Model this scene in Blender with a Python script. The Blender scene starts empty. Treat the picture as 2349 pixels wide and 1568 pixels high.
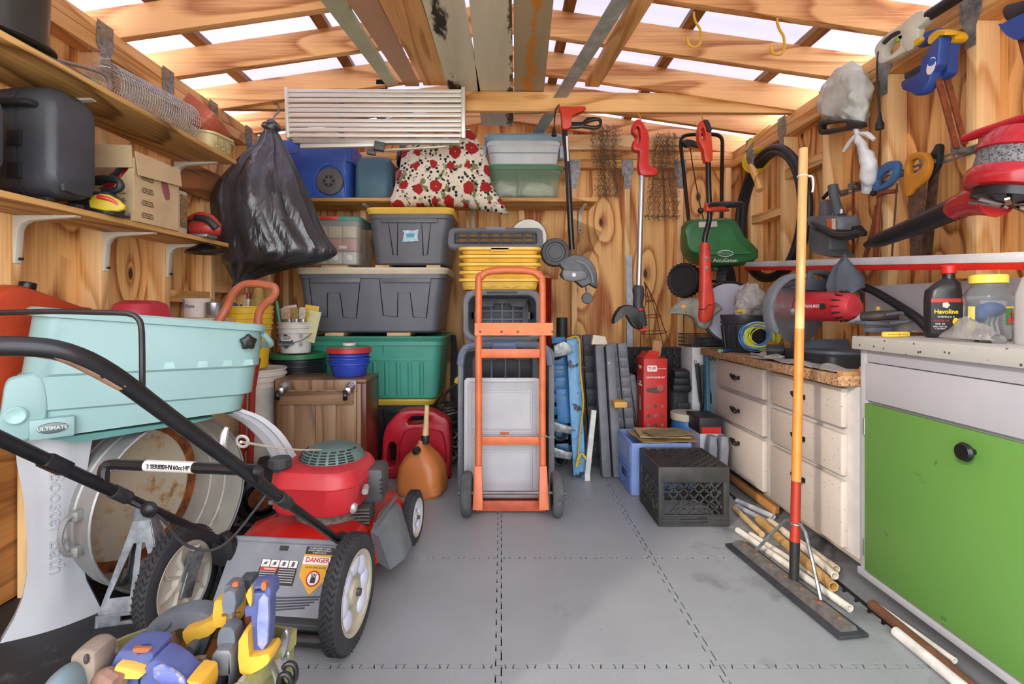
import bpy,bmesh,math,random
from mathutils import Vector as V,Matrix,Euler
from mathutils import noise as mn
random.seed(7)
sc=bpy.context.scene
COL=sc.collection
F=1157.0
# ---- camera, sky, sun, exposure
cd=bpy.data.cameras.new('camera');cam=bpy.data.objects.new('camera',cd);COL.objects.link(cam)
cam.location=(0,0,1.0);cam.rotation_euler=(math.pi/2,0,0)
cd.sensor_width=36;cd.lens=F/2349*36;cd.shift_x=(1174.5-1150)/2349;cd.shift_y=-(784-705)/2349
cd.clip_start=.05;sc.camera=cam
wd=bpy.data.worlds.new('sky');sc.world=wd;wd.use_nodes=True
bg=wd.node_tree.nodes['Background'];bg.inputs[0].default_value=(.93,.95,1,1);bg.inputs[1].default_value=3.0
sc.cycles.diffuse_bounces=8
sd=bpy.data.lights.new('sun','SUN');sd.energy=1.2;sd.angle=.04;sd.color=(1,.9,.74)
sun=bpy.data.objects.new('sun',sd);COL.objects.link(sun)
sun.rotation_euler=V((1,1.08,-.66)).to_track_quat('-Z','Y').to_euler()
sc.view_settings.view_transform='Standard';sc.view_settings.look='None';sc.view_settings.gamma=1;sc.view_settings.use_curve_mapping=False
sc.view_settings.exposure=0.75
# ---- helpers
def W(px,py,D):return V(((px-1150)/F*D,D,1+(705-py)/F*D))
def R(x=0,y=0,z=0):return Euler((math.radians(x),math.radians(y),math.radians(z))).to_matrix().to_4x4()
def T(*a):return Matrix.Translation(V(a[0]) if len(a)==1 else V(a))
def S(x,y,z):return Matrix.Diagonal((x,y,z,1))
def FR(o,x,y):
    x=V(x).normalized();z=x.cross(V(y)).normalized();y=z.cross(x)
    return Matrix(((x.x,y.x,z.x,o[0]),(x.y,y.y,z.y,o[1]),(x.z,y.z,z.z,o[2]),(0,0,0,1)))
def AL(o,d,up=(0,0,1)):  # local Z along d
    z=V(d).normalized();u=V(up)
    if abs(z.dot(u.normalized()))>.99:u=V((0,1,0))
    x=u.cross(z).normalized();y=z.cross(x)
    return Matrix(((x.x,y.x,z.x,o[0]),(x.y,y.y,z.y,o[1]),(x.z,y.z,z.z,o[2]),(0,0,0,1)))
def cat(pts,k,closed=False):
    if k<2:return [V(p) for p in pts]
    P=[V(p) for p in pts];n=len(P);out=[]
    for i in range(n if closed else n-1):
        if closed:a,b,c,d=P[i-1],P[i],P[(i+1)%n],P[(i+2)%n]
        else:b,c=P[i],P[i+1];a=P[i-1] if i else b*2-c;d=P[i+2] if i+2<n else c*2-b
        for j in range(k):
            t=j/k;out.append(.5*((2*b)+(c-a)*t+(2*a-5*b+4*c-d)*t*t+(3*b-a-3*c+d)*t**3))
    if not closed:out.append(P[-1])
    return out
def rrect(w,h,r,n=4,cx=0,cy=0):
    r=max(1e-4,min(r,w/2-1e-5,h/2-1e-5));o=[]
    for k,(sx,sy) in enumerate(((1,1),(-1,1),(-1,-1),(1,-1))):
        for j in range(n+1):
            a=math.pi/2*(k+j/n);o.append((cx+sx*(w/2-r)+r*math.cos(a),cy+sy*(h/2-r)+r*math.sin(a)))
    return o
def circ(r,n=24,cx=0,cy=0,a0=0,a1=360):
    m=n if a1-a0==360 else n+1
    return [(cx+r*math.cos(math.radians(a0+(a1-a0)*i/n)),cy+r*math.sin(math.radians(a0+(a1-a0)*i/n))) for i in range(m)]
class B:
    def __init__(s,m=None):s.bm=bmesh.new();s.m=m
    def add(s,t,m=None):
        if m is not None:t.transform(m)
        if s.m is not None:t.transform(s.m)
        me=bpy.data.meshes.new('t');t.to_mesh(me);t.free();s.bm.from_mesh(me);bpy.data.meshes.remove(me);return s
    def box(s,c,d,r=None,bev=0,k=None,seg=2):
        t=bmesh.new();bmesh.ops.create_cube(t,size=1)
        for v in t.verts:
            if k and v.co.z>0:v.co.x*=k[0];v.co.y*=k[1]
            v.co=V((v.co.x*d[0],v.co.y*d[1],v.co.z*d[2]))
        if bev:bmesh.ops.bevel(t,geom=t.edges[:],offset=bev,segments=seg,affect='EDGES',profile=.5)
        return s.add(t,T(c)@(r if isinstance(r,Matrix) else R(*r) if r else Matrix()))
    def bar(s,a,b,w,h=None,up=(0,0,1),bev=0):
        a=V(a);b=V(b);return s.box((0,0,0),(w,h or w,(b-a).length),T((a+b)/2)@AL((0,0,0),b-a,up),bev) if False else s._bar(a,b,w,h or w,up,bev)
    def _bar(s,a,b,w,h,up,bev):
        t=bmesh.new();bmesh.ops.create_cube(t,size=1)
        for v in t.verts:v.co=V((v.co.x*w,v.co.y*h,v.co.z*(b-a).length))
        if bev:bmesh.ops.bevel(t,geom=t.edges[:],offset=bev,segments=2,affect='EDGES',profile=.5)
        return s.add(t,AL((a+b)/2,b-a,up))
    def cyl(s,a,b,r,r2=None,n=16,bev=0):
        a=V(a);b=V(b);t=bmesh.new()
        bmesh.ops.create_cone(t,cap_ends=True,segments=n,radius1=r,radius2=r if r2 is None else r2,depth=(b-a).length)
        if bev:bmesh.ops.bevel(t,geom=[e for e in t.edges if len(e.link_faces)==2 and e.calc_face_angle()>1],offset=bev,segments=2,affect='EDGES',profile=.5)
        return s.add(t,AL((a+b)/2,b-a))
    def loft(s,rings,m=None,ring=True,cap=True,loop=False):
        t=bmesh.new();rv=[[t.verts.new(V(p)) for p in r] for r in rings];n=len(rv[0])
        q=len(rv)
        for i in range(q if loop else q-1):
            for j in range(n if ring else n-1):
                try:t.faces.new((rv[i][j],rv[i][(j+1)%n],rv[(i+1)%q][(j+1)%n],rv[(i+1)%q][j]))
                except ValueError:pass
        if cap and ring and not loop:
            for r in (rv[0],rv[-1]):
                try:t.faces.new(r)
                except ValueError:pass
        bmesh.ops.recalc_face_normals(t,faces=t.faces[:]);return s.add(t,m)
    def tube(s,pts,r,n=8,closed=False,k=1,up=None):
        P=cat(pts,k,closed);q=len(P);rs=r if isinstance(r,(list,tuple)) else None
        rings=[];N=None
        for i in range(q):
            if closed:t=P[(i+1)%q]-P[i-1]
            else:t=P[min(i+1,q-1)]-P[max(i-1,0)]
            if t.length<1e-9:t=V((0,0,1))
            t.normalize()
            if N is None:N=V((0,0,1)) if abs(t.z)<.9 else V((1,0,0))
            N=N-t*N.dot(t)
            if N.length<1e-6:N=t.orthogonal()
            N.normalize();Bn=t.cross(N)
            if rs:
                f=i/(q-1)*(len(rs)-1);j=min(int(f),len(rs)-2);rr=rs[j]+(rs[j+1]-rs[j])*(f-j)
            else:rr=r
            rings.append([P[i]+(N*math.cos(2*math.pi*j/n)+Bn*math.sin(2*math.pi*j/n))*rr for j in range(n)])
        return s.loft(rings,loop=closed)
    def rl(s,secs,m=None,n=4,cap=True):
        rings=[]
        for a in secs:
            z,w,d,r=a[:4];cx=a[4] if len(a)>4 else 0;cy=a[5] if len(a)>5 else 0
            rings.append([(x,y,z) for x,y in rrect(w,d,r,n,cx,cy)])
        return s.loft(rings,m,cap=cap)
    def lathe(s,prof,m=None,n=24,cap=True):
        return s.loft([[(max(r,1e-4)*math.cos(2*math.pi*j/n),max(r,1e-4)*math.sin(2*math.pi*j/n),z) for j in range(n)] for r,z in prof],m,cap=cap)
    def prism(s,poly,th,m=None,holes=(),bev=0):
        t=bmesh.new();es=[]
        for L in (poly,)+tuple(holes):
            vs=[t.verts.new((p[0],p[1],-th/2)) for p in L]
            for i in range(len(vs)):es.append(t.edges.new((vs[i-1],vs[i])))
        if holes:bmesh.ops.triangle_fill(t,use_beauty=True,edges=es)
        else:t.faces.new(t.verts[:])
        f=t.faces[:];r=bmesh.ops.extrude_face_region(t,geom=f)
        for v in r['geom']:
            if isinstance(v,bmesh.types.BMVert):v.co.z+=th
        bmesh.ops.recalc_face_normals(t,faces=t.faces[:])
        if bev:
            bmesh.ops.bevel(t,geom=[e for e in t.edges if len(e.link_faces)==2 and e.calc_face_angle()>.6 and abs(e.verts[0].co.z-e.verts[1].co.z)<1e-6],offset=bev,segments=2,affect='EDGES',profile=.5)
        return s.add(t,m)
    def ell(s,c,rad,r=None,u=16,v=10):
        t=bmesh.new();bmesh.ops.create_uvsphere(t,u_segments=u,v_segments=v,radius=1)
        for x in t.verts:x.co=V((x.co.x*rad[0],x.co.y*rad[1],x.co.z*rad[2]))
        return s.add(t,T(c)@(r if isinstance(r,Matrix) else R(*r) if r else Matrix()))
    def tor(s,c,Rr,r,d=(0,0,1),n=24,k=8,a0=0,a1=360):
        M=AL(c,d);pts=[M@V((Rr*math.cos(math.radians(a0+(a1-a0)*i/n)),Rr*math.sin(math.radians(a0+(a1-a0)*i/n)),0)) for i in range(n if a1-a0==360 else n+1)]
        return s.tube(pts,r,k,closed=a1-a0==360)
    def grid(s,f,nu,nv,m=None,cu=False,cv=False,th=0):
        t=bmesh.new();vs=[[t.verts.new(V(f(i/nu,j/nv))) for j in range(nv if cv else nv+1)] for i in range(nu if cu else nu+1)]
        a=len(vs);b=len(vs[0])
        for i in range(nu):
            for j in range(nv):t.faces.new((vs[i][j],vs[(i+1)%a][j],vs[(i+1)%a][(j+1)%b],vs[i][(j+1)%b]))
        if th:
            bmesh.ops.recalc_face_normals(t,faces=t.faces[:]);bmesh.ops.solidify(t,geom=t.faces[:],thickness=th)
        return s.add(t,m)
    def noise(s,amp,sc_=8,ax=(1,1,1),seed=0):
        for v in s.bm.verts:
            n=mn.noise_vector(v.co*sc_+V((seed,seed*2,0)));v.co+=V((n.x*ax[0],n.y*ax[1],n.z*ax[2]))*amp
        return s
def mesh(b,name,mat,ang=35,xf=None):
    bm=b.bm
    if xf is not None:bm.transform(xf)
    a=math.radians(ang)
    for f in bm.faces:f.smooth=True
    for e in bm.edges:
        if len(e.link_faces)==2 and e.calc_face_angle(0)>a:e.smooth=False
    me=bpy.data.meshes.new(name);bm.to_mesh(me);bm.free()
    if mat:me.materials.append(mat)
    return me
def link(name,me,parent=None):
    o=bpy.data.objects.new(name,me);COL.objects.link(o)
    if parent is not None:o.parent=parent
    return o
ROOTM={}
def thing(name,label,c,loc=(0,0,0),rot=(0,0,0),group=None,m=None):
    o=link(name,None);o.empty_display_size=.05
    M=m.copy() if m is not None else T(loc)@R(*rot)
    o.matrix_world=M;o.matrix_basis=M;ROOTM[o.name]=M
    o['label']=label;o['category']=c
    if group:o['group']=group
    return o
def part(name,b,mat,root,label=None,w=False,ang=35,kind=None):
    p=root;xf=None
    if w:
        while p.parent:p=p.parent
        xf=ROOTM[p.name].inverted()
    o=link(name,mesh(b,name,mat,ang,xf),root)
    if label:o['label']=label
    if kind:o['kind']=kind
    return o
def one(name,b,mat,label,c,loc=(0,0,0),rot=(0,0,0),group=None,m=None,kind=None,ang=35):
    o=link(name,mesh(b,name,mat,ang))
    M=m.copy() if m is not None else T(loc)@R(*rot)
    o.matrix_world=M;o.matrix_basis=M;ROOTM[o.name]=M;o['label']=label;o['category']=c
    if group:o['group']=group
    if kind:o['kind']=kind
    return o
def struct(name,b=None,mat=None,ang=35):
    o=link(name,mesh(b,name,mat,ang) if b else None);o['kind']='structure';ROOTM[o.name]=Matrix();return o
def dup(root,m,label=None,group=None):
    r=root.copy();COL.objects.link(r);r.matrix_world=m;r.matrix_basis=m;ROOTM[r.name]=m
    if label:r['label']=label
    if group:r['group']=group
    for ch in list(root.children):
        c=ch.copy();COL.objects.link(c);c.parent=r
        for g in ch.children:
            d=g.copy();COL.objects.link(d);d.parent=c
    return r
def txt(s,size,m,mat,root,name='lettering',ex=.0006,al='CENTER',sx=1,bold=0,ol=0):
    cu=bpy.data.curves.new('t','FONT');cu.body=s;cu.size=size;cu.extrude=ex;cu.align_x=al;cu.align_y='CENTER';cu.offset=bold
    cu.resolution_u=3
    o=bpy.data.objects.new('t',cu);COL.objects.link(o)
    me=bpy.data.meshes.new_from_object(o);bpy.data.objects.remove(o)
    me.transform(m@S(sx,1,1));me.materials.clear();me.materials.append(mat)
    return link(name,me,root)
# ---- materials
MC={}
def lin(h):
    h=h.lstrip('#');o=[]
    for i in (0,2,4):
        c=int(h[i:i+2],16)/255;o.append(c/12.92 if c<.04045 else ((c+.055)/1.055)**2.4)
    return (*o,1)
def nd(t,ty,**k):
    n=t.nodes.new(ty)
    for a,b in k.items():
        if a[0]=='i' and a[1:].isdigit():
            n.inputs[int(a[1:])].default_value=b
        else:setattr(n,a,b)
    return n
def ramp(t,fac,stops):
    r=t.nodes.new('ShaderNodeValToRGB');t.links.new(fac,r.inputs[0]);e=r.color_ramp.elements
    while len(e)<len(stops):e.new(.5)
    for x,(p,c) in zip(e,stops):x.position=p;x.color=c if not isinstance(c,str) else lin(c)
    return r.outputs[0]
def mixc(t,f,a,b,bt='MIX'):
    m=t.nodes.new('ShaderNodeMix');m.data_type='RGBA';m.blend_type=bt
    for i,x in ((0,f),(6,a),(7,b)):
        if hasattr(x,'links') or isinstance(x,bpy.types.NodeSocket):t.links.new(x,m.inputs[i])
        else:m.inputs[i].default_value=lin(x) if isinstance(x,str) else x
    return m.outputs[2]
def base(key):
    m=bpy.data.materials.new(key);m.use_nodes=True;t=m.node_tree
    return m,t,t.nodes['Principled BSDF']
def coord(t,sc_=(1,1,1),rnd=False):
    tc=nd(t,'ShaderNodeTexCoord');mp=nd(t,'ShaderNodeMapping');mp.inputs['Scale'].default_value=sc_
    t.links.new(tc.outputs['Object'],mp.inputs[0])
    if rnd:
        oi=nd(t,'ShaderNodeObjectInfo');vm=nd(t,'ShaderNodeVectorMath',operation='SCALE');vm.inputs[0].default_value=(7,11,5)
        t.links.new(oi.outputs['Random'],vm.inputs[3]);t.links.new(vm.outputs[0],mp.inputs[1])
    return mp.outputs[0]
def noi(t,v,s,det=3,ro=.5,dist=0):
    n=nd(t,'ShaderNodeTexNoise');n.inputs['Scale'].default_value=s;n.inputs['Detail'].default_value=det;n.inputs['Roughness'].default_value=ro;n.inputs['Distortion'].default_value=dist
    t.links.new(v,n.inputs['Vector']);return n.outputs[0]
def mt(h,rough=.5,metal=0,var=.1,vs=6,bump=0,bs=80,spots=None,dust=None,trans=0,alpha=1,coat=0,stretch=(1,1,1),spec=None,ior=None):
    key=str((h,rough,metal,var,vs,bump,bs,spots,dust,trans,alpha,coat,stretch,spec))
    if key in MC:return MC[key]
    m,t,p=base('m_'+h.strip('#'));MC[key]=m
    p.inputs['Roughness'].default_value=rough;p.inputs['Metallic'].default_value=metal
    if coat:p.inputs['Coat Weight'].default_value=coat
    if trans:p.inputs['Transmission Weight'].default_value=trans;p.inputs['IOR'].default_value=ior or 1.2
    if alpha<1:p.inputs['Alpha'].default_value=alpha
    if spec is not None:p.inputs['Specular IOR Level'].default_value=spec
    c=lin(h);v=coord(t,stretch)
    if var:
        f=noi(t,v,vs,5,.6)
        col=ramp(t,f,[(.3,tuple(x*(1-var*2) for x in c[:3])+(1,)),(.7,tuple(min(1,x*(1+var)) for x in c[:3])+(1,))])
    else:
        rg=nd(t,'ShaderNodeRGB');rg.outputs[0].default_value=c;col=rg.outputs[0]
    if spots:
        f=ramp(t,noi(t,v,spots[1],6,.65),[(spots[2],(0,0,0,1)),(min(1,spots[2]+(spots[3] if len(spots)>3 else .06)),(1,1,1,1))])
        col=mixc(t,f,col,spots[0])
    if dust:  # flecks
        vo=nd(t,'ShaderNodeTexVoronoi');vo.inputs['Scale'].default_value=dust[1];t.links.new(v,vo.inputs[0])
        f=ramp(t,vo.outputs[0],[(dust[2],(1,1,1,1)),(dust[2]+.06,(0,0,0,1))]);col=mixc(t,f,col,dust[0])
    t.links.new(col,p.inputs['Base Color'])
    if bump:
        b=nd(t,'ShaderNodeBump');b.inputs['Strength'].default_value=bump;b.inputs['Distance'].default_value=.004
        t.links.new(noi(t,v,bs,4,.6),b.inputs['Height']);t.links.new(b.outputs[0],p.inputs['Normal'])
    return m
def wood(key,a,b,axis='z',fine=1,knots=1,rings=7,rough=.6,dark=None,flat=None):
    """sawn lumber / plywood: contour grain of a stretched noise, knots"""
    k=str((key,a,b,axis,fine,knots,rings))
    if k in MC:return MC[k]
    m,t,p=base('wood_'+key);MC[k]=m
    st={'x':(.16,1,1),'y':(1,.16,1),'z':(1,1,.16)}[axis]
    v=coord(t,st,True)
    n1=noi(t,v,1.9*fine,2,.45,.3)
    vo=nd(t,'ShaderNodeTexVoronoi');vo.inputs['Scale'].default_value=2.6*fine;t.links.new(v,vo.inputs[0])
    if flat:
        sx=nd(t,'ShaderNodeSeparateXYZ');cx=nd(t,'ShaderNodeCombineXYZ');t.links.new(coord(t,(1,1,.5),True),sx.inputs[0])
        t.links.new(sx.outputs[1 if flat=='x' else 0],cx.inputs[0]);t.links.new(sx.outputs[2],cx.inputs[1])
        vo.voronoi_dimensions='2D';t.links.new(cx.outputs[0],vo.inputs['Vector'])
    kn=ramp(t,vo.outputs[0],[(.02,(1,1,1,1)),(.34,(0,0,0,1))])
    def ma(op,x,y):
        q=nd(t,'ShaderNodeMath',operation=op)
        for i,z in enumerate((x,y)):
            if isinstance(z,bpy.types.NodeSocket):t.links.new(z,q.inputs[i])
            else:q.inputs[i].default_value=z
        return q.outputs[0]
    s=ma('ADD',ma('MULTIPLY',n1,rings*2.2),ma('MULTIPLY',kn,1.6*knots))
    w=ma('FRACT',s,0)
    g=ramp(t,w,[(0,(0,0,0,1)),(.55,(.35,.35,.35,1)),(.85,(1,1,1,1)),(1,(0,0,0,1))])
    fi=noi(t,coord(t,tuple(x if x<1 else 9 for x in st),True),7*fine,4,.7)
    f2=ma('ADD',ma('MULTIPLY',g,.75),ma('MULTIPLY',ma('SUBTRACT',fi,.5),1.3))
    col=ramp(t,f2,[(.08,a),(.80,b)])
    if knots:
        kd=ramp(t,vo.outputs[0],[(.028,(1,1,1,1)),(.06,(0,0,0,1))]);col=mixc(t,kd,col,dark or '#4a2410')
    big=ramp(t,noi(t,coord(t,(1,1,1),True),1.3,3),[(.3,(.80,.77,.72,1)),(.7,(1.08,1.06,1.04,1))])
    col=mixc(t,1.0,col,big,'MULTIPLY')
    t.links.new(col,p.inputs['Base Color']);p.inputs['Roughness'].default_value=rough
    b_=nd(t,'ShaderNodeBump');b_.inputs['Strength'].default_value=.25;b_.inputs['Distance'].default_value=.002
    t.links.new(f2,b_.inputs['Height']);t.links.new(b_.outputs[0],p.inputs['Normal'])
    return m
GALV=mt('#9aa0a2',.45,.7,.25,40,.2,60)
STEEL=mt('#b8babb',.3,.9,.12,20)
BLK=mt('#26282b',.45,0,.2,10,.1)
BLKG=mt('#17181a',.28,0,.2,10)
RUB=mt('#2b2c2e',.8,0,.2,14,.3,60,dust=None)
WHT=mt('#e6e6e4',.45,0,.05)
REDP=mt('#cf2a22',.35,0,.1,8)
ORG=mt('#d8401f',.38,0,.1,8)
YEL=mt('#f0c62e',.42,0,.08)
YELH=mt('#e2b21e',.5,0,.1)
RUST=mt('#8a4a2c',.8,.2,.3,30,.4)
BLUC=mt('#274a94',.45,0,.12)
# pixel outlines put on a real plane: pX on a side wall (x=X), pD on a plane facing the room (y=D)
def qX(pix,X):return [(X*F/(px-1150),1+(705-py)/F*(X*F/(px-1150))) for px,py in pix]
def qD(pix,D):return [((px-1150)/F*D,1+(705-py)/F*D) for px,py in pix]
def MX(X):return FR((X,0,0),(0,1,0),(0,0,1))
def MD(D):return FR((0,D,0),(1,0,0),(0,0,1))
def wX(px,py,X):
    D=X*F/(px-1150);return W(px,py,D)
def s2(p,k=3):return [(v.x,v.y) for v in cat([(a,b,0) for a,b in p],k,True)]
def puff(b,poly,th,m=None,k=.25,n=5,amp=0,fr=20,flat=.0):
    """rounded slab on a 2-D outline: edge rolls over within the fraction k"""
    cx=sum(p[0] for p in poly)/len(poly);cy=sum(p[1] for p in poly)/len(poly);rings=[]
    for i in range(-n,n+1):
        a=math.pi/2*i/n*.98;s=1-(1-math.cos(a))*k
        R_=[]
        for p in poly:
            x=cx+(p[0]-cx)*s;y=cy+(p[1]-cy)*s;z=math.sin(a)*th/2
            if amp:
                v=mn.noise_vector(V((x*fr,y*fr,z*fr)));x+=v.x*amp;y+=v.y*amp;z+=v.z*amp
            R_.append((x,y,z))
        rings.append(R_)
    return b.loft(rings,m)
def ptX(nm,pix,X,th,mat,root,lab=None,holes=(),bev=.003,sm=0,w=True):
    f=(lambda p:s2(qX(p,X),sm)) if sm else (lambda p:qX(p,X))
    b=B();b.prism(f(pix),th,MX(X),[f(h) for h in holes],bev=bev);return part(nm,b,mat,root,lab,w=w)
def ptD(nm,pix,D,th,mat,root,lab=None,holes=(),bev=.003,sm=0,w=True):
    f=(lambda p:s2(qD(p,D),sm)) if sm else (lambda p:qD(p,D))
    b=B();b.prism(f(pix),th,MD(D),[f(h) for h in holes],bev=bev);return part(nm,b,mat,root,lab,w=w)
def tw(nm,pts,r,mat,root,lab=None,n=8,k=3,closed=False):
    b=B();b.tube(pts,r,n,closed,k);return part(nm,b,mat,root,lab,w=True)
# ================= SETTING
XL,XR,YB,Y0=-1.68,1.77,3.86,-.45
PLYA='#d9a566';PLYB='#a96a30'
M_plyB=wood('ply_back','#ffd088','#b3642a','z',1,1,5,flat='y')
M_plyL=wood('ply_left','#ffd38e','#a9662e','z',1.0,1.3,5,flat='x')
M_plyR=wood('ply_right','#fbc47c','#96501c','z',1.1,1,6,flat='x')
M_lx=wood('lumber_x','#f6c47e','#c08440','x',1.6,.7,4)
M_ly=wood('lumber_y','#f6c686','#c08846','y',1.6,.7,4)
M_lz=wood('lumber_z','#ffdca2','#dca664','z',1.6,.7,4)
M_raf=wood('rafter','#fbc484','#b8743a','x',1.5,.8,4)
M_pur=wood('purlin','#9c6a38','#6f4520','y',1.5,.4,4)
# floor
b=B();b.box((0,1.7,-.07),(4.4,4.9,.116));fl=struct('floor',b,mt('#77797b',.6,0,.12,3,.15,40,spots=('#3f4144',2.2,.56,.12)))
M_tile=mt('#959b9d',.42,0,.05,2.5,.12,120,spots=('#6a6c6e',1.7,.60,.14))
b=B();b.box((0,-5.8,-.08),(14,10.1,.116));struct('ground',b,mt('#c9c4ba',.8,0,.08,2))
def tooth(n,L,amp):
    o=[];p=L/n
    for i in range(n):
        x=i*p;o+=[(x,0),(x+p*.22,0),(x+p*.14,amp),(x+p*.60,amp),(x+p*.52,0)]
    return o
def tile(x0,y0,L=.61):
    E=tooth(10,L,.016);P=[]
    P+=[(x0+u,y0+a) for u,a in E]
    P+=[(x0+L-a,y0+u) for u,a in E]
    P+=[(x0+L-u,y0+L+a) for u,a in [(L-u,a) for u,a in reversed(E)] ] if 0 else [(x0+u,y0+L+a) for u,a in reversed([q for q in E]+[(L,0)])][:-1]
    P+=[(x0-a,y0+u) for u,a in reversed(E+[(L,0)])][:-1]
    return P
def stained(m):
    t=m.node_tree;p=t.nodes['Principled BSDF'];old=p.inputs['Base Color'].links[0].from_socket
    v=coord(t);sx=nd(t,'ShaderNodeSeparateXYZ');t.links.new(v,sx.inputs[0])
    ma=nd(t,'ShaderNodeMath',operation='MULTIPLY_ADD');ma.inputs[1].default_value=.42;ma.inputs[2].default_value=-.42;t.links.new(sx.outputs[0],ma.inputs[0])
    ad=nd(t,'ShaderNodeMath',operation='ADD');t.links.new(ma.outputs[0],ad.inputs[0]);t.links.new(noi(t,v,2.6,5,.62,.4),ad.inputs[1])
    f=ramp(t,ad.outputs[0],[(.50,(0,0,0,1)),(.66,(.8,.8,.8,1))]);col=mixc(t,f,old,'#55585a')
    sp=ramp(t,noi(t,v,34,2,.5),[(.72,(0,0,0,1)),(.76,(1,1,1,1))]);col=mixc(t,sp,col,'#85888a')
    t.links.new(col,p.inputs['Base Color'])
stained(M_tile)
def tile_obj(x0,y0,mat=M_tile):
    t=bmesh.new();vs=[]
    seen=[]
    for p in tile(x0,y0):
        if seen and (V(p)-V(seen[-1])).length<1e-6:continue
        seen.append(p)
    if (V(seen[0])-V(seen[-1])).length<1e-6:seen.pop()
    f=t.faces.new([t.verts.new((p[0],p[1],0)) for p in seen])
    if f.normal.z<0 or f.calc_area()<0:f.normal_flip()
    f.normal_update()
    if f.normal.z<0:f.normal_flip()
    bmesh.ops.inset_region(t,faces=[f],thickness=.0019,use_even_offset=True,use_boundary=True)
    bmesh.ops.delete(t,geom=[g for g in t.faces if g is not f],context='FACES')
    r=bmesh.ops.extrude_face_region(t,geom=[f])
    for v in r['geom']:
        if isinstance(v,bmesh.types.BMVert):v.co.z-=.011
    bmesh.ops.recalc_face_normals(t,faces=t.faces[:])
    b=B();b.add(t);o=part('foam_tile',b,mat,fl)
    for pl in o.data.polygons:pl.use_smooth=False
for i in range(-1,2):
    for j in range(-2,5):tile_obj(i*.61,.79+j*.61)
for j in range(1,5):tile_obj(-1.22,.79+j*.61)
b=B();b.box((.0,1.2,-.0117),(2.5,4.3,.001));part('gap_shade_sheet',b,mt('#0c0c0d',.9,0,0),fl)  # black sheet added under the tiles; its colour gives the gaps their shade
b=B();b.box((-1.155,.75,.002),(1.05,3.1,.005),bev=.002);part('rubber_mat',b,mt('#2c2d2f',.7,0,.2,3,.2,90,spots=('#55575a',5,.62,.1)),fl)
# walls
def wall_panel(w,x0,x1,z0,z1,mat,th=.012,along='x',plane=0):
    b=B()
    if along=='x':b.box(((x0+x1)/2,plane+th/2,(z0+z1)/2),(x1-x0-.0015,th,z1-z0))
    else:b.box((plane,(x0+x1)/2,(z0+z1)/2),(th,x1-x0-.0015,z1-z0))
    return part('plywood_panel',b,mat,w)
def nailplate(w,M):
    b=B();b.prism([(-.045,0),(.045,0),(.045,-.10),(.022,-.15),(.022,-.22),(-.022,-.22),(-.022,-.15),(-.045,-.10)],.0016,M)
    for x,y in ((-.03,-.03),(.03,-.05),(-.02,-.09),(.01,-.18)):b.cyl(M@V((x,y,0)),M@V((x,y,.004)),.006,n=6)
    part('nail_plate',b,GALV,w)
wb=struct('wall_back')
for x0,x1 in ((-1.68,-.66),(-.66,.56),(.56,1.87)):wall_panel(wb,x0,x1,0,2.2,M_plyB,plane=YB+.089)
wall_panel(wb,-1.9,-1.68,0,2.2,M_plyB,plane=YB+.089)
for x in (-1.65,-1.06,-.66,-.25,.155,.56,.965,1.37,1.74):
    b=B();b.box((x,YB+.0445,1.035),(.042,.089,2.07),bev=.002);part('stud',b,M_lz,wb)
    if x>.3 and x<1.5:nailplate(wb,FR((x,YB-.002,2.13),(1,0,0),(0,0,1)))
b=B();b.box((.045,YB+.045,2.10),(3.5,.089,.058),bev=.002);part('top_plate',b,M_lx,wb)
b=B();b.box((.045,YB+.045,2.16),(3.5,.089,.058),bev=.002);part('top_plate',b,M_lx,wb)
b=B();b.box((.045,YB+.045,.02),(3.5,.089,.04),bev=.002);part('sole_plate',b,M_lx,wb)
b=B();b.prism([(-1.9,2.19),(1.98,2.19),(1.9,2.33),(.045,2.56),(-1.8,2.33)],.012,FR((0,YB+.1,0),(1,0,0),(0,0,1)));part('gable_panel',b,M_plyB,wb)
def side(name,X,sgn,ys,mat):
    w=struct(name)
    y=Y0
    for k in range(4):
        wall_panel(w,Y0+k*1.15,Y0+(k+1)*1.15,0,2.2,mat,along='y',plane=X+sgn*.095)
    for y in ys:
        b=B();b.box((X+sgn*.0445,y,1.035),(.089,.042,2.07),bev=.002);part('stud',b,M_lz,w)
        if y>1.5:nailplate(w,FR((X-sgn*.003,y,2.20),(0,1,0),(0,0,1)))
    for z in (2.10,2.16):
        b=B();b.box((X+sgn*.0445,(Y0+YB)/2,z),(.089,YB-Y0,.058),bev=.002);part('top_plate',b,M_ly,w)
    b=B();b.box((X+sgn*.0445,(Y0+YB)/2,.02),(.089,YB-Y0,.04));part('sole_plate',b,M_ly,w)
    return w
wl=side('wall_left',XL,-1,[Y0+.03,.15,.54,.94,1.34,1.746,2.136,2.54,2.94,3.35,3.70],M_plyL)
wr=side('wall_right',XR,1,[Y0+.03,.2,.63,1.05,1.48,1.9,2.33,2.76,3.18,3.6],M_plyR)
b=B();b.box((XL+.007,1.15,.30),(.012,1.7,.58));part('plywood_panel',b,wood('ply_low','#c58a4c','#8a5526','y',1.1,.4,7),wl)
for (y0,y1,z0,z1) in ((2.56,2.92,1.03,1.09),(2.96,3.33,1.09,1.15)):
    b=B();b.box((XL-.04,(y0+y1)/2,(z0+z1)/2),(.07,y1-y0,.05 if 0 else z1-z0));part('blocking',b,M_ly,wl)
b=B();b.box((XL-.005,2.85,1.70),(.02,.52,.17),(0,0,0));part('blocking',b,wood('ply_dark','#a8703c','#6e4019','y',1,1.5,5),wl)
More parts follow.
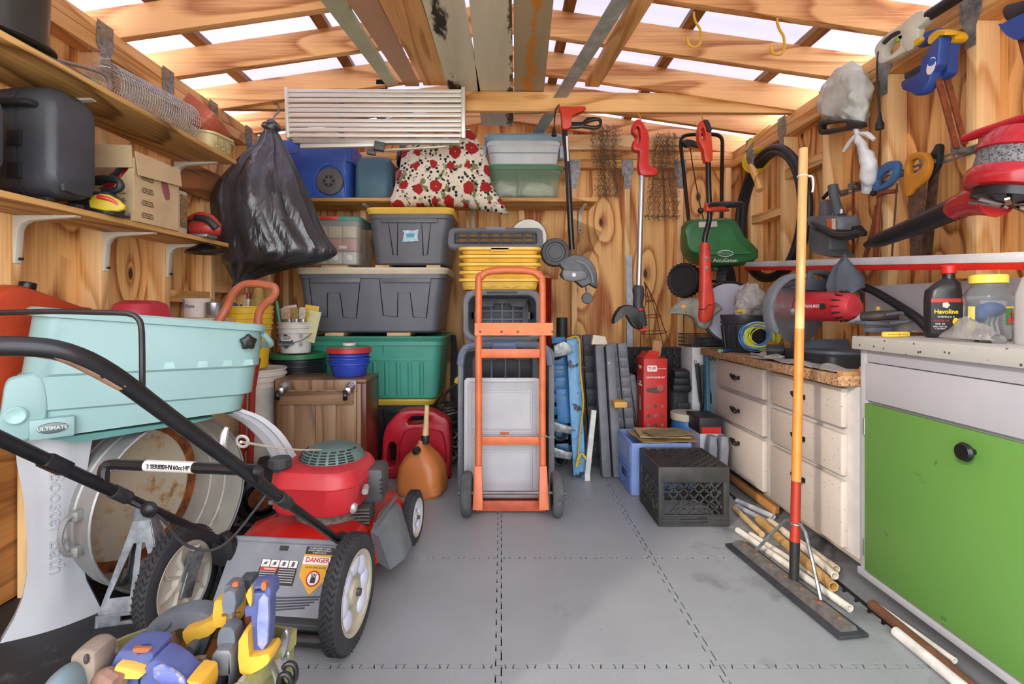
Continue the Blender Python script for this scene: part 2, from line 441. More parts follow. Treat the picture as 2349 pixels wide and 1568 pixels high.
for (y0,y1,z) in ((2.79,3.16,1.83),(3.2,3.58,1.62)):
    b=B();b.box((XR+.045,(y0+y1)/2,z),(.08,y1-y0,.06));part('blocking',b,M_ly,wr)
# roof
ce=struct('ceiling')
SL=.145;XRG=.045
def zr(x):return 2.19+SL*((x-XL) if x<XRG else (XR-x))
ang=math.atan(SL)
YS=[.10,.52,.94,1.36,1.78,2.2,2.62,3.04,3.46,3.88]
for sg in (-1,1):
    x0=XL-.2 if sg<0 else XR+.2
    h=.14
    b=B();b.prism([(x0,zr(x0)),(XRG-sg*0,zr(XRG)),(XRG,zr(XRG)+h),(x0,zr(x0)+h)],.04,FR((0,0,0),(1,0,0),(0,0,1)),bev=.002)
    me=mesh(b,'rafter',M_raf)
    for y in YS:
        o=link('rafter',me,ce);o.location=(0,y+(.02 if sg>0 else 0)+(.045 if (sg<0 and y in(2.2,)) else 0),0)
    for x in ([-1.55,-.92,-.3] if sg<0 else [.35,.97,1.58]):
        b=B();b.box((x,1.7,zr(x)+.14+.018),(.06,4.7,.036),R(0,(-1 if sg<0 else 1)*math.degrees(ang),0));part('purlin',b,M_pur,ce)
# corrugated translucent sheets
m,t,p=base('roof_sheet');MC['roof']=m
tr=nd(t,'ShaderNodeBsdfTranslucent');df=nd(t,'ShaderNodeBsdfDiffuse');mx=nd(t,'ShaderNodeMixShader');mx.inputs[0].default_value=.29
cr=ramp(t,noi(t,coord(t,(.3,1,1)),2.2,3),[(.3,lin('#bdbccf')),(.7,lin('#cfcde6'))])
for q in(tr,df):t.links.new(cr,q.inputs[0])
t.links.new(df.outputs[0],mx.inputs[1]);t.links.new(tr.outputs[0],mx.inputs[2]);t.links.new(mx.outputs[0],t.nodes['Material Output'].inputs[0]);t.nodes.remove(p)
for sg in (-1,1):
    for k in range(7):
        y0=Y0-.1+k*.66
        xa=XL-.3 if sg<0 else XR+.3
        def f(u,v):
            x=XRG+(xa-XRG)*u;y=y0+v*.68
            return (x,y,zr(x)+.14+.055+.011*math.cos(2*math.pi*y/.135))
        b=B();b.grid(f,1,40)
        part('roof_sheet',b,m,ce,ang=80)
# collar ties
b=B();b.prism([(XL-.02,2.205),(XR+.04,2.18),(XR+.04,2.295),(XL-.02,2.325)],.04,FR((0,3.08,0),(1,0,0),(0,0,1)),bev=.003);part('tie_beam',b,M_lx,ce)
b=B();b.box((XRG,1.55,2.25),(3.5,.04,.11),bev=.003);part('tie_beam',b,M_lx,ce)
b=B();b.box((W(549,207,3.055).x,3.057,W(549,208,3.055).z),(.055,.003,.026));o=part('sticker',b,WHT,ce,'white barcode sticker on the tie beam')
# ================= RIGHT SIDE: cabinets, counter things
M_wcab=mt('#bcbdc4',.5,0,.04,3)
M_cream=mt('#cbbfb3',.55,0,.04,4,dust=('#7d746c',55,.10))
M_chip=mt('#b58d66',.8,0,.25,60,.5,50,dust=('#6d4a30',70,.25))
M_speck=mt('#bdbeb6',.5,0,.04,5,dust=('#4a4a48',38,.12))
# white base cabinet with green door
r=thing('base_cabinet','white base cabinet with bright green door and black knob','cabinet',(1.33,1.87,0))
CX=1.33
def pb(nm,x0,x1,y0,y1,z0,z1,mat,root,lab=None,bev=.002):
    b=B();b.box(((x0+x1)/2,(y0+y1)/2,(z0+z1)/2),(x1-x0,y1-y0,z1-z0),bev=bev);return part(nm,b,mat,root,lab,w=True)
pb('carcass',CX+.012,1.764,.55,1.868,.03,.846,M_wcab,r)
pb('toe_kick',CX+.05,CX+.065,.55,1.86,0,.05,mt('#e9dcc4',.6),r)
pb('face_frame',CX,CX+.012,1.835,1.868,.03,.846,M_wcab,r)
pb('bottom_rail',CX-.012,CX+.012,.55,1.868,.0135 if 0 else .02,.045,M_wcab,r)
pb('apron_panel',CX-.006,CX+.012,.55,1.835,.665,.800,M_wcab,r)
pb('apron_rail',CX-.001,CX+.012,.55,1.835,.803,.846,M_wcab,r)
d=pb('door',CX-.014,CX+.004,1.07,1.828,.052,.655,mt('#659747',.42,0,.03,2,spots=('#517a38',9,.66,.02)),r,'bright green painted door')
kx,ky,kz=CX-.014,1.405,.598
b=B();b.lathe([(.009,0),(.009,.014),(.024,.02),(.027,.027),(.022,.036),(.006,.039)],AL((kx,ky,kz),(-1,0,0)));part('knob',b,BLKG,d,'glossy black round knob',w=True)
for z in (.13,.57):
    b=B();b.cyl((CX-.012,1.832,z-.03),(CX-.012,1.832,z+.03),.005,n=8);part('hinge',b,STEEL,d,w=True)
b=B();b.box((1.53,1.2,.871),(.45,1.36,.048),bev=.004);one('speckled_worktop',b,M_speck,'white worktop with black speckled edge on the green-door cabinet','worktop',ang=35)
# drawer unit
r=thing('drawer_unit','cream speckled chest of six drawers under chipboard top','drawers',(1.33,2.49,0))
pb('carcass',CX+.016,1.764,1.886,3.08,.06,.704,mt('#c9c5c0',.55),r)
pb('plinth',CX+.07,1.7,1.9,3.06,0,.06,mt('#cfc4b4',.6),r)
pb('face_frame',CX+.006,CX+.016,1.886,3.08,.06,.704,mt('#cac6c2',.55),r)
def handle(y,z,root):
    b=B()
    for s in(-1,1):b.cyl((CX-.024,y+s*.03,z),(CX-.042,y+s*.03,z),.004,n=6)
    b.tube([(CX-.042,y+.036,z+.014),(CX-.044,y+.010,z-.008),(CX-.046,y-.005,z+.006),(CX-.044,y-.03,z+.008),(CX-.042,y-.038,z-.008),(CX-.046,y-.005,z-.010),(CX-.044,y+.012,z+.004)],.0042,6,closed=True,k=3)
    b.box((CX-.04,y+.03,z+.006),(.006,.016,.016),(45,0,0));b.box((CX-.026,y+.03,z),(.004,.02,.02));b.box((CX-.026,y-.03,z),(.004,.02,.02))
    part('drawer_handle',b,mt('#2f2d2c',.5,.5),root,w=True)
for (y0,y1) in ((1.94,2.455),(2.525,3.06)):
    for (z0,z1) in ((.537,.69),(.352,.512),(.075,.33)):
        b=B();b.box(((CX-.008),(y0+y1)/2,(z0+z1)/2),(.03,y1-y0,z1-z0),bev=.007,seg=2)
        d=part('drawer',b,M_cream,r,w=True);handle((y0+y1)/2+.01,z1-.075 if z1<.4 else (z0+z1)/2,d)
b=B();b.box((1.51,2.54,.725),(.50,1.31,.040),bev=.003);one('chipboard_top',b,M_chip,'chipboard worktop with rough edge over the cream drawers','worktop')
b=B();b.box((1.40,1.90,.761),(.09,.03,.03),(0,0,8),bev=.002);b.box((1.36,1.91,.7525),(.16,.03,.015),(0,0,3));one('wood_offcut',b,wood('offcut','#c9a06a','#8a5c30','x',2,.2,4),'small wood offcut at the near end of the chipboard top','wood')
# backsplash and shelf
b=B();b.box((1.754,1.75,.998),(.018,1.34,.206),bev=.003);one('backsplash_board',b,mt('#dcdde2',.4,0,.03),'white board standing behind the worktop against the wall','panel')
a=V((1.645,1.30,1.13));e=V((1.645,3.26,1.272))
r=thing('tilted_shelf','long white shelf board with red front edge along right wall','shelf',a)
dr=(e-a);M=T(a)@AL((0,0,0),dr)
b=B();b.m=FR(a,dr,(1,0,0));L=dr.length
b.box((L/2,-.02,-.012),(L,.10,.02),bev=.002);part('board',b,mt('#cfced0',.4),r,w=True)
b=B();b.m=FR(a,dr,(1,0,0));b.box((L/2,-.070,.0),(L,.012,.020),bev=.002);part('front_strip',b,mt('#cfced0',.4),r,w=True)
b=B();b.m=FR(a,dr,(1,0,0));b.box((L*.5,-.069,.021),(L,.010,.022),bev=.002);part('red_edge',b,mt('#c8231b',.35),r,'red lower edge strip',w=True)
for y in (1.9,2.76):
    b=B();b.box((1.725,y,a.z+(y-a.y)/L*(e.z-a.z)-.05),(.085,.02,.03));part('bracket',b,M_lx,r,w=True)
# ---- counter things
zc=.8955
def onc(px,py):  # point on white worktop surface
    D=(1-zc)*F/(py-705);return W(px,py,D)
# oil bottle
p=V((1.545,1.765,zc))
r=thing('oil_bottle','black motor oil bottle with red cap on white worktop','bottle',p,(0,0,-28))
b=B();b.rl([(0,.092,.062,.016),(.006,.10,.070,.02),(.13,.10,.070,.02),(.165,.096,.066,.024),(.19,.07,.055,.025,.012),(.205,.036,.036,.0179,.016),(.222,.034,.034,.0169,.016)]);part('body',b,mt('#202124',.35,0,.1),r)
b=B();b.lathe([(.019,.222),(.021,.224),(.021,.248),(.018,.252)],T(.016,0,0),20);part('cap',b,REDP,r,'red screw cap')
b=B();b.box((0,-.0355,.075),(.08,.002,.122));lb=part('front_label',b,mt('#141416',.4,0,0),r,'black printed label')
b=B();b.box((0,-.037,.129),(.08,.002,.013));part('label_band',b,mt('#c02a25',.4),lb)
lm=FR((0,-.0368,.09),(1,0,0),(0,0,1))
txt('Havoline',.021,lm,mt('#f2d21c',.4,0,0),lb,bold=.0004,sx=.86)
txt('FORMULA 3',.0085,lm@T(0,-.018,0),WHT,lb);txt('MOTOR OIL',.008,lm@T(-.012,-.031,0),REDP,lb);txt('SAE 30',.009,lm@T(-.016,-.042,0),WHT,lb);txt('SAE 10W-40\n1 QUART',.007,lm@T(-.016,-.055,0),WHT,lb)
b=B();b.prism(circ(.011,16),.001,lm@T(.026,-.034,0)@S(.8,1.2,1));part('badge',b,mt('#f2d21c',.4),lb)
b=B();b.prism(circ(.011,5),.001,lm@T(0,.023,0));part('badge',b,mt('#d8d4d0',.4),lb)
# jar
p=V((1.545,1.60,zc))
r=thing('plastic_jar','clear plastic jar of blue spoons and forks with yellow lid','jar',p,(0,0,-30))
M_clear=mt('#dfe4e6',.12,0,0,trans=.92,alpha=1)
b=B();b.lathe([(.052,0),(.056,.006),(.056,.11),(.060,.118),(.062,.14),(.05,.162),(.042,.168),(.042,.184),(.040,.184),(.040,.168),(.048,.16),(.059,.14),(.054,.112),(.054,.008),(.001,.006)],n=32);part('body',b,M_clear,r)
b=B();b.lathe([(.044,.180),(.047,.182),(.047,.203),(.044,.208),(.001,.208)],n=40);part('lid',b,mt('#f2df55',.4),r,'yellow screw lid')
b=B()
for k in range(5):
    x=-.022+k*.012;b.tube([(x,.02-k*.004,.012),(x-.004,.012,.06),(x+.004,.0,.10),(x+.01,-.006,.125)],[.005,.003,.003,.009],6)
part('cutlery',b,mt('#dfe3e8',.3),r,'pale plastic cutlery handles')
b=B();b.ell((.005,0,.10),(.036,.034,.025));b.ell((-.02,-.01,.085),(.02,.02,.025));part('contents',b,mt('#2f6fb8',.4),r,'blue plastic contents')
for a0,a1,c in ((-62,-18,'#3e7a3a'),):
    b=B();b.loft([[(.0568*math.cos(math.radians(a)),.0568*math.sin(math.radians(a)),z) for a in range(a0,a1+1,6)] for z in (.05,.108)],ring=False,cap=False);o=part('paper_label',b,mt(c,.5),r,'green and red paper label')
    b=B();b.loft([[(.0574*math.cos(math.radians(a)),.0574*math.sin(math.radians(a)),z) for a in range(a0+8,a1-5,6)] for z in (.056,.076)],ring=False,cap=False);part('label_print',b,REDP,o)
    b=B();b.loft([[(.0574*math.cos(math.radians(a)),.0574*math.sin(math.radians(a)),z) for a in range(a0,a1+1,6)] for z in (.102,.108)],ring=False,cap=False);part('label_print',b,YEL,o)
    txt('R',.04,AL((.0578*math.cos(-.55),.0578*math.sin(-.55),.075),(math.cos(-.55),math.sin(-.55),0)),REDP,o)
b=B();b.loft([[(.0568*math.cos(math.radians(a)),.0568*math.sin(math.radians(a)),z) for a in range(-160,-135,6)] for z in (.03,.108)],ring=False,cap=False);part('paper_label',b,mt('#e8e27a',.5),r)
# bag of washers
def fsheet(u,v):
    a=u*2*math.pi;rr=(.02+.98*v)
    h=(1-v)**.7*.062
    n=mn.noise(V((math.cos(a)*1.6*rr,math.sin(a)*1.6*rr,3)))
    return (math.cos(a)*.095*rr*(1+.15*n),math.sin(a)*.034*rr*(1+.2*n),.009+h*(1+.4*n)+.013*abs(mn.noise(V((u*30,v*14,1))))*(1-v))
r=thing('plastic_bag','crumpled clear plastic bag of steel washers beside the jar','bag',(1.435,1.545,zc),(0,0,96))
b=B();b.grid(fsheet,40,14,cu=True);part('film',b,mt('#a9a6a2',.2,0,.2,20,alpha=.55),r)
for x,y,q in ((-.05,.0,20),(-.09,.01,60),(-.02,-.012,10)):
    b=B();b.m=T(x,y,.010)@R(q,12,0);b.lathe([(.010,-.006),(.017,-.006),(.017,.006),(.010,.006)],n=16);part('washer',b,STEEL,r)
b=B();b.rl([(0,.10,.13,.03),(.01,.106,.136,.034),(.14,.106,.136,.04),(.19,.085,.11,.04),(.205,.05,.06,.025)]);one('white_jug',b,mt('#dcdfe0',.4,0,.04),'white plastic jug at the right end of the worktop','jug',(1.50,1.385,zc),(0,0,-20))
# utility knife yellow
r=thing('utility_knife','yellow plastic utility knife lying on the worktop edge','knife',(1.40,1.79,zc),(0,0,14))
b=B();b.box((0,0,.0095),(.105,.024,.019),bev=.005);part('handle',b,mt('#f0cf4e',.45),r)
b=B();b.box((-.005,-.0122,.0105),(.095,.001,.003));b.box((.0,-.0126,.008),(.002,.001,.012));part('seam',b,mt('#b8922c',.5),r)
# ================= RIGHT WALL TOOLS
# string trimmer handle lying along the plate
r=thing('string_trimmer','white electric string trimmer with lime trigger hung along the right wall plate','trimmer',wX(2070,100,1.70))
M_offw=mt('#d5dac8',.4,0,.05)
b=B();puff(b,s2(qX([(2126,23),(2100,36),(2076,57),(2050,72),(2025,95),(2015,114),(2018,132),(2027,145),(2040,143),(2084,120),(2103,103),(2112,67),(2139,42)],1.70),2),.05,MX(1.70),.08)
b=B();f=lambda p:s2(qX(p,1.70),2)
b.prism(f([(2126,23),(2100,36),(2076,57),(2050,72),(2025,95),(2015,114),(2018,132),(2027,145),(2040,143),(2084,120),(2103,103),(2112,67),(2139,42)]),.04,MX(1.70),[f([(2068,86),(2075,100),(2070,112),(2052,127),(2040,130),(2034,120),(2041,106),(2055,95)])],bev=.005)
part('handle_housing',b,M_offw,r,w=True)
b=B();b.cyl(wX(2132,35,1.70),wX(2260,-48,1.70),.0225,n=20);part('shaft',b,BLK,r,'black shaft',w=True)
ptX('grip_pad',[(2026,95),(2045,78),(2062,70),(2064,77),(2045,88),(2030,102)],1.678,.012,BLK,r,sm=2)
ptX('trigger',[(2057,88),(2072,79),(2076,84),(2070,93),(2058,97)],1.69,.02,mt('#9ccf3a',.4),r,'lime green trigger',sm=2)
ptX('guard',[(2085,118),(2074,90),(2080,60),(2108,66),(2104,100)],1.672,.012,M_offw,r,sm=2)
tw('power_cord',[wX(2015,118,1.68),wX(2012,150,1.68),wX(2013,200,1.68),wX(2017,266,1.69)],.0042,BLK,r,'thin black power cord')
b=B();b.lathe([(.005,.04),(.008,.02),(.011,.0),(.017,-.012),(.017,-.036),(.012,-.038)],T(wX(2018,278,1.685)),16);part('plug',b,BLK,r,'black plug',w=True)
# bar clamps on the stud
def wclamp(lab,jaw,trig,pad,top,bar,oval,X=1.665):
    r=thing('bar_clamp',lab,'clamp',wX(*jaw[0],X),group='bar clamps on the right wall')
    b=B();puff(b,s2(qX(jaw,X),2),.042,MX(X),.07);part('clamp_body',b,BLUC,r,w=True)
    if trig:b=B();puff(b,s2(qX(trig,X),2),.022,MX(X),.15);part('trigger',b,BLK,r,'black rubber trigger',w=True)
    for p in pad:
        b=B();puff(b,s2(qX(p,X+.005),2),.05,MX(X+.005),.12);part('jaw_pad',b,YELH,r,'yellow jaw pad',w=True)
    if top:b=B();puff(b,s2(qX(top,X+.012),2),.035,MX(X+.012),.14);part('fixed_jaw',b,BLUC,r,w=True)
    b=B();b.bar(wX(*bar[0],X+.01),wX(*bar[1],X+.04),.007,.022,up=(1,0,0));part('bar',b,RUST,r,'rusty flat bar',w=True)
    if oval:
        c=wX(*oval,X-.022);b=B();b.prism([(x*.75,y*1.25) for x,y in circ(.025,20)],.003,FR(c,(0,1,.3),(0,-.3,1)));o=part('badge',b,WHT,r,'white oval badge',w=True)
        b=B();b.prism([(x*.7,y*.55+.013) for x,y in circ(.025,20)],.0042,FR(c,(0,1,.3),(0,-.3,1)));part('badge_print',b,mt('#2c57b0',.4),o,w=True)
    return r
c=lambda L:[(1880+x/4.75,y/4.75) for x,y in L]
wclamp('blue bar clamp with white oval badge, front one of the pair on the stud',c([(1380,390),(1360,560),(1350,700),(1280,790),(1250,900),(1180,1010),(1090,1045),(1040,1010),(950,980),(935,900),(1030,850),(1150,780),(1165,660),(1240,560),(1290,450)]),c([(1160,720),(1150,790),(1060,870),(960,890),(940,800),(1010,770),(1100,710)]),[c([(1250,400),(1350,320),(1440,330),(1445,380),(1380,385),(1290,480),(1240,480)]),c([(1090,445),(1165,400),(1170,440),(1110,500)])],c([(1330,310),(1330,340),(1220,420),(1200,480),(1110,520),(1100,470),(1170,400),(1180,360),(1290,310)]),((2146,160),(2195,340)),(2136,151),1.655)
wclamp('blue bar clamp with yellow pad half hidden behind the badged one',c([(1510,390),(1450,600),(1455,790),(1345,880),(1330,800),(1360,700),(1360,560),(1400,480)]),None,[c([(1400,345),(1520,345),(1560,420),(1490,480),(1420,470)])],None,((2170,172),(2213,330)),None,1.70)
wclamp('blue bar clamp cut off by the top right corner of the frame',[(2302,55),(2312,54),(2349,35),(2375,30),(2380,70),(2350,93),(2330,86),(2318,78)],[(2304,30),(2312,12),(2345,3),(2375,-4),(2378,20),(2340,42),(2316,50)],[],None,((2343,86),(2375,210)),None,1.66)
# bagged hedge trimmer
r=thing('bagged_hedge_trimmer','tool with black loop handle wrapped in a milky plastic bag on the wall','trimmer',wX(1935,290,1.68))
pts=[(1949,143),(1962,152),(1975,165),(1984,180),(1991,204),(1989,225),(1987,242),(1983,268),(1976,282),(1966,289),(1952,277),(1925,276),(1895,272),(1880,250),(1886,225),(1896,196),(1912,172),(1930,154)]
b=B();puff(b,s2(qX(pts,1.69),3),.10,MX(1.69),.50,10,.016,14);b.noise(.012,34);part('plastic_bag',b,mt('#cdd5cb',.3,0,.10,14,.5,18,alpha=.86),r,'milky white plastic bag',w=True)
f=lambda p:s2(qX(p,1.66),2)
b=B();b.prism(f([(1884,276),(1910,277),(1950,274),(1980,281),(1980,292),(1958,298),(1925,303),(1892,309),(1884,302)]),.035,MX(1.66),[f([(1891,287),(1920,283),(1944,280),(1946,289),(1920,293),(1894,296)])],bev=.005)
part('loop_handle',b,mt('#23292a',.4),r,w=True)
b=B();b.tube([wX(1966,292,1.66),wX(1970,318,1.66),wX(1982,345,1.66),wX(1992,375,1.67),wX(1992,405,1.68),wX(1986,440,1.70)],[.014,.017,.020,.032,.036,.030,.016],12,k=6).noise(.012,26)
b.tube([wX(1968,306,1.655),wX(1954,320,1.65),wX(1944,334,1.65),wX(1935,347,1.65)],[.008,.009,.010,.007],6,k=3);b.tube([wX(1972,306,1.655),wX(1990,308,1.66),wX(2005,320,1.67)],[.008,.012,.009],8,k=3)
part('bag_tail',b,mt('#dfe4e4',.4,0,.08,12,.2,25),r,'white twisted bag tail knotted below',w=True)
# hanging rail
r=thing('tool_rail','galvanised slotted tool rail screwed across the right wall studs','rail',(1.764,2.2,1.59))
b=B();b.prism([(1.55,1.575),(2.63,1.575),(2.63,1.607),(1.55,1.607)],.004,MX(1.766),[[(y,1.584),(y+.06,1.584),(y+.06,1.598),(y,1.598)] for y in (1.6,1.74,1.95,2.13,2.27,2.41,2.53)]);part('rail',b,GALV,r,w=True)
for y in (1.79,1.90,2.04,2.20,2.47,2.58):
    b=B();b.box((1.742,y,1.588),(.05,.035,.018),(0,0,10),bev=.003);b.box((1.713,y,1.594),(.01,.035,.03));part('hook',b,GALV,r,w=True)
# saws
def saw(nm,lab,hand,holes,hm,blade,X,bt=.002,ht=.024,teeth=None):
    r=thing(nm,lab,'saw',wX(*hand[0],X))
    ptX('handle',hand,X,ht,hm,r,holes=holes,sm=2,bev=.004)
    P=blade if not teeth else blade[:teeth[0]]+[p for i in range(teeth[2]) for p in ((blade[teeth[0]][0]+(blade[teeth[1]][0]-blade[teeth[0]][0])*(i/teeth[2]),blade[teeth[0]][1]+(blade[teeth[1]][1]-blade[teeth[0]][1])*(i/teeth[2])),(blade[teeth[0]][0]+(blade[teeth[1]][0]-blade[teeth[0]][0])*((i+.5)/teeth[2])-2.5,blade[teeth[0]][1]+(blade[teeth[1]][1]-blade[teeth[0]][1])*((i+.5)/teeth[2])))]+blade[teeth[1]:]
    ptX('blade',P,X+.002,bt,mt('#7d6250',.6,.4,.3,25,spots=('#5d4030',14,.55)),r,'rusty steel blade',bev=0)
    return r
saw('handsaw','handsaw with orange wooden grip hanging from the tool rail',[(2081,447),(2079,402),(2081,371),(2097,351),(2122,349),(2134,361),(2136,386),(2122,418),(2101,435),(2094,446)],[[(2089,388),(2095,369),(2111,363),(2122,371),(2118,386),(2097,400)]],mt('#d18a2c',.35,0,.12,10),[(2083,445),(2096,440),(2127,412),(2116,588),(2088,588)],1.715,teeth=(2,3,34))
saw('handsaw','handsaw with black plastic grip tucked behind the orange-gripped one',[(2152,331),(2161,333),(2160,352),(2156,380),(2143,402),(2132,416),(2129,408),(2138,385),(2120,375),(2118,360),(2140,352)],[],mt('#1f2a24',.35),[(2130,410),(2156,382),(2138,588),(2112,588)],1.755)
r=saw('hacksaw','hacksaw with blue loop grip and rusty bow frame on the tool rail',[(2007,390),(2017,389),(2036,373),(2056,368),(2065,377),(2062,398),(2044,426),(2013,439),(2007,431)],[[(2018,412),(2034,396),(2050,389),(2050,401),(2036,418),(2019,428)]],mt('#3f6c9c',.45,0,.15,20),[(2056,420),(2060,422),(2048,588),(2044,588)],1.715)
b=B();P=[wX(2056,438,1.715),wX(2030,441,1.715),wX(2018,452,1.715),wX(2014,500,1.715),wX(2008,604,1.715)]
b.tube(P,.010,6,k=3);part('bow_frame',b,RUST,r,w=True)
r=thing('bow_saw','narrow rusty bow saw with black grip beside the blue hacksaw','saw',wX(1958,430,1.74))
b=B();b.tube([wX(1949,424,1.725),wX(1962,421,1.725),wX(1976,422,1.725),wX(2000,440,1.725)],.008,6,k=3);part('bow_frame',b,RUST,r,w=True)
b=B();b.tube([wX(1974,421,1.72),wX(1990,427,1.715),wX(2006,446,1.72)],[.011,.018,.012],10,k=4);part('grip',b,BLK,r,'black rubber grip',w=True)
ptX('blade',[(1955,430),(1960,430),(1960,588),(1955,588)],1.73,.003,RUST,r,bev=0)
r=thing('pry_bar','brown rusty steel bar leaning down the wall behind the saws','bar',wX(1990,590,1.735))
tw('shank',[wX(2012,470,1.733),wX(2004,520,1.733),wX(1990,570,1.733),wX(1982,606,1.733)],.011,RUST,r,n=6)
# grey electric chainsaw body
X=1.64;M_gry=mt('#6b7075',.5,0,.1,10)
r=thing('electric_chainsaw','grey electric chainsaw with black hand guard hanging from the rail','chainsaw',wX(1905,520,X))
c=lambda L:[(1840+x/4.9,300+y/4.9) for x,y in L]
b=B();puff(b,s2(qX(c([(165,960),(420,950),(535,965),(540,1110),(400,1140),(210,1080),(165,1030)]),X),2),.11,MX(X),.12);part('motor_housing',b,M_gry,r,w=True)
b=B();puff(b,s2(qX(c([(165,1050),(240,1110),(410,1170),(415,1330),(500,1400),(490,1420),(330,1410),(160,1330)]),X+.01),2),.09,MX(X+.01),.12);part('lower_housing',b,mt('#5c6166',.5,0,.1,8),r,w=True)
tw('grip',[wX(*p,X-.01) for p in c([(345,610),(355,720),(385,830),(425,960)])],[.022,.021,.021,.026],mt('#55595d',.6),r,'grey rear grip',n=12)
b=B();b.bar(wX(*c([(265,780)])[0],X+.02),wX(*c([(265,970)])[0],X+.02),.04,.05,bev=.005);part('post',b,M_gry,r,w=True)
tw('top_bar',[wX(*p,X+.01) for p in c([(235,760),(300,690),(350,640)])],.009,BLK,r)
tw('hand_guard',[wX(*p,X-.06) for p in c([(110,1030),(200,1080),(320,1150),(400,1180),(520,1180),(600,1160),(670,1150)])],[.008,.014,.018,.02,.02,.02,.012],BLK,r,'black hand guard')
b=B();puff(b,qX(c([(545,1040),(610,1060),(685,1140),(670,1185),(560,1190)]),X+.03),.05,MX(X+.03),.1);part('guard_wing',b,BLK,r,w=True)
ptX('label',c([(280,990),(335,985),(340,1100),(290,1080)]),X-.057,.003,mt('#d8642a',.5),r,'orange label',bev=0)
ptX('label',c([(335,985),(370,985),(372,1110),(340,1100)]),X-.057,.003,mt('#d8d0bc',.5),r,'cream label',bev=0)
b=B();b.ell(wX(*c([(440,905)])[0],X-.034),(.006,.008,.012));part('switch',b,WHT,r,'white switch',w=True)
# red leaf blower
X=1.60
r=thing('leaf_blower','red leaf blower with long black nozzle hanging on the right wall','blower',wX(2330,390,X))
ax=V((.22,-.12,1)).normalized();cc=wX(2352,385,X)+V((-.01,0,0));Mb=AL(cc,ax)
b=B();b.lathe([(.05,.115),(.10,.105),(.118,.075),(.122,.045),(.118,.042)],Mb,40);b.lathe([(.118,-.012),(.124,-.02),(.128,-.045),(.12,-.07),(.108,-.075)],Mb,40);part('fan_housing',b,mt('#b9222a',.25,0,.08,8,coat=.3),r,w=True)
b=B();b.lathe([(.112,.05),(.114,.04),(.114,-.02),(.112,-.03)],Mb,40);part('intake_band',b,mt('#8d8f90',.7,.2,.3,90,dust=('#3a3b3c',160,.3)),r,'grey speckled intake band',w=True)
b=B();b.lathe([(.10,-.07),(.098,-.10),(.06,-.112),(.001,-.112)],Mb,32);part('fan_guard',b,BLKG,r,'black impeller guard underneath',w=True)
for k in range(9):
    b=B();b.m=Mb@R(0,0,k*40)@T(.06,0,-.116);b.box((0,0,0),(.07,.012,.006),(25,0,0));part('fan_blade',b,STEEL,r,w=True)
tw('handle_bar',[wX(2212,318,X-.03),wX(2240,308,X-.03),wX(2300,288,X-.03),wX(2380,262,X-.03)],[.013,.016,.016,.016],mt('#c2202c',.25,0,.08),r,'red top handle bar',n=10)
tw('handle_strut',[wX(2262,306,X-.03),wX(2266,335,X-.02),wX(2262,365,X-.02),wX(2270,392,X-.03),wX(2274,440,X-.03)],.012,mt('#c2202c',.25,0,.08),r,n=8)
ptX('switch_plate',[(2268,322),(2320,306),(2349,302),(2349,318),(2300,330),(2270,340)],X+.01,.02,GALV,r)
b=B();b.tube([wX(2290,452,X-.03),wX(2255,455,X-.03),wX(2225,464,X-.02),wX(2193,478,X-.01)],[.062,.056,.046,.040],20,k=4).noise(.004,30);part('outlet_cone',b,mt('#b9222a',.25,0,.08,8,coat=.3),r,'red outlet cone',w=True)
P=[wX(2205,473,X-.01),wX(2170,488,X),wX(2100,518,X),wX(2030,546,X),wX(1986,562,X)]
b=B();b.tube(P,[.042,.040,.038,.034,.030,.012],18,k=5);part('nozzle',b,mt('#1e2023',.4,0,.15,12,.2,40),r,'long tapered black nozzle',w=True)
# hose coil
r=thing('hose_coil','coil of thick black hose hanging in the far right corner','hose',(1.70,3.2,1.6))
b=B();P=[]
for i in range(0,330):
    a=i/30*2*math.pi/ (1)*.333;k=i/100
    P.append((1.71-.02*math.sin(a*.5+k)-.02*k*0,3.21+(.40-.022*(k%1.7))*math.cos(a),1.60+(.41-.02*(k%1.3))*math.sin(a)-.01*k))
b.tube(P[::3],.0205,10,k=3);part('hose',b,mt('#232527',.45,0,.15,12),r,w=True)
for dy,dz in ((0,0),(.012,-.006),(.024,-.012),(-.012,.004)):
    tw('rope_tie',[(1.62,3.33+dy,1.93+dz),(1.61,3.33+dy,2.0+dz),(1.70,3.34+dy,2.05+dz),(1.755,3.33+dy,2.0+dz),(1.75,3.33+dy,1.93+dz),(1.68,3.32+dy,1.90+dz)],.005,mt('#e8c629',.6),r,'yellow rope tie',n=6,closed=True)
for y in (3.26,3.34,3.42):tw('rope_strand',[(1.62,3.33,2.04),(1.66,3.31+(y-3.3)*.5,2.11),(1.725,y-.03,2.17)],.004,mt('#d9b52a',.6),r,'yellow rope strand',n=5)
r=thing('scraper','old scraper with wooden handle hanging from the corner rope','scraper',wX(1735,400,1.60))
b=B();b.tube([wX(1722,378,1.57),wX(1728,392,1.57),wX(1737,415,1.57),wX(1744,436,1.57)],[.012,.022,.02,.023],8,k=3);part('wood_handle',b,wood('scr','#d8a860','#9c6a2e','z',2,.2,4),r,w=True)
ptX('steel_blade',[(1716,338),(1726,338),(1730,350),(1728,380),(1718,380),(1712,352)],1.59,.004,GALV,r)
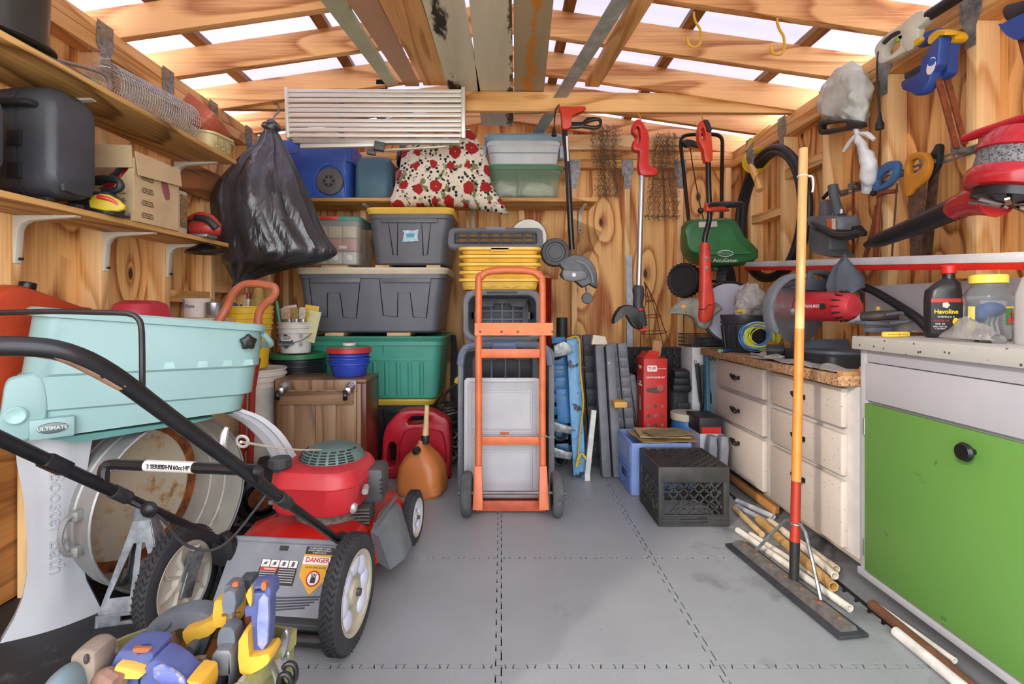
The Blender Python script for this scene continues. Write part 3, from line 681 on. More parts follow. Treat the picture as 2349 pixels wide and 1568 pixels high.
# squeegee
a=V((.985,2.115,0));e=V((1.06,1.515,0));dv=(e-a).normalized();L=(e-a).length
r=thing('floor_squeegee','long floor squeegee with orange-tipped wooden handle leaning upright','squeegee',(a+e)/2)
M=FR((a+e)/2,dv,(-dv.y,dv.x,0))
b=B();b.m=M;b.box((0,.0,.010),(L,.10,.012),bev=.003);part('rubber_blade',b,mt('#33353a',.7,0,.2,20),r,w=True)
b=B();b.m=M;b.prism([(-.028,.016),(.028,.016),(.022,.03),(.012,.034),(-.012,.034),(-.022,.03)],L*.94,FR((0,0,0),(0,1,0),(0,0,1)),bev=0);part('clamp_channel',b,mt('#8d8a86',.45,.6,.2,30),r,'steel clamp channel',w=True)
for i in range(7):
    b=B();b.m=M;b.lathe([(.010,.03),(.010,.037),(.005,.040)],T((i-3)*.082,0,0),10);part('bolt',b,mt('#8a6650',.6,.4),r,w=True)
h0=V((1.045,1.80,.045));h1=W(1843,340,1.92);hd=h1-h0
pt=lambda t:h0+hd*t
b=B();b.cyl(pt(-.012),pt(.075),.0155,.017,16);part('socket',b,mt('#2b2b2c',.5,.3),r,w=True)
b=B();b.cyl(pt(.06),pt(.21),.0165,n=16);part('red_band',b,mt('#a8301d',.4,0,.12,14),r,'red painted lower end',w=True)
b=B();b.cyl(pt(.21),pt(.56),.0162,n=16);part('orange_section',b,mt('#d9883a',.35,0,.1,16),r,'orange varnished section',w=True)
b=B();b.cyl(pt(.56),pt(1.0),.016,n=16,bev=.004);part('wooden_pole',b,wood('pole','#f0cf92','#d9ab62','z',2,.2,4,.4),r,w=True)
for s in (-1,1):
    tw('brace',[pt(.115),pt(.115)+dv*s*.05+V((0,0,-.01)),(a+e)/2+dv*s*.17+V((0,0,.046))],.006,GALV,r,n=6,k=2)
b=B();b.tor(pt(.115),.02,.004,hd,16,6);part('clip_ring',b,STEEL,r,w=True)
tw('hang_loop',[pt(.93)+V((.018,0,0)),pt(.93)+V((.035,0,.0)),pt(.93)+V((.04,0,-.03)),pt(.93)+V((.036,0,-.06))],.004,WHT,r,'white cord loop',n=6)
b=B();b.tor(pt(.93),.018,.003,hd,16,6);part('loop_ring',b,WHT,r,w=True)
# floor pipes by the cabinets
PI_=[('pipe','long white plastic pipe under the squeegee',(1692,1215),(1950,1395),.013,'#e4dfd2'),
('pipe','second white pipe against the first, shorter',(1722,1225),(1880,1325),.012,'#ddd6c4'),
('pipe','tan tube with open end, on the pile',(1740,1190),(1912,1345),.017,'#c99c5c'),
('pipe','pale tube nearest the drawers with open end',(1765,1195),(1918,1305),.016,'#e0cfae'),
('pipe','cream tube lying between the tan ones',(1800,1220),(1915,1320),.014,'#e8e0cc'),
('rod','short wooden dowel pointing at the crate',(1685,1165),(1748,1225),.013,'#d9b77c'),
('pipe','grey metal conduit along the drawer plinth',(1690,1148),(1775,1185),.013,'#b5b8bd'),
('pipe','grey metal conduit just outside the plinth one',(1690,1160),(1768,1200),.012,'#a9acb2'),
('rod','rusty steel rod along the cabinet base',(2000,1385),(2240,1582),.0155,'#6d4630'),
('pipe','thin white pipe between rod and cabinet',(2015,1390),(2190,1515),.009,'#ddd9d0'),
('pipe','white pipe nearest the camera beside the rusty rod',(2055,1448),(2240,1600),.015,'#e3e1dc')]
for i,(nm,lab,p,q,rad,col) in enumerate(PI_):
    z=rad if i not in (2,4) else rad+.024
    def fl_(p):
        D=(1-z)*F/(p[1]-705);return W(p[0],p[1],D)
    A=fl_(p);E_=fl_(q);d=(E_-A).normalized();r=thing(nm,lab,nm,A,group='pipes and rods on the floor by the drawers')
    b=B();b.m=AL(A,d);L=(E_-A).length
    if nm=='pipe':b.lathe([(rad*.75,L-.002),(rad,L),(rad,0),(rad*.75,.002),(rad*.75,.08),(.001,.08)][::-1] if 0 else [(.001,L-.06),(rad*.74,L-.06),(rad*.76,L),(rad,L),(rad,0),(rad*.76,0),(rad*.74,.06),(.001,.06)],n=14)
    else:b.lathe([(.001,0),(rad,0),(rad,L),(.001,L)],n=14)
    part('tube' if nm=='pipe' else 'shaft',b,mt(col,.5 if nm=='pipe' else .8,0,.2,14,.2,40),r,w=True)
b=B();b.box((1.33,2.75,.02),(.03,.62,.038),bev=.002);one('wood_strip',b,wood('strip','#c98f50','#8d5a28','y',2,.4,4),'bare wooden strip at the foot of the cream drawers','wood')
# yellow utility hooks on the ceiling
def hook(px,py,D,lab,s=1,lt='up'):
    p=W(px,py,D);b=B()
    P=[(0,0,.02),(0,0,0),(.012,0,-.03),(.03,0,-.055),(.035,0,-.09),(.028,0,-.125),(.005,0,-.14),(-.02,0,-.135),(-.032,0,-.115),(-.03,0,-.10)]
    b.tube([V(q)*s for q in P],.0055*s,8,k=3);one('utility_hook',b,mt('#d6a21e',.45,0,.1),lab,'hook',p,(0,0,10),group='yellow hooks screwed into the rafters')
hook(1592,38,2.20,'yellow utility hook under the front rafter, left of two',.95)
hook(1783,52,2.20,'yellow utility hook under the front rafter, right of two',1.0)
hook(1460,250,3.08,'yellow hook holding the red trimmer with silver shaft',.75)
hook(1603,250,3.08,'yellow hook holding the red and black trimmer',.75)
# ================= CHIPBOARD TOP THINGS
zt=.7455
# grey towels
def cloth(nm,lab,c,w,d,col,rot=0,seed=0,drop=.05,z0=.004,cl='towel'):
    def f(u,v):
        x=(u-.5)*d;y=(v-.5)*w
        n=mn.noise(V((x*9,y*9,seed)));m_=mn.noise(V((x*24,y*24,seed+5)))
        z=z0+.016*abs(n)+.006*abs(m_)+.006
        return (x,y,z)
    b=B();b.grid(f,26,34,th=-.006);return one(nm,b,mt(col,.95,0,.14,60,.5,220,stretch=(1,1,1)),lab,cl,(c[0],c[1],zt),(0,0,rot))
cloth('towel','grey waffle-weave towel in front of the mitre saw at the worktop edge',(1.315,2.24),.60,.085,'#9d9c99',4,3)
cloth('towel','small beige shop cloth folded beside the black mallet',(1.325,2.52),.20,.09,'#b9b0a2',-8,9)
# mitre saw
bc=V((1.352,2.30,.985));n=V((.25,-.97,0)).normalized()
r=thing('mitre_saw','red and grey mitre saw with clear blade guard on the chipboard top','saw',(1.5,2.33,zt+.03))
zs=zt+.002;M_sg=mt('#3b3f46',.45,0,.12,10)
b=B();b.rl([(zs,.26,.36,.03,1.50,2.28),(zs+.045,.26,.36,.03,1.50,2.28),(zs+.05,.25,.35,.03,1.50,2.28)]);part('base',b,mt('#2b2d31',.5,0,.15,10),r,w=True)
b=B();b.rl([(zs+.05,.26,.06,.01,1.52,2.40),(zs+.10,.26,.04,.01,1.52,2.41)]);part('fence',b,mt('#5d6670',.5,.2,.1,14),r,w=True)
b=B();b.lathe([(.125,zs+.048),(.125,zs+.062),(.001,zs+.062)],T(1.50,2.28,0),40);part('turntable',b,mt('#59606a',.5,.2,.1,14),r,w=True)
for k in range(5):
    b=B();b.box((1.382+k*.0,2.15+k*.05,zs+.020),(.012,.02,.022));part('rib',b,mt('#191a1c',.6),r,w=True)
Mb=AL(bc,n)
b=B();P=[]
for i in range(80):P+=[(.142*math.cos(2*math.pi*i/80),.142*math.sin(2*math.pi*i/80)),(.150*math.cos(2*math.pi*(i+.3)/80),.150*math.sin(2*math.pi*(i+.3)/80))]
b.prism(P,.0025,Mb,[circ(.012,12)]);part('saw_blade',b,mt('#a9abad',.25,.85,.15,30),r,'round toothed steel blade',w=True)
b=B();b.lathe([(.03,-.012),(.03,.012),(.001,.012)],Mb,20);part('arbor',b,GALV,r,w=True)
# upper guard (solid grey) and clear lower guard
def arc(a0,a1,r0,r1,k=20):return [(r1*math.cos(math.radians(a0+(a1-a0)*i/k)),r1*math.sin(math.radians(a0+(a1-a0)*i/k))) for i in range(k+1)]+[(r0*math.cos(math.radians(a1+(a0-a1)*i/k)),r0*math.sin(math.radians(a1+(a0-a1)*i/k))) for i in range(k+1)]
M_cl=mt('#c9cdd0',.15,0,0,trans=.85,alpha=.75)
b=B();b.prism(arc(80,215,.02,.163),.010,Mb@T(0,0,-.020),bev=0);part('lower_guard',b,M_cl,r,'clear plastic blade guard',w=True)
b=B();b.prism(arc(40,215,.150,.172),.05,Mb,bev=.004);part('guard_rim',b,mt('#8e959c',.3,.1,.1,10,trans=.3),r,w=True)
b=B();b.prism([(-.03,-.0),(.13,.0),(.13,.09),(.05,.10),(-.03,.07)],.012,Mb@R(0,0,115)@T(0,-.05,-.02));part('guard_plate',b,mt('#a9b5c6',.35,.2,.08,10),r,'pale blue-grey guard plate',w=True)
mo=bc+V((.03,.01,.02))
b=B();b.lathe([(.040,.0),(.062,.01),(.066,.04),(.064,.17),(.060,.20)],AL(mo,n),28);part('motor_housing',b,mt('#b4232b',.35,0,.12,14),r,'red motor housing',w=True)
b=B();b.lathe([(.060,.20),(.056,.235),(.040,.255),(.001,.258)],AL(mo,n),28);mc=part('motor_cap',b,mt('#c0333a',.5,0,.1,20),r,'red ribbed motor cap',w=True)
for k in range(14):
    b=B();b.m=AL(mo,n)@R(0,0,k*360/14)@T(.058,0,.218);b.box((0,0,0),(.008,.006,.036),(0,-22,0));part('vent_slot',b,mt('#3a1114',.6),mc,w=True)
side=n.cross(V((0,0,1))).normalized()
lm=FR(mo+n*.10+side*.0665,n,(0,0,1))
txt('MILWAUKEE',.019,lm,WHT,r,'lettering')
for o in [x for x in r.children if x.name.startswith('lettering')]:o.data.transform(ROOTM[r.name].inverted())
b=B();b.cyl(mo+n*.165+side*.058,mo+n*.165+side*.070,.013,n=18);part('brush_cap',b,BLK,r,w=True)
# handle
f=lambda p:s2(qD(p,2.30),2)
b=B();b.prism(f([(1790,648),(1812,640),(1845,640),(1847,624),(1870,618),(1898,622),(1908,640),(1905,664),(1880,668),(1800,660)]),.045,MD(2.30),[f([(1862,630),(1888,632),(1893,642),(1868,642)])],bev=.005);part('handle',b,mt('#43474d',.5,0,.1,12),r,'grey top carry handle',w=True)
b=B();b.cyl(W(1786,654,2.27),W(1830,648,2.29),.016,n=14,bev=.004);part('grip',b,mt('#3a3d42',.6),r,w=True)
tw('power_cord',[W(1885,655,2.33),W(1935,652,2.30),W(1972,668,2.27),W(1976,692,2.27),W(1958,712,2.27)],.0075,BLK,r,'black power cord')
# dust bag
b=B();rings=[]
for (px,py,w_,d_) in ((1934,588,6,6),(1928,600,26,20),(1932,620,52,36),(1942,645,80,44),(1944,665,76,46),(1930,680,52,40),(1922,694,34,30)):
    c=W(px,py,2.17);s_=2.17/F
    rings.append([(c.x+math.cos(a)*w_/2*s_*(1+.10*math.sin(5*a)),c.y+math.sin(a)*d_/2*s_*(1+.14*math.sin(5*a+1)),c.z+.02*math.cos(a)) for a in [2*math.pi*i/30 for i in range(30)]])
b.loft(rings);b.noise(.006,22);part('dust_bag',b,mt('#4d545c',.7,0,.12,16,.3,120),r,'grey cloth dust bag',w=True)
# vacuum hose to the right
r=thing('vacuum_hose','thick black hose sagging from the dust bag down behind the worktop','hose',W(2050,700,2.1))
tw('tube',[W(1975,655,2.30),W(2010,670,2.24),W(2060,700,2.14),W(2105,730,2.05),W(2140,765,1.99)],.0175,mt('#26282b',.5,0,.1,14),r,n=12)
# stuff behind on white counter-left: tools and papers
r=thing('caulking_gun','grey tool with yellow knob lying at the back by the white board','tool',W(2010,725,2.20))
b=B();b.cyl(W(1975,726,2.22),W(2062,722,2.14),.021,n=16,bev=.003);part('barrel',b,mt('#6a5f58',.5,.3,.2,20),r,w=True)
b=B();b.cyl(W(1940,728,2.26),W(1975,727,2.22),.028,n=16,bev=.004);part('nose',b,mt('#cfcfcc',.4),r,'white plastic nose',w=True)
b=B();b.cyl(W(2014,703,2.18),W(2014,711,2.18),.009,n=12);part('knob',b,YEL,r,'yellow knob',w=True)
tw('lever',[W(2030,722,2.12),W(2075,718,2.10),W(2090,735,2.08),W(2040,742,2.10)],.008,mt('#7b8087',.4,.3),r)
b=B();b.box(W(2010,742,2.2),(.16,.06,.016),(0,4,10),bev=.003);b.box(W(2015,756,2.2),(.12,.04,.022),(0,0,14),bev=.004);part('body',b,mt('#8a929e',.45,.1,.1,12),r,w=True)
b=B();b.box((1.685,2.02,.815),(.12,.16,.138),bev=.002);one('dark_red_box',b,mt('#4a1d18',.6,0,.15,10),'dark red box at the back between saw and white worktop','box')
# black pot with cord coil
r=thing('black_pail','black ribbed plastic pail on the chipboard top by the wall','bucket',(1.42,2.93,zt))
b=B();pr=[(.105,0),(.112,.008),(.13,.16),(.136,.165),(.138,.175),(.133,.178),(.137,.20),(.137,.212),(.131,.212),(.128,.17),(.108,.012),(.001,.010)];b.lathe(pr,None,36);part('body',b,mt('#34373c',.4,0,.15,12,.15,50),r)
for k in range(18):
    b=B();b.m=R(0,0,k*20);b.cyl((.1165,0,.02),(.131,0,.15),.0045,n=6);part('rib',b,mt('#2a2c30',.4),r)
r=thing('clear_plastic_wrap','crumpled clear plastic wrap stuffed into the black pail','wrap',(1.44,2.93,zt+.19))
b=B();b.ell((0.01,0,.09),(.085,.07,.10),u=30,v=22).noise(.03,13).noise(.012,40);b.ell((-.05,-.03,.03),(.05,.04,.04),u=20,v=14).noise(.012,40);part('film',b,mt('#bdbab4',.2,0,.15,16,alpha=.72),r)
b=B();b.box((-.075,-.06,.045),(.05,.02,.020),(0,0,10),bev=.003);part('yellow_clip',b,YEL,r,'yellow clip')
r=thing('round_tray','pale round tray with black rim leaning behind the pail','tray',(1.42,3.13,zt+.20))
Mt=FR((1.44,3.14,zt+.219),(1,.05,0),(0,.25,1))
b=B();b.lathe([(.001,0),(.195,0),(.195,.006),(.001,.006)],Mt,48);part('disc',b,mt('#b9bcc8',.4,0,.05),r,w=True)
b=B();b.tor(Mt@V((0,0,0)),.2,.011,Mt.to_3x3()@V((0,0,1)),48,8);part('rim',b,BLK,r,'black rim',w=True)
r=thing('cord_coil','coil of yellow and blue cord on the chipboard top','cord',(1.27,2.66,zt))
cc=V((1.37,2.70,zt+.10));random.seed(5)
for k in range(34):
    rr=.048+.03*random.random();nn=V((-.55+.25*random.random(),-.8,.1*random.random()));c2=cc+V((.045*(k/34)-.01+random.uniform(-.006,.006),random.uniform(-.012,.012),random.uniform(-.006,.008)))
    M=AL(c2,nn);P=[M@V((rr*1.12*math.cos(a),rr*(.92+.1*random.random())*math.sin(a),random.uniform(-.006,.006))) for a in [2*math.pi*i/12 for i in range(12)]]
    blue=k<10
    tw('cord_loop',P,.0027,mt('#4a86c4' if blue else '#d9dc4a',.6,0,.08),r,None,5,2,True)
r=thing('rubber_mallet','short black mallet head toward the camera on the beige cloth','mallet',(1.36,2.56,zt+.02))
b=B();b.cyl(W(1758,802,2.54),W(1800,803,2.50),.027,n=22,bev=.004);part('head',b,mt('#303236',.5,0,.1),r,w=True)
b=B();b.cyl(W(1796,803,2.50),W(1830,806,2.47),.013,n=12);part('handle',b,BLK,r,w=True)
r=thing('spring_clamp','orange spring clamp behind the black mallet','clamp',(1.42,2.62,zt))
ptD('jaw',[(1760,786),(1775,784),(1800,798),(1802,822),(1792,822),(1790,806),(1770,800)],2.60,.03,mt('#d8861f',.4,0,.1),r,sm=2)
b=B();b.cyl(W(1782,795,2.56),W(1798,812,2.56),.007,n=8);part('spring',b,STEEL,r,w=True)
r=thing('screwdriver','blue screwdriver with green cap lying by the cord coil','screwdriver',(1.30,2.80,zt))
b=B();b.m=T(1.28,2.86,zt+.011)@R(0,0,-62);b.cyl((0,-.045,0),(0,.045,0),.010,n=10,bev=.003);part('handle',b,mt('#1f4d86',.4),r,w=True)
b=B();b.m=T(1.28,2.86,zt+.011)@R(0,0,-62);b.cyl((0,-.065,0),(0,-.045,0),.0095,n=10);part('end_cap',b,mt('#6fb88e',.4),r,w=True)
b=B();b.m=T(1.28,2.86,zt+.011)@R(0,0,-62);b.cyl((0,.045,0),(0,.075,0),.009,n=10);part('tip_cap',b,mt('#d3d84a',.4),r,w=True)
# ================= BACK WALL TOOLS (hang from the tie beam, y~3.05)
c=lambda L:[(1220+x/2.613,220+y/2.613) for x,y in L]
D=3.02;s_=D/F
r=thing('electric_edger','black lawn edger with red top handle and round guard hung on the beam','edger',W(1300,300,D))
b=B();puff(b,s2(qD(c([(162,68),(240,72),(318,66),(310,95),(240,125),(235,195),(190,210),(178,190),(172,110)]),D),2),.05,MD(D),.1);part('top_handle',b,ORG,r,'red T-shaped top handle',w=True)
f=lambda p:s2(qD(c(p),D-.01),2)
b=B();b.prism(f([(235,160),(300,160),(330,132),(400,132),(420,155),(410,190),(370,200),(300,190),(240,195)]),.03,MD(D-.01),[f([(335,160),(395,145),(405,165),(385,182),(325,175)])],bev=.004);part('side_handle',b,BLKG,r,'black loop side handle',w=True)
tw('shaft',[W(*p,D) for p in c([(195,205),(215,430),(228,700),(240,920)])],.0175,BLKG,r,n=12)
ptD('print',c([(204,240),(216,240),(222,390),(212,390)]),D-.019,.003,WHT,r,'white printed strip',bev=0)
cw=W(*c([(138,938)])[0],D-.02)
b=B();b.lathe([(.001,-.03),(.04,-.032),(.043,-.026),(.055,-.026),(.06,-.034),(.078,-.03),(.084,-.015),(.084,.03),(.001,.03)],AL(cw,(0,1,0)),36);part('motor_wheel',b,mt('#4a4d51',.5,0,.15,14),r,'dark grey round motor cap',w=True)
b=B();puff(b,s2(qD(c([(150,1000),(200,965),(260,950),(330,975),(375,1030),(388,1100),(385,1155),(345,1130),(300,1150),(250,1110),(190,1100),(165,1070),(180,1040)]),D),2),.09,MD(D-.01),.1);part('blade_guard',b,mt('#5a5e62',.45,0,.12,12),r,'grey curved blade guard',w=True)
b=B();b.tube([W(*p,D-.058) for p in c([(262,985),(320,1010),(355,1060),(368,1120)])],.008,8,k=4);part('guard_bead',b,mt('#83888c',.4),r,w=True)
b=B();puff(b,s2(qD(c([(182,1045),(250,1050),(320,1050),(325,1095),(250,1110),(190,1100)]),D-.06),2),.03,MD(D-.06),.1);part('cover',b,mt('#777b7f',.45,.1),r,w=True)
b=B();b.cyl(W(*c([(253,1072)])[0],D-.08),W(*c([(253,1072)])[0],D-.07),.012,n=10);part('bolt',b,WHT,r,w=True)
b=B();b.bar(W(*c([(325,1110)])[0],D-.02),W(*c([(335,1210)])[0],D-.02),.012,.03);part('wheel_arm',b,mt('#77726a',.5,.3),r,w=True)
b=B();b.lathe([(.02,-.012),(.03,-.012),(.033,-.006),(.033,.006),(.03,.012),(.02,.012)],AL(W(*c([(331,1212)])[0],D-.03),(0,1,0)),24);b.lathe([(.001,-.008),(.021,-.008),(.021,.008),(.001,.008)],AL(W(*c([(331,1212)])[0],D-.03),(0,1,0)),16);part('guide_wheel',b,mt('#5c5f63',.6),r,w=True)
tw('power_cord',[W(1283,240,D+.02),W(1274,255,D+.02),W(1271,295,D+.02)],.004,BLK,r);b=B();b.lathe([(.006,.03),(.014,.0),(.017,-.02),(.012,-.024)],T(W(1271,304,D+.02)),12);part('plug',b,BLK,r,w=True)
# trimmer 1
D=3.06
r=thing('string_trimmer','red string trimmer with straight silver shaft hung on a yellow hook','trimmer',W(1470,420,D))
f=lambda p:s2(qD(c(p),D),2)
b=B();b.prism(f([(608,160),(635,146),(660,165),(685,215),(697,255),(695,390),(705,425),(740,440),(742,478),(690,482),(646,476),(634,420),(640,340),(612,335),(600,310),(608,270),(625,250),(600,225),(598,190)]),.055,MD(D),[f([(625,190),(640,205),(645,260),(636,290),(628,290),(632,250),(618,215)])],bev=.008);part('motor_body',b,mt('#d02a26',.35,0,.08,8),r,w=True)
b=B();b.cyl(W(*c([(660,476)])[0],D),W(*c([(640,1150)])[0],D),.0165,n=16);part('shaft',b,mt('#c3c8cf',.28,.8,.05),r,'polished silver shaft',w=True)
b=B();b.tube([W(*p,D) for p in c([(641,1135),(638,1160),(640,1200),(636,1250),(645,1300),(660,1380)])],[.026,.036,.032,.030,.036,.034],14,k=3);part('lower_joint',b,mt('#3d4248',.5,0,.15,14),r,'dark grey lower joint',w=True)
b=B();puff(b,s2(qD(c([(480,1365),(485,1320),(520,1265),(570,1250),(620,1265),(650,1310),(660,1390),(620,1395),(590,1360),(560,1310),(520,1335)]),D-.02),2),.07,MD(D-.02),.1);part('guard',b,mt('#202225',.4,0,.3,20),r,'black debris guard',w=True)
b=B();b.tor(W(*c([(662,1375)])[0],D-.03),.028,.009,(0,1,.3),20,8,200,360);b.ell(W(*c([(652,1280)])[0],D-.035),(.022,.012,.010));part('red_trim',b,REDP,r,'red edge trim',w=True)
# trimmer 2
r=thing('string_trimmer','red and black string trimmer with loop grip and wide clear guard','trimmer',W(1620,480,D-.05));D=3.02
f=lambda p:s2(qD(c(p),D),2)
b=B();b.prism(f([(1012,152),(1042,150),(1062,190),(1070,260),(1076,392),(1032,398),(1020,330),(1000,290),(990,250),(992,200)]),.05,MD(D),[f([(1008,205),(1022,200),(1032,240),(1028,275),(1012,258)])],bev=.007);part('handle_body',b,ORG,r,w=True)
b=B();puff(b,s2(qD(c([(1018,155),(1045,152),(1064,195),(1066,225),(1040,222),(1032,185)]),D-.005),2),.06,MD(D-.005),.1);part('grip_cover',b,BLK,r,'black grip cover',w=True)
tw('shaft',[W(*p,D) for p in c([(1057,392),(1060,560),(1066,680),(1060,760),(1038,840),(1036,905)])],.0155,BLKG,r,n=12)
b=B();puff(b,s2(qD(c([(1036,655),(1060,640),(1095,650),(1150,668),(1180,690),(1100,692),(1040,695)]),D-.02),2),.05,MD(D-.02),.12);part('grip_collar',b,ORG,r,w=True)
cw=W(*c([(1150,658)])[0],D-.06);b=B();b.tube([cw+V((.085*math.cos(a),.09*math.sin(a)-.03,.012*math.sin(a))) for a in [2*math.pi*i/14 for i in range(14)]],.0135,8,True,2);part('loop_grip',b,BLK,r,'black loop grip',w=True)
b=B();rings=[]
for (x,y,w_,dp) in ((1036,880,46,.05),(1038,960,58,.055),(1040,1100,62,.06),(1044,1190,78,.065),(1044,1260,86,.075),(1036,1320,78,.07),(1030,1352,46,.05)):
    q=W(*c([(x,y)])[0],D-.01);rings.append([(q.x+u,q.y+v,q.z) for u,v in rrect(w_/2.613*D/F,dp,.02,4)])
b.loft(rings);part('lower_body',b,mt('#d8402c',.42,0,.12,10),r,'orange-red lower body',w=True)
for z,rr,col in ((1030,.011,'#8d9296'),(970,.010,'#8d9296')):
    b=B();b.ell(W(*c([(1048,z)])[0],D-.042),(rr,.004,rr));part('badge',b,mt(col,.4),r,w=True)
tw('seam',[W(*p,D-.048) for p in c([(1000,1278),(1040,1276),(1052,1255),(1084,1250)])],.0025,mt('#5c1c14'),r)
b=B();puff(b,s2(qD(c([(818,1302),(850,1255),(905,1218),(1000,1208),(1090,1230),(1142,1275),(1090,1315),(1075,1370),(1040,1398),(990,1385),(965,1335),(900,1310)]),D+.03),2),.07,MD(D+.03),.3);part('guard',b,mt('#a3a294',.35,0,.25,16,trans=.25,dust=('#6e7060',40,.15)),r,'cloudy wide line guard',w=True)
b=B();b.ell(W(*c([(910,1262)])[0],D-.01),(.018,.004,.014));part('sticker',b,mt('#d9a05a',.5),r,'orange sticker',w=True)
# green spreader
D=3.42
D=3.36
r=thing('seed_spreader','green drop spreader with black U handle hanging on the back wall behind the trimmers','spreader',W(1640,560,D))
MG=mt('#2f6b3c',.4,0,.12,8,spots=('#77a07c',5,.66,.05))
o1=s2(qD(c([(912,800),(930,748),(1060,742),(1180,745),(1240,850),(1330,940),(1300,1005),(1180,1025),(1090,1030),(1000,1018),(925,955),(908,880)]),D),2)
b=B();puff(b,o1,.24,MD(D),.16,4);part('hopper',b,MG,r,w=True)
b=B();puff(b,s2(qD(c([(935,770),(1175,762),(1225,860),(1300,935),(1200,945),(1020,945),(945,925),(925,850)]),D-.12),2),.02,MD(D-.122),.05);part('hopper_inner',b,mt('#3b7a49',.35,0,.1,6),r,w=True)
b=B();b.tube([W(*p,D-.135) for p in c([(1000,948),(1100,946),(1200,944),(1310,938)])],.006,6,k=2);part('rim_line',b,mt('#4f8a5c',.35),r,w=True)
b=B();puff(b,s2(qD(c([(1060,1030),(1150,1030),(1130,1048),(1080,1048)]),D),1),.1,MD(D),.1);part('outlet',b,MG,r,w=True)
q=W(*c([(1160,990)])[0],D-.137);lm=MD(D-.136);lm=FR(q,(1,0,0),(0,0,1))
txt('Scotts',.024,lm@T(0,.05,0),WHT,r,sx=1.3);txt('AccuGreen',.034,lm@T(0,.005,0),WHT,r)
for k in list(r.children):
    if k.name.startswith('lettering'):k.data.transform(ROOTM[r.name].inverted())
b=B();b.tube([q+V((.05*math.cos(i*.3),0,.05+.019*math.sin(i*.3))) for i in range(21)],.0025,5,True);part('logo_ring',b,WHT,r,'white oval logo ring',w=True)
ptD('label',c([(1000,755),(1108,750),(1112,782),(1000,788)]),D-.136,.003,mt('#d8d3c4',.5),r,'pale label',bev=0)
tw('handle_frame',[W(*p,D+.02) for p in c([(940,745),(925,600),(905,400),(893,290),(905,245),(950,232),(1030,230),(1100,232),(1138,255),(1142,320),(1138,520),(1136,745)])],.0125,BLKG,r,'black U-shaped push handle',n=10)
tw('control_rod',[W(*p,D) for p in c([(950,310),(965,420),(990,560),(1012,670),(1030,740)])],.004,BLK,r,n=6)
b=B();puff(b,s2(qD(c([(900,270),(950,265),(1000,290),(1005,312),(960,300),(930,310),(900,290)]),D),2),.04,MD(D),.1);part('control_lever',b,BLK,r,w=True)
b=B();b.ell(W(*c([(1012,686)])[0],D),(.02,.02,.02));part('control_knob',b,BLK,r,w=True)
for (x,y,rx,nm) in ((915,1105,-1,0),(1165,1115,1,0)):
    q=W(*c([(x,y)])[0],D-.03);a_=V((.75*rx,-.66,0))
    b=B();b.lathe([(.03,.02),(.09,.022),(.098,.03),(.108,.03),(.112,.02),(.112,-.02),(.108,-.03),(.09,-.03),(.06,-.01),(.001,-.008)],AL(q,a_),36)
    w_=part('wheel',b,mt('#232426',.6,0,.2,12),r,'black plastic wheel',w=True)
    for k in range(26):
        b=B();b.m=AL(q,a_)@R(0,0,k*360/26);b.box((.112,0,0),(.006,.010,.05));part('tread',b,BLK,w_,w=True)
b=B();b.cyl(W(*c([(915,1105)])[0],D-.03),W(*c([(1165,1112)])[0],D-.03),.009,n=8);part('axle',b,BLK,r,w=True)
ptD('agitator_flap',c([(955,1005),(1005,1020),(1000,1060),(975,1080)]),D-.05,.02,mt('#d8591f',.45),r,'orange flap')
# wall oddments
r=thing('wall_clock','round cream wall clock half hidden behind the bins','clock',W(1212,545,3.81))
b=B();b.lathe([(.11,-.018),(.135,-.02),(.142,-.008),(.142,.03)],AL(W(1212,545,3.82),(0,1,0)),40);part('rim',b,mt('#b7b3a6',.35,.4),r,w=True)
b=B();b.lathe([(.001,-.006),(.13,-.006),(.13,.02),(.001,.02)],AL(W(1212,545,3.82),(0,1,0)),40);part('dial',b,mt('#dcc8a4',.6),r,w=True)
lm=FR(W(1212,545,3.812),(1,0,0),(0,0,1))
for k,s in enumerate(('12','1','2','3','4','5','6','7','8','9','10','11')):
    a=math.radians(90-30*k);o=txt(s,.03,ROOTM[r.name].inverted()@lm@T(.098*math.cos(a),.098*math.sin(a),.001),BLK,r,'numeral')
for a,L in ((60,.06),(20,.085)):
    b=B();b.m=lm@R(0,0,a);b.box((0,L/2,.002),(.006,L,.002));part('clock_hand',b,BLK,r,w=True)
def chick(nm,lab,pix0,pix1,w0,w1,seed,D=3.78):
    random.seed(seed);b=B();a=W(*pix0,D);e=W(*pix1,D);h=(a-e).length
    for k in range(46):
        x0=random.uniform(-1,1);P=[];ph=random.random()*6
        for i in range(22):
            t=i/21;p=a.lerp(e,t);w_=w0+(w1-w0)*t
            P.append(p+V((x0*w_*(.8+.25*mn.noise(V((t*3,x0*2,seed))))+.008*(1 if i%2 else -1),.035*mn.noise(V((x0*3,t*6,seed+3)))+.02*math.sin(ph+t*9),.006*random.uniform(-1,1))))
        b.tube(P,.0012,3)
    for k in range(50):
        t=random.random();p=a.lerp(e,t);w_=w0+(w1-w0)*t;P=[]
        for i in range(12):P.append(p+V(((i/11*2-1)*w_,.035*mn.noise(V((i*.3,t*6,seed))),.018*mn.noise(V((i*.7,k*3.1,seed)))+.008*(i%2))))
        b.tube(P,.0012,3)
    return one(nm,b,mt('#6f6453',.6,.4,.2,30),lab,'wire',group='chicken wire bundles on the back wall')
chick('chicken_wire','rolled bundle of chicken wire on the back wall beside the edger',(1388,288),(1396,452),.13,.10,3)
chick('chicken_wire','wider bundle of chicken wire between the two red trimmers',(1530,305),(1518,505),.10,.14,8)
b=B();M=FR(W(1330,552,3.80),(.9,0,-.42),(.42,0,.9))
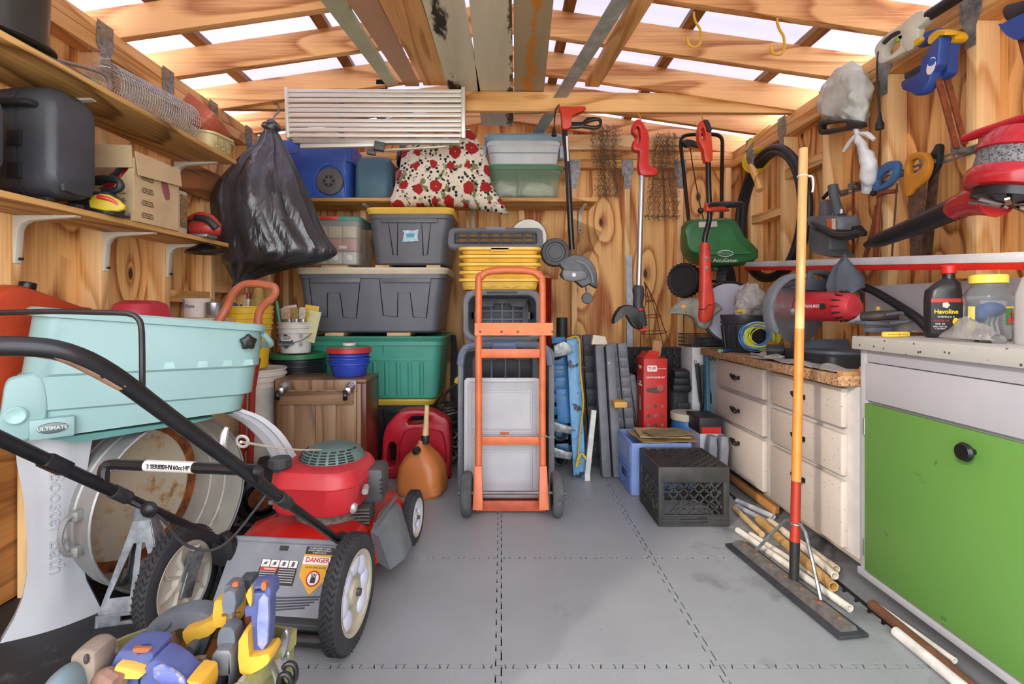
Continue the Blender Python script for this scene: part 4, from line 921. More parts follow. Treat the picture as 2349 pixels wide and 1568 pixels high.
for i in range(34):
    u=(i/33-.5)*.24
    b.m=M;b.tube([(u,-.13,0),(u,.13,0)],.0009,3);b.tube([(-.12,u*1.08,.001),(.12,u*1.08,.001)],.0009,3)
one('mesh_patch',b,mt('#7a6248',.6,.3),'square of fine wire mesh hung on the wall behind the edger','mesh')
b=B();b.bar(W(1443,585,3.80),W(1447,1050,3.74),.042,.006,up=(0,1,0));one('metal_strip',b,mt('#b3bcc6',.5,.2,.15,20),'pale blue metal strip leaning on the stud below the silver trimmer','strip')
r=thing('tomato_cage','rusty wire tomato cage standing inverted behind the red box','cage',W(1510,820,3.68))
for (px,py,rx) in ((1492,690,.03),(1496,725,.062),(1500,762,.09),(1508,800,.11),(1515,850,.13)):
    b=B();b.tor(W(px,py,3.68),rx,.003,(0,.2,1),28,4);part('ring',b,RUST,r,w=True)
for dx,dy in ((-1,.3),(1,.2),(.2,-1),(-.1,1)):
    b=B();b.tube([W(1478,645,3.68),W(1492,690,3.68)+V((.03*dx,.03*dy,0)),W(1500,762,3.68)+V((.09*dx,.09*dy,0)),W(1515,850,3.68)+V((.13*dx,.13*dy,0)),W(1524,940,3.68)+V((.15*dx,.15*dy,0)),W(1530,1030,3.68)+V((.16*dx,.16*dy,0))],.003,4,k=2);part('stake',b,RUST,r,w=True)
for (x0,x1,y0,y1) in ((1300,1505,308,343),(1505,1580,312,345)):
    A=W(x0,y1,3.80);E_=W(x1,y0,3.80);b=B();b.box(((A.x+E_.x)/2,3.825,(A.z+E_.z)/2),(E_.x-A.x,.05,E_.z-A.z),bev=.006);part('blocking',b,M_lx if x0>1500 else wood('blk','#f0cf9c','#d0a060','x',1.2,.4,4,.35),wb)
b=B();b.grid(lambda u,v:(W(1238+30*u,640,3.7).x,3.838-.012*math.sin(u*9)**2,W(1250,635+240*v,3.7).z+.01*mn.noise(V((u*5,v*5,0)))),10,24,th=.006);one('red_cloth',b,mt('#a32a20',.95,0,.2,30,.5,100),'red shaggy cloth hanging on the back wall beside the tote stack','cloth')
# ================= BACK SHELF AND THE STACKED TOTES
zsf=1.767
r=thing('back_shelf','long pine shelf on white brackets across the back wall','shelf',(-.3,3.68,zsf))
b=B();b.box((-.44,3.69,zsf-.013),(2.22,.335,.026),bev=.002);part('board',b,M_lx,r,w=True)
def bracket(root,o,dx,L=.2,H=.15,mat=None):
    """white pressed-steel shelf bracket: o=wall corner at shelf underside, dx=out direction"""
    dx=V(dx);b=B();s=dx.cross(V((0,0,1)))*.012
    M=FR(o,dx,(0,0,1))
    b.prism([(0,0),(L,0),(L,-.006),(.055,-.018),(.03,-.03),(.018,-.05),(.008,-H),(0,-H)],.026,M,bev=.002)
    o2=part('bracket',b,mat or mt('#dcdccf',.4,0,.06),root,w=True)
    for q in (-.03,-H+.015):
        b=B();b.cyl(M@V((.0,q,0))+dx*.02 if 0 else M@V((.012,q,0)),M@V((.024,q,0)),.005,n=8);part('screw',b,BLK,o2,w=True)
for x in (-.98,-.215,.60):bracket(r,(x,YB+.0,zsf-.026),(0,-1,0),.26,.17)
def tote(lab,x0,x1,y0,y1,z0,z1,col,lidc=None,nm='storage_tote',tap=.90,group=None,style=0,lidh=.028,alpha=None,lidlab=None,rot=0):
    cx,cy=(x0+x1)/2,(y0+y1)/2;r=thing(nm,lab,'bin' if nm!='storage_tote' else 'tote',(cx,cy,z0),(0,0,rot),group)
    w,d,h=x1-x0,y1-y0,z1-z0-(lidh if lidc else 0)
    m=mt(col,.42,0,.08,5) if not alpha else mt(col,.2,0,.06,5,alpha=alpha)
    b=B();sec=[(0,w*tap-.03,d*tap-.03,.04),(.012,w*tap,d*tap,.05),(h-.045,w*.975,d*.975,.055),(h-.04,w*1.0,d*1.0,.06),(h,w*1.0,d*1.0,.06)]
    sec+=[(h,w-.03,d-.03,.05),(.02,w*tap-.03,d*tap-.03,.04)] if not lidc else []
    b.rl(sec,n=5);part('body',b,m,r)
    md=mt(col,.5,0,.05,5)
    if style==1: # embossed U-shapes on the front
        n=max(1,round(w/.42))
        for k in range(n):
            xc=(k-(n-1)/2)*w*.47
            pts=[(-.155,.93),(-.135,.28),(-.055,.26),(-.05,.66),(.02,.66),(.035,.26),(.11,.24),(.14,.93)] if n>1 else [(-.16,.95),(-.125,.2),(-.095,.18),(-.085,.95)]
            for P in ([pts] if n>1 else [pts,[(-p[0],p[1]) for p in pts]]):
                P3=[]
                for (u,v) in P:
                    t=tap+(.975-tap)*v;P3.append((xc+u*w/.85 if n>1 else u*w/.55*.9,-d*t/2-.001,h*v))
                b=B();b.tube(P3,.0035,5);part('moulded_line',b,mt('#1f2022',.5,0,0) if col<'#7' else md,r)
        for k in range(n):
            xc=(k-(n-1)/2)*w*.47;b=B();b.box((xc,-d/2-.004,h-.055),(w/n*.66,.01,.03),bev=.003);part('latch_panel',b,m,r)
    if style==2: # vertical flutes
        for k in range(9):
            xc=(k-4)*w*.085;b=B();b.cyl((xc,-d*(tap+.01)/2+.006,.03),(xc,-d*.955/2+.004,h*.62),.016,.016,10);part('flute',b,m,r)
        b=B();b.box((0,-d*.965/2,h*.66),(w*.86,.012,.012),bev=.004);part('moulded_line',b,m,r)
        for xx in(-.07,.07):b=B();b.box((xx*w/.8-.02,-d/2-.002,h-.06),(.003,.004,.05));part('moulded_line',b,mt('#1d5a50',.5,0,0),r)
    if lidc:
        b=B();b.rl([(h-.012,w+.01,d+.01,.06),(h+lidh*.55,w+.03,d+.03,.065),(h+lidh,w+.02,d+.02,.06),(h+lidh,w-.03,d-.03,.05),(h+lidh*.7,w-.05,d-.05,.045)],n=5);part('lid',b,mt(lidc,.42,0,.06,6),r,lidlab)
    return r
# stack, front faces about y=3.23
tote('black storage tote with yellow lid at the bottom of the stack',-1.18,-.445,3.29,3.75,0,.405,'#3a3c41','#e8c44a',lidlab='yellow lid',style=1)
tote('green tote without lid under the big grey tote',-1.256,-.372,3.23,3.80,.4055,.816,'#4aa48e','#46987f',style=2,lidh=.02)
tote('wide dark grey tote with cream lid in the middle of the stack',-1.315,-.354,3.23,3.78,.838,1.256,'#676b72','#dfd6b8',style=1,tap=.88,lidlab='cream lid')
tote('dark grey tote with yellow lid at the top of the stack',-.86,-.317,3.23,3.74,1.275,1.640,'#5e6168','#e9c14d',style=1,tap=.86,lidlab='yellow lid')
gt=[o for o in bpy.data.objects if o.name.startswith('storage_tote') and not o.parent][-1]
b=B();b.prism([(-.06,.04),(.0,.045),(.055,.03),(.05,-.02),(.06,-.05),(-.045,-.055),(-.035,-.0)],.002,FR((0.0,-.243,.20),(1,0,0),(0,.12,1)));b.noise(.003,30);o=part('torn_sticker',b,mt('#bfdde8',.5,0,.2,40),gt,'torn pale blue sticker')
b=B();b.prism([(-.025,.0),(.03,.0),(.028,-.025),(-.02,-.025)],.0026,FR((0.0,-.244,.20),(1,0,0),(0,.12,1)));part('sticker_print',b,mt('#4ca8c4',.5),o)
for i,(x,z,w_) in enumerate(((-1.08,1.2565,.17),(-.77,1.2565,.09),(-.44,1.2565,.09),(-.665,.8165,.15),(-1.08,.8165,.12))):
    b=B();b.box((x,3.36,z+.0085+(.0015 if i>2 else 0)),(w_,.20,.017 if i<3 else .020),(0,0,0),bev=.001)
    one('wood_spacer',b,wood('spc','#e3c393','#b98a52','x',2,.2,4),('pale wood strip under the clear drawer box','short wood block under the left side of the top tote','short wood block under the right side of the top tote','flat wood strip on the green tote at its right','flat wood strip on the green tote at its left')[i],'wood',group='wood spacers between the totes')
# clear drawer box
r=thing('drawer_box','clear plastic storage box with red and teal lid holding small drawers','box',(-1.09,3.48,1.2755))
M_tr=mt('#dfe2d6',.2,0,0,alpha=.2)
b=B();b.rl([(0,.31,.36,.03),(.29,.345,.39,.035),(.29,.335,.38,.03),(.008,.30,.35,.025)],n=4);part('body',b,M_tr,r)
b=B();b.rl([(.29,.36,.40,.04),(.31,.36,.40,.04),(.318,.34,.38,.035)],n=4);l_=part('lid',b,mt('#3f8f80',.4),r,'teal lid')
b=B();b.box((-.03,-.2,.306),(.12,.012,.024),bev=.004);part('lid_clip',b,mt('#cc3a30',.4),l_,'red clip')
for i in range(3):
    for k in range(3):
        b=B();b.box((-.095+i*.095,-.10,.05+k*.085),(.088,.14,.075),bev=.004);part('drawer',b,mt(('#c9b98f','#a8433a','#b79a6c')[k] if not (k==0 and i) else '#c4c6c0',.4,0,.1),r)
for i in (0,1):
    b=B();b.ell((.0+i*.095,-.17,.052),(.026,.012,.024));part('round_pad',b,WHT,r)
b=B();b.box((.05,-.172,.12),(.05,.003,.018));part('label',b,WHT,r,'white label')
# cooler on the shelf
r=thing('wheeled_cooler','blue wheeled cooler chest on the back shelf behind the bag','cooler',(-1.355,3.66,zsf))
MB=mt('#3b62bd',.4,0,.08,5)
b=B();b.rl([(0,.56,.30,.04),(.01,.58,.31,.05),(.24,.60,.32,.05),(.25,.62,.33,.05),(.37,.62,.33,.05),(.40,.58,.29,.06)],T(-.0,0,0),n=5);part('body',b,MB,r)
b=B();b.lathe([(.001,-.02),(.035,-.02),(.04,-.012),(.075,-.012),(.092,-.006),(.098,.01),(.098,.04),(.001,.04)],AL((.165,-.165,.107),(0,1,0)),36);wv=part('wheel',b,mt('#5a5958',.6,0,.1),r,'grey cooler wheel')
for k in range(6):
    a=k*60;b=B();b.m=AL((.165,-.165,.107),(0,1,0))@R(0,0,a)@T(.03,0,-.0195);b.box((0,0,0),(.02,.016,.008),bev=.002);part('wheel_slot',b,mt('#16171a',.6),wv)
b=B();b.tube([(.055,-.158,.02),(.065,-.164,.13),(.105,-.166,.20),(.165,-.168,.225),(.225,-.166,.20),(.27,-.164,.12),(.275,-.158,.02)],.009,6,k=3);part('wheel_arch',b,MB,r)
b=B();b.box((-.15,-.168,.33),(.2,.006,.06),bev=.002);part('name_plate',b,MB,r)
txt('Cooler',.05,FR((-.15,-.1715,.33),(1,0,0),(0,0,1)),mt('#4468c0',.4),r)
b=B();b.rl([(0,.24,.28,.04),(.01,.26,.29,.05),(.25,.26,.29,.06),(.285,.22,.25,.06)],n=5);one('lunch_cooler',b,mt('#4b7284',.5,0,.08,6),'small slate blue cooler box beside the wheeled cooler','cooler',(-.90,3.66,zsf))
b=B();b.rl([(0,.09,.2,.03),(.2,.1,.2,.04),(.22,.06,.15,.03)],n=4);one('pink_box',b,mt('#c98a8c',.6,0,.1),'pink container squeezed between blue cooler and floral pillow','box',(-.715,3.68,zsf))
b=B();b.ell((0,0,.09),(.05,.10,.09)).noise(.018,18);one('black_sack',b,BLKG,'small black plastic sack on the pink container by the pillow','bag',(-.70,3.64,zsf+.222))
# floral pillow: print as geometry-independent procedural material
m,t,p=base('floral');MC['floral']=m
v=coord(t,(1,0,1));p.inputs['Roughness'].default_value=.85
n1=noi(t,v,26,4,.6);col=ramp(t,n1,[(.34,'#8d8a70'),(.42,'#e6ddca'),(.62,'#ece5d6'),(.70,'#d9c0a8')])
n2=noi(t,v,15,3,.6);g=ramp(t,n2,[(.57,(0,0,0,1)),(.60,(1,1,1,1))]);col=mixc(t,g,col,'#7d8356')
vo=nd(t,'ShaderNodeTexVoronoi');vo.inputs['Scale'].default_value=34;t.links.new(v,vo.inputs[0]);f=ramp(t,vo.outputs[0],[(.30,(1,1,1,1)),(.35,(0,0,0,1))]);col=mixc(t,f,col,'#2b2822')
vd=nd(t,'ShaderNodeVectorMath',operation='ADD');nn=nd(t,'ShaderNodeTexNoise');nn.inputs['Scale'].default_value=30;t.links.new(v,nn.inputs[0])
sc2=nd(t,'ShaderNodeVectorMath',operation='SCALE');sc2.inputs[3].default_value=.03;t.links.new(nn.outputs[1],sc2.inputs[0]);t.links.new(v,vd.inputs[0]);t.links.new(sc2.outputs[0],vd.inputs[1])
v2=nd(t,'ShaderNodeTexVoronoi');v2.inputs['Scale'].default_value=9.0;v2.inputs['Randomness'].default_value=.55;t.links.new(vd.outputs[0],v2.inputs[0]);f=ramp(t,v2.outputs[0],[(.34,(1,1,1,1)),(.37,(0,0,0,1))]);col=mixc(t,f,col,'#a8201f')
f=ramp(t,v2.outputs[0],[(.03,(1,1,1,1)),(.05,(0,0,0,1))]);col=mixc(t,f,col,'#d8b060')
t.links.new(col,p.inputs['Base Color']);M_flo=m
D=3.36;b=B()
pp=s2(qD([(1075,292),(1100,330),(1120,372),(1128,425),(1168,488),(1110,484),(1060,474),(980,473),(897,473),(905,430),(918,385),(925,345),(960,330),(1010,322),(1050,300)],D),3)
puff(b,pp,.24,MD(D),.62,9,.012,7);one('floral_pillow',b,M_flo,'puffy pillow with red and white flower print leaning on the back shelf','pillow',ang=60)
# totes right on the shelf
r=tote('pale blue lidded tote on the green see-through box','-' and -.105,.415,3.50,3.82,1.99+.0,2.205,'#d2dadb','#86a6b4',lidh=.035,lidlab='slate blue lid')
b=B();b.box((0,-.155,.085),(.49,.012,.006),bev=.002);part('moulded_line',b,mt('#a5b4bc',.4),r)
for s in (-1,1):b=B();b.box((s*.275,-.02,.12),(.03,.1,.09),bev=.008);part('side_handle',b,mt('#a9c2d0',.4),r)
r=tote('translucent green box full of pale bundles on the back shelf',-.10,.425,3.50,3.82,zsf,1.989,'#9cbc9e','#5f9070',lidh=.02,alpha=.42)
b=B();b.ell((-.12,-.02,.075),(.10,.10,.07)).noise(.02,14);b.ell((.11,-.02,.07),(.12,.10,.065)).noise(.02,14);part('contents',b,mt('#e0e0cc',.8,0,.15,12),r,'pale cloth bundles')
b=B();b.box((-.05,-.155,.1),(.004,.006,.19));part('moulded_line',b,mt('#4f7f5c',.4),r)
# aluminium platform hung on the tie beam
r=thing('work_platform','folded aluminium work platform with long slats hung on the tie beam','platform',W(862,265,2.98))
A=W(657,203,2.97);Bx=W(1066,203,2.97);dn=W(648,318,2.99)-A;ux=(Bx-A);Lx=ux.length+.0;M=FR(A,ux,dn);H=dn.length
MAL=mt('#e2e1d8',.4,.3,.02,3)
# local x along the deck, local y down, z = away/toward room
zo=(M.to_3x3()@V((0,0,1)));sg=1 if zo.y<0 else -1
for nm,c_,d_ in (('side_rail',(.008,H/2,0),(.018,H,.06)),('side_rail',(Lx-.008,H/2,0),(.022,H,.06))):
    b=B();b.m=M;b.box(c_,d_,bev=.002);part(nm,b,MAL,r,w=True)
for k in range(10):
    hh=H/10.3;b=B();b.m=M
    y=hh*(k+.55)+(.004 if k%3==0 else 0)
    b.box((Lx/2,y,sg*.010),(Lx-.03,hh*(.70 if k%3==0 else .80),.018),bev=.002)
    s_=part('slat',b,MAL,r,w=True)
for xx in (.27,.62):
    b=B();b.m=M;b.box((Lx*xx/.9,H/2,-sg*.012),(.03,H-.02,.016));part('cross_brace',b,mt('#8a8a86',.4,.4),r,w=True)
b=B();b.m=M;b.box((Lx/2,H+.01,-sg*.02),(Lx-.06,.03,.05),bev=.004);part('edge_rail',b,mt('#b9b8b0',.4,.5,.1),r,w=True)
b=B();b.bar(W(690,335,3.02),W(868,331,3.0),.03,.03,bev=.004);part('folded_leg',b,MAL,r,w=True)
b=B();b.bar(W(880,345,3.03),W(1022,336,3.02),.022,.012,bev=.003);part('folded_leg',b,mt('#d8d2b4',.4,.2),r,w=True)
b=B();b.box(W(870,336,3.0),(.06,.045,.05),(0,8,10),bev=.004);part('leg_cap',b,mt('#55585a',.5),r,'grey plastic leg cap',w=True)
b=B();b.box(W(852,349,3.03),(.055,.03,.03),(0,8,10),bev=.004);part('leg_cap',b,mt('#55585a',.5),r,w=True)
b=B();b.box(W(876,193,3.05),(.06,.06,.035),bev=.003);part('hook_block',b,mt('#3c3f42',.5),r,w=True)
# planks stored on the ties
def plank(nm,lab,x0,x1,mat,y0,y1,xe0,xe1,th=.022,z=2.316,z1=None,tip=0):
    z1=z1 or z;b=B()
    b.loft([[(x0,y0,z),(x1,y0,z),(x1,y0,z+th),(x0,y0,z+th)],[(xe0,y1,z1),(xe1,y1,z1),(xe1,y1,z1+th),(xe0,y1,z1+th)]]);return one(nm,b,mat,lab,'plank',group='boards stored on the tie beams',ang=30)
def xz(px,py,z):
    D=(z-1)*F/(705-py);return V(((px-1150)/F*D,D,z))
PZ=2.316
def pk(lab,l0,l1,e0,e1,ye,mat,y0=1.60,**k):
    # l0,l1: px at y=0 ; e0,e1: px at py=ye
    a0,a1,c0,c1=xz(l0,0,PZ),xz(l1,0,PZ),xz(e0,ye,PZ),xz(e1,ye,PZ)
    f=lambda a,c:a.x+(c.x-a.x)*(y0-a.y)/(c.y-a.y)
    return plank('plank',lab,f(a0,c0),f(a1,c1),mat,y0,c0.y,c0.x,c1.x,**k)
pk('pale sage painted plank, the leftmost stored overhead',735,786,886,912,196,mt('#bfc2a2',.6,0,.08,8))
pk('mauve brown plank beside the sage one overhead',794,866,930,962,198,mt('#c29878',.6,0,.08,6,stretch=(1,.1,1)))
pk('clean natural pine plank overhead beside the mauve one',868,966,972,1026,196,wood('pine','#f0b878','#c08040','y',1.4,.6,6))
def mould(key,base_,col,pos,wid,amp,sc_,stretch=(1,.35,1)):
    m,t,p=base('plank_'+key);p.inputs['Roughness'].default_value=.75;tc=nd(t,'ShaderNodeTexCoord');sx=nd(t,'ShaderNodeSeparateXYZ');t.links.new(tc.outputs['Generated'],sx.inputs[0])
    def ma(op,a,b_):
        q=nd(t,'ShaderNodeMath',operation=op)
        for i,z in enumerate((a,b_)):
            if isinstance(z,bpy.types.NodeSocket):t.links.new(z,q.inputs[i])
            else:q.inputs[i].default_value=z
        return q.outputs[0]
    d=ma('ABSOLUTE',ma('SUBTRACT',sx.outputs[0],pos),0);e=ma('MULTIPLY',ma('SUBTRACT',wid,d),amp)
    n_=noi(t,coord(t,stretch),sc_,6,.7);f=ramp(t,ma('ADD',n_,e),[(.58,(0,0,0,1)),(.66,(1,1,1,1))])
    bc_=ramp(t,noi(t,coord(t,(1,.12,1)),9,4),[(.3,tuple(x*.78 for x in lin(base_)[:3])+(1,)),(.7,lin(base_))])
    c_=mixc(t,f,bc_,col);t.links.new(c_,p.inputs['Base Color']);return m
M_mould=mould('black','#e6e2c8','#2e2c24',.30,.20,.55,9)
pk('cream painted plank streaked with black mould overhead',968,1064,1030,1102,210,M_mould)
pk('cream plank with brown mould along one edge overhead',1076,1174,1104,1178,288,mould('brown','#eae6cc','#5e4a30',.95,.22,1.1,16))
pk('grey weathered plank with orange paint streak overhead',1178,1270,1180,1242,262,mould('orange','#b9a986','#d08a34',.50,.16,.9,8,(1,.5,1)))
a=xz(1425,0,2.32);e=V((W(1225,300,3.70).x,3.72,2.235));d=(e-a);a2=a-d.normalized()*.55
r=thing('metal_angle','long galvanised steel angle sloping down across the tie beam','angle',a)
b=B();M=AL((a2+e)/2,e-a2,(0,0,1));L=(e-a2).length
b.m=M;b.prism([(-.04,0),(.04,0),(.04,.004),(-.036,.004),(-.036,.045),(-.04,.045)],L);part('angle_bar',b,mt('#b4beb8',.5,.2,.2,14,.2,50),r,w=True)
a=xz(1478,0,PZ);e=xz(1358,200,PZ);d=(e-a);a2=a-d.normalized()*.6;b=B();b.bar(a2+V((0,0,.02)),e+V((0,0,.02)),.085,.038,up=(0,0,1),bev=.003);one('lumber_stud',b,M_ly,'pine two-by-four lying across the tie beam right of the planks','lumber')
# ================= CENTRE: hand truck, totes, sawhorses, crates
MO=mt('#dc7444',.4,0,.10,12,spots=('#a8543a',18,.68,.05))
r=thing('hand_truck','orange steel hand truck with black rubber wheels in front of grey totes','hand truck',(.052,2.45,0))
D=2.50
xl,xr=W(1098,0,D).x,W(1244,0,D).x
b=B();b.tube([(xl,2.47,.045),(xl,2.50,.5),(xl,2.50,1.10),(xl+.012,2.50,1.150),(xl+.05,2.50,1.178),((xl+xr)/2,2.50,1.186),(xr-.05,2.50,1.178),(xr-.012,2.50,1.150),(xr,2.50,1.10),(xr,2.50,.5),(xr,2.47,.045)],.0175,12,k=4);part('frame_tube',b,MO,r,w=True)
b=B();b.rl([(-.003,.385,.062,.004),(.003,.385,.062,.004)],FR(((xl+xr)/2+.016,2.478,W(0,754,D).z),(1,0,0),(0,0,1)));cp=part('cross_plate',b,mt('#e07c3e',.4,0,.1,12),r,'wide orange cross plate',w=True)
for sx in(-.165,-.06,.02,.19):
    b=B();b.cyl(((xl+xr)/2+.016+sx,2.472,W(0,760,D).z),((xl+xr)/2+.016+sx,2.477,W(0,760,D).z),.006,n=8);part('bolt',b,mt('#5a4238',.5,.4),cp,w=True)
for y,hh in ((810,.045),(1010,.04)):
    b=B();b.box(((xl+xr)/2,2.50,W(0,y,D).z),(xr-xl-.02,.012,hh),bev=.003);part('cross_bar',b,MO,r,w=True)
b=B();b.box(((xl+xr)/2,2.455,.035),(xr-xl+.03,.012,.05),bev=.003);b.box(((xl+xr)/2,2.56,.018),(xr-xl+.04,.20,.006),bev=.002);part('toe_plate',b,mt('#c0583c',.5,0,.15,12),r,'orange toe plate',w=True)
b=B();b.cyl((-.165,2.43,.108),(.285,2.43,.108),.010,n=12);part('axle',b,mt('#7c7672',.4,.5),r,'bare steel axle',w=True)
for sx in (xl,xr):
    b=B();b.box((sx,2.445,.13),(.05,.07,.20),(-12,0,0),k=(.7,.6),bev=.003);part('axle_bracket',b,MO,r,w=True)
for s,x in ((-1,-.165),(1,.266)):
    b=B();b.lathe([(.055,-.02),(.078,-.026),(.098,-.022),(.106,-.008),(.106,.008),(.098,.022),(.078,.026),(.055,.02)],AL((x,2.425,.106),(1,0,0)),36)
    w_=part('wheel',b,mt('#55585a',.85,0,.2,14,.3,60,spots=('#8d8f90',22,.62)),r,'worn grey rubber wheel',w=True)
    b=B();b.lathe([(.001,-.02),(.056,-.02),(.056,.02),(.001,.02)],AL((x,2.425,.106),(1,0,0)),24);b.cyl((x+s*.02,2.425,.106),(x+s*.045,2.425,.106),.012,n=10);part('hub',b,mt('#6b6d6e',.5,.3),w_,w=True)
b=B();b.tor((xr,2.50,W(0,998,D).z),.021,.003,(0,0,1),14,5);b.tube([(xr-.07,2.475,W(0,998,D).z+.01),(xr+.04,2.478,W(0,998,D).z-.004),(xr+.06,2.49,W(0,998,D).z-.006)],.0025,5);part('zip_tie',b,mt('#8d8a84',.6),r,w=True)
# open totes lying on end behind the truck
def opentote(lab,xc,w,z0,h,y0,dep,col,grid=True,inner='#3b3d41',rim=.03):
    r=thing('open_tote',lab,'tote',(xc,y0,z0),group='empty totes standing on end behind the hand truck')
    M=T(0,0,h/2)@FR((0,0,0),(1,0,0),(0,0,1))   # local z -> -y (toward the room)
    b=B();t_=.012;k=.88
    b.rl([(-dep,w*k,h*k,.05),(-.03,w*.97,h*.97,.055),(-.03,w,h,.06),(0,w,h,.06),(.004,w-.01,h-.01,.058),(.004,w-2*rim+.01,h-2*rim+.01,.05),(0,w-2*rim,h-2*rim,.05),(-dep+.02,w*k-2*rim,h*k-2*rim,.04)],M@T(0,0,0),n=5)
    part('shell',b,mt(col,.42,0,.12,7),r)
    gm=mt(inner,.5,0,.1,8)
    nx,nz=4,3 if h<.45 else 5
    for i in range(nx):
        for j in range(nz):
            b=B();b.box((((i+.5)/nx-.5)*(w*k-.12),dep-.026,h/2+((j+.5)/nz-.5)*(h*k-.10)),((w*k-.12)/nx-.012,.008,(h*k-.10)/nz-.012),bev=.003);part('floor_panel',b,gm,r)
    for s in(-1,1):
        b=B();b.box((s*(w*.5-.05),dep*.5,h/2),(.012,dep*.7,h*.14),(0,0,s*-8));part('side_rib',b,gm,r)
    for s in (-1,1):
        b=B();b.prism([(-.06,.0),(.06,.0),(.035,-.05),(-.035,-.05)],.010,FR((s*.09,dep*.45,h-.045),(1,0,0),(0,.25,1)));part('handle_rib',b,gm,r)
    b=B();b.rl([(0,.17,.012,.004),(.006,.16,.010,.004)],M@T(0,h/2-rim*.5,.002));part('handle_slot',b,mt('#2a2b2e',.5),r)
    return r
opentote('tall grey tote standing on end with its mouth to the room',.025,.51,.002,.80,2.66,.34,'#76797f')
r=thing('tote_lid','grey tote rim nested inside the tall standing tote','lid',(.02,2.645,.75),group='loose rims in the tote stack')
b=B();P=[(x,0,y) for x,y in rrect(.40,.09,.04,5)];b.tube([(-.235,0,-.05),(-.22,0,.02),(-.15,0,.055),(.15,0,.055),(.22,0,.02),(.235,0,-.05)],.020,8,k=3);part('rim_band',b,mt('#6f7a8c',.4,0,.1),r)
b=B();b.box((-.005,-.02,.052),(.13,.012,.035),bev=.005);part('handle_grip',b,mt('#56688f',.4,0,.08),r,'blue-grey grip')
opentote('smaller dark tote lying on the standing one below the yellow lids',.005,.43,.812,.285,2.76,.33,'#6d7178',inner='#4a4e54')
# white lid leaning inside the standing tote
r=thing('flat_tote_lid','large dirty white tote lid leaning behind the hand truck frame','lid',(.0,2.60,.1))
M=FR((W(1152,1003,2.585).x,2.585,W(1152,1003,2.585).z),(1,0,0),(0,.05,1));w_,h_=175*2.585/F,272*2.585/F
ML=mt('#b9bbbf',.5,0,.08,4,spots=('#8d8a84',16,.66,.05))
b=B();b.rl([(-.012,w_,h_,.02),(.006,w_,h_,.02),(.010,w_-.01,h_-.01,.02),(.010,w_-.035,h_-.035,.015),(.004,w_-.05,h_-.05,.012)],M);part('lid_shell',b,ML,r,w=True)
for (yc,hh) in ((.14,.20),(-.17,.22),(.0,.055)):
    b=B();b.rl([(.004,w_-.08,hh,.01),(.009,w_-.085,hh-.005,.01),(.009,w_-.10,hh-.02,.008),(.006,w_-.105,hh-.025,.008)],M@T(0,yc,0));part('raised_panel',b,ML,r,w=True)
b=B();b.box((.0,.015,.0105),(.045,.04,.001));o=one('x',b,None,'x','x') if 0 else None
b=B();b.m=M;b.box((.012,.012,.0105),(.045,.042,.001));s_=part('sticker',b,mt('#c9bcae',.5,0,.2,60),r,'small orange and white sticker',w=True)
b=B();b.m=M;b.box((.012,.024,.0112),(.045,.014,.001));part('sticker_band',b,mt('#c2683f',.5),s_,w=True)
txt('HDX',.012,ROOTM[r.name].inverted()@M@T(.012,.005,.0114),mt('#7a4a34',.5),s_)
# yellow lids stack and grey lid on top
for i in range(5):
    r=thing('yellow_lid',('bottom yellow tote lid of the stack, with crossed ribs under it','second yellow tote lid from the bottom','middle yellow tote lid of the five','fourth yellow tote lid from the bottom','topmost yellow tote lid of the stack')[i],'lid',(-.008+.003*(i%2),2.955,1.100+i*.044+(.02 if i else 0)),(0,0,.6*((i*7)%3-1)),group='yellow tote lids stacked on the grey totes')
    h=.062 if i==0 else .040
    ml=mt('#f0c650',.42,0,.08,8)
    b=B();b.rl([(0,.41,.30,.05),(h-.022,.43,.32,.055),(h-.016,.465,.35,.06),(h-.002,.465,.35,.06),(h,.455,.34,.058),(h,.42,.305,.05)],n=6);part('lid_shell',b,ml,r)
    if i==0:
        for s in (-1,0,1):
            for q in(-1,1):b=B();b.bar((s*.13-.06,-.152,.008 if q>0 else .038),(s*.13+.06,-.152,.038 if q>0 else .008),.006,.005,up=(0,1,0));part('rib',b,mt('#c99a28',.5),r)
    if i==4:
        b=B();b.box((0,-.172,.025),(.10,.006,.018),bev=.002);part('latch',b,ml,r)
zt_=1.100+4*.044+.02+.041
r=thing('ribbed_lid','grey tote lid standing tilted with its ribbed underside facing the room','lid',(-.02,2.97,zt_))
M=FR((W(1137,545,2.97).x,2.985,zt_+.068),(1,0,0),(0,.62,.78));w_=210*2.97/F;h_=.165
b=B();b.prism(rrect(w_+.02,h_,.04,5),.03,M,[rrect(w_-.05,h_-.05,.025,5)],bev=.004);part('lid_rim',b,mt('#70757b',.4,0,.1,8),r,w=True)
for k in range(8):
    x=(k/7-.5)*(w_-.08);b=B();b.m=M;b.box((x,0,-.008),(.008,h_-.04,.014));part('rib',b,mt('#575b60',.5),r,w=True)
for k in (-1,1):
    b=B();b.m=M;b.box((0,k*.02,-.008),(w_-.04,.007,.014));part('rib',b,mt('#575b60',.5),r,w=True)
b=B();b.m=M;b.box((0,h_/2-.008,.012),(.12,.022,.02),bev=.004);part('latch',b,mt('#8b9096',.4),r,w=True)
b=B();b.m=M;b.box((0,0,-.018),(w_-.04,h_-.04,.004));part('lid_web',b,mt('#8a6c44',.6,0,.1),r,'brownish lid web',w=True)  # even brown sheet closing the lid behind its ribs
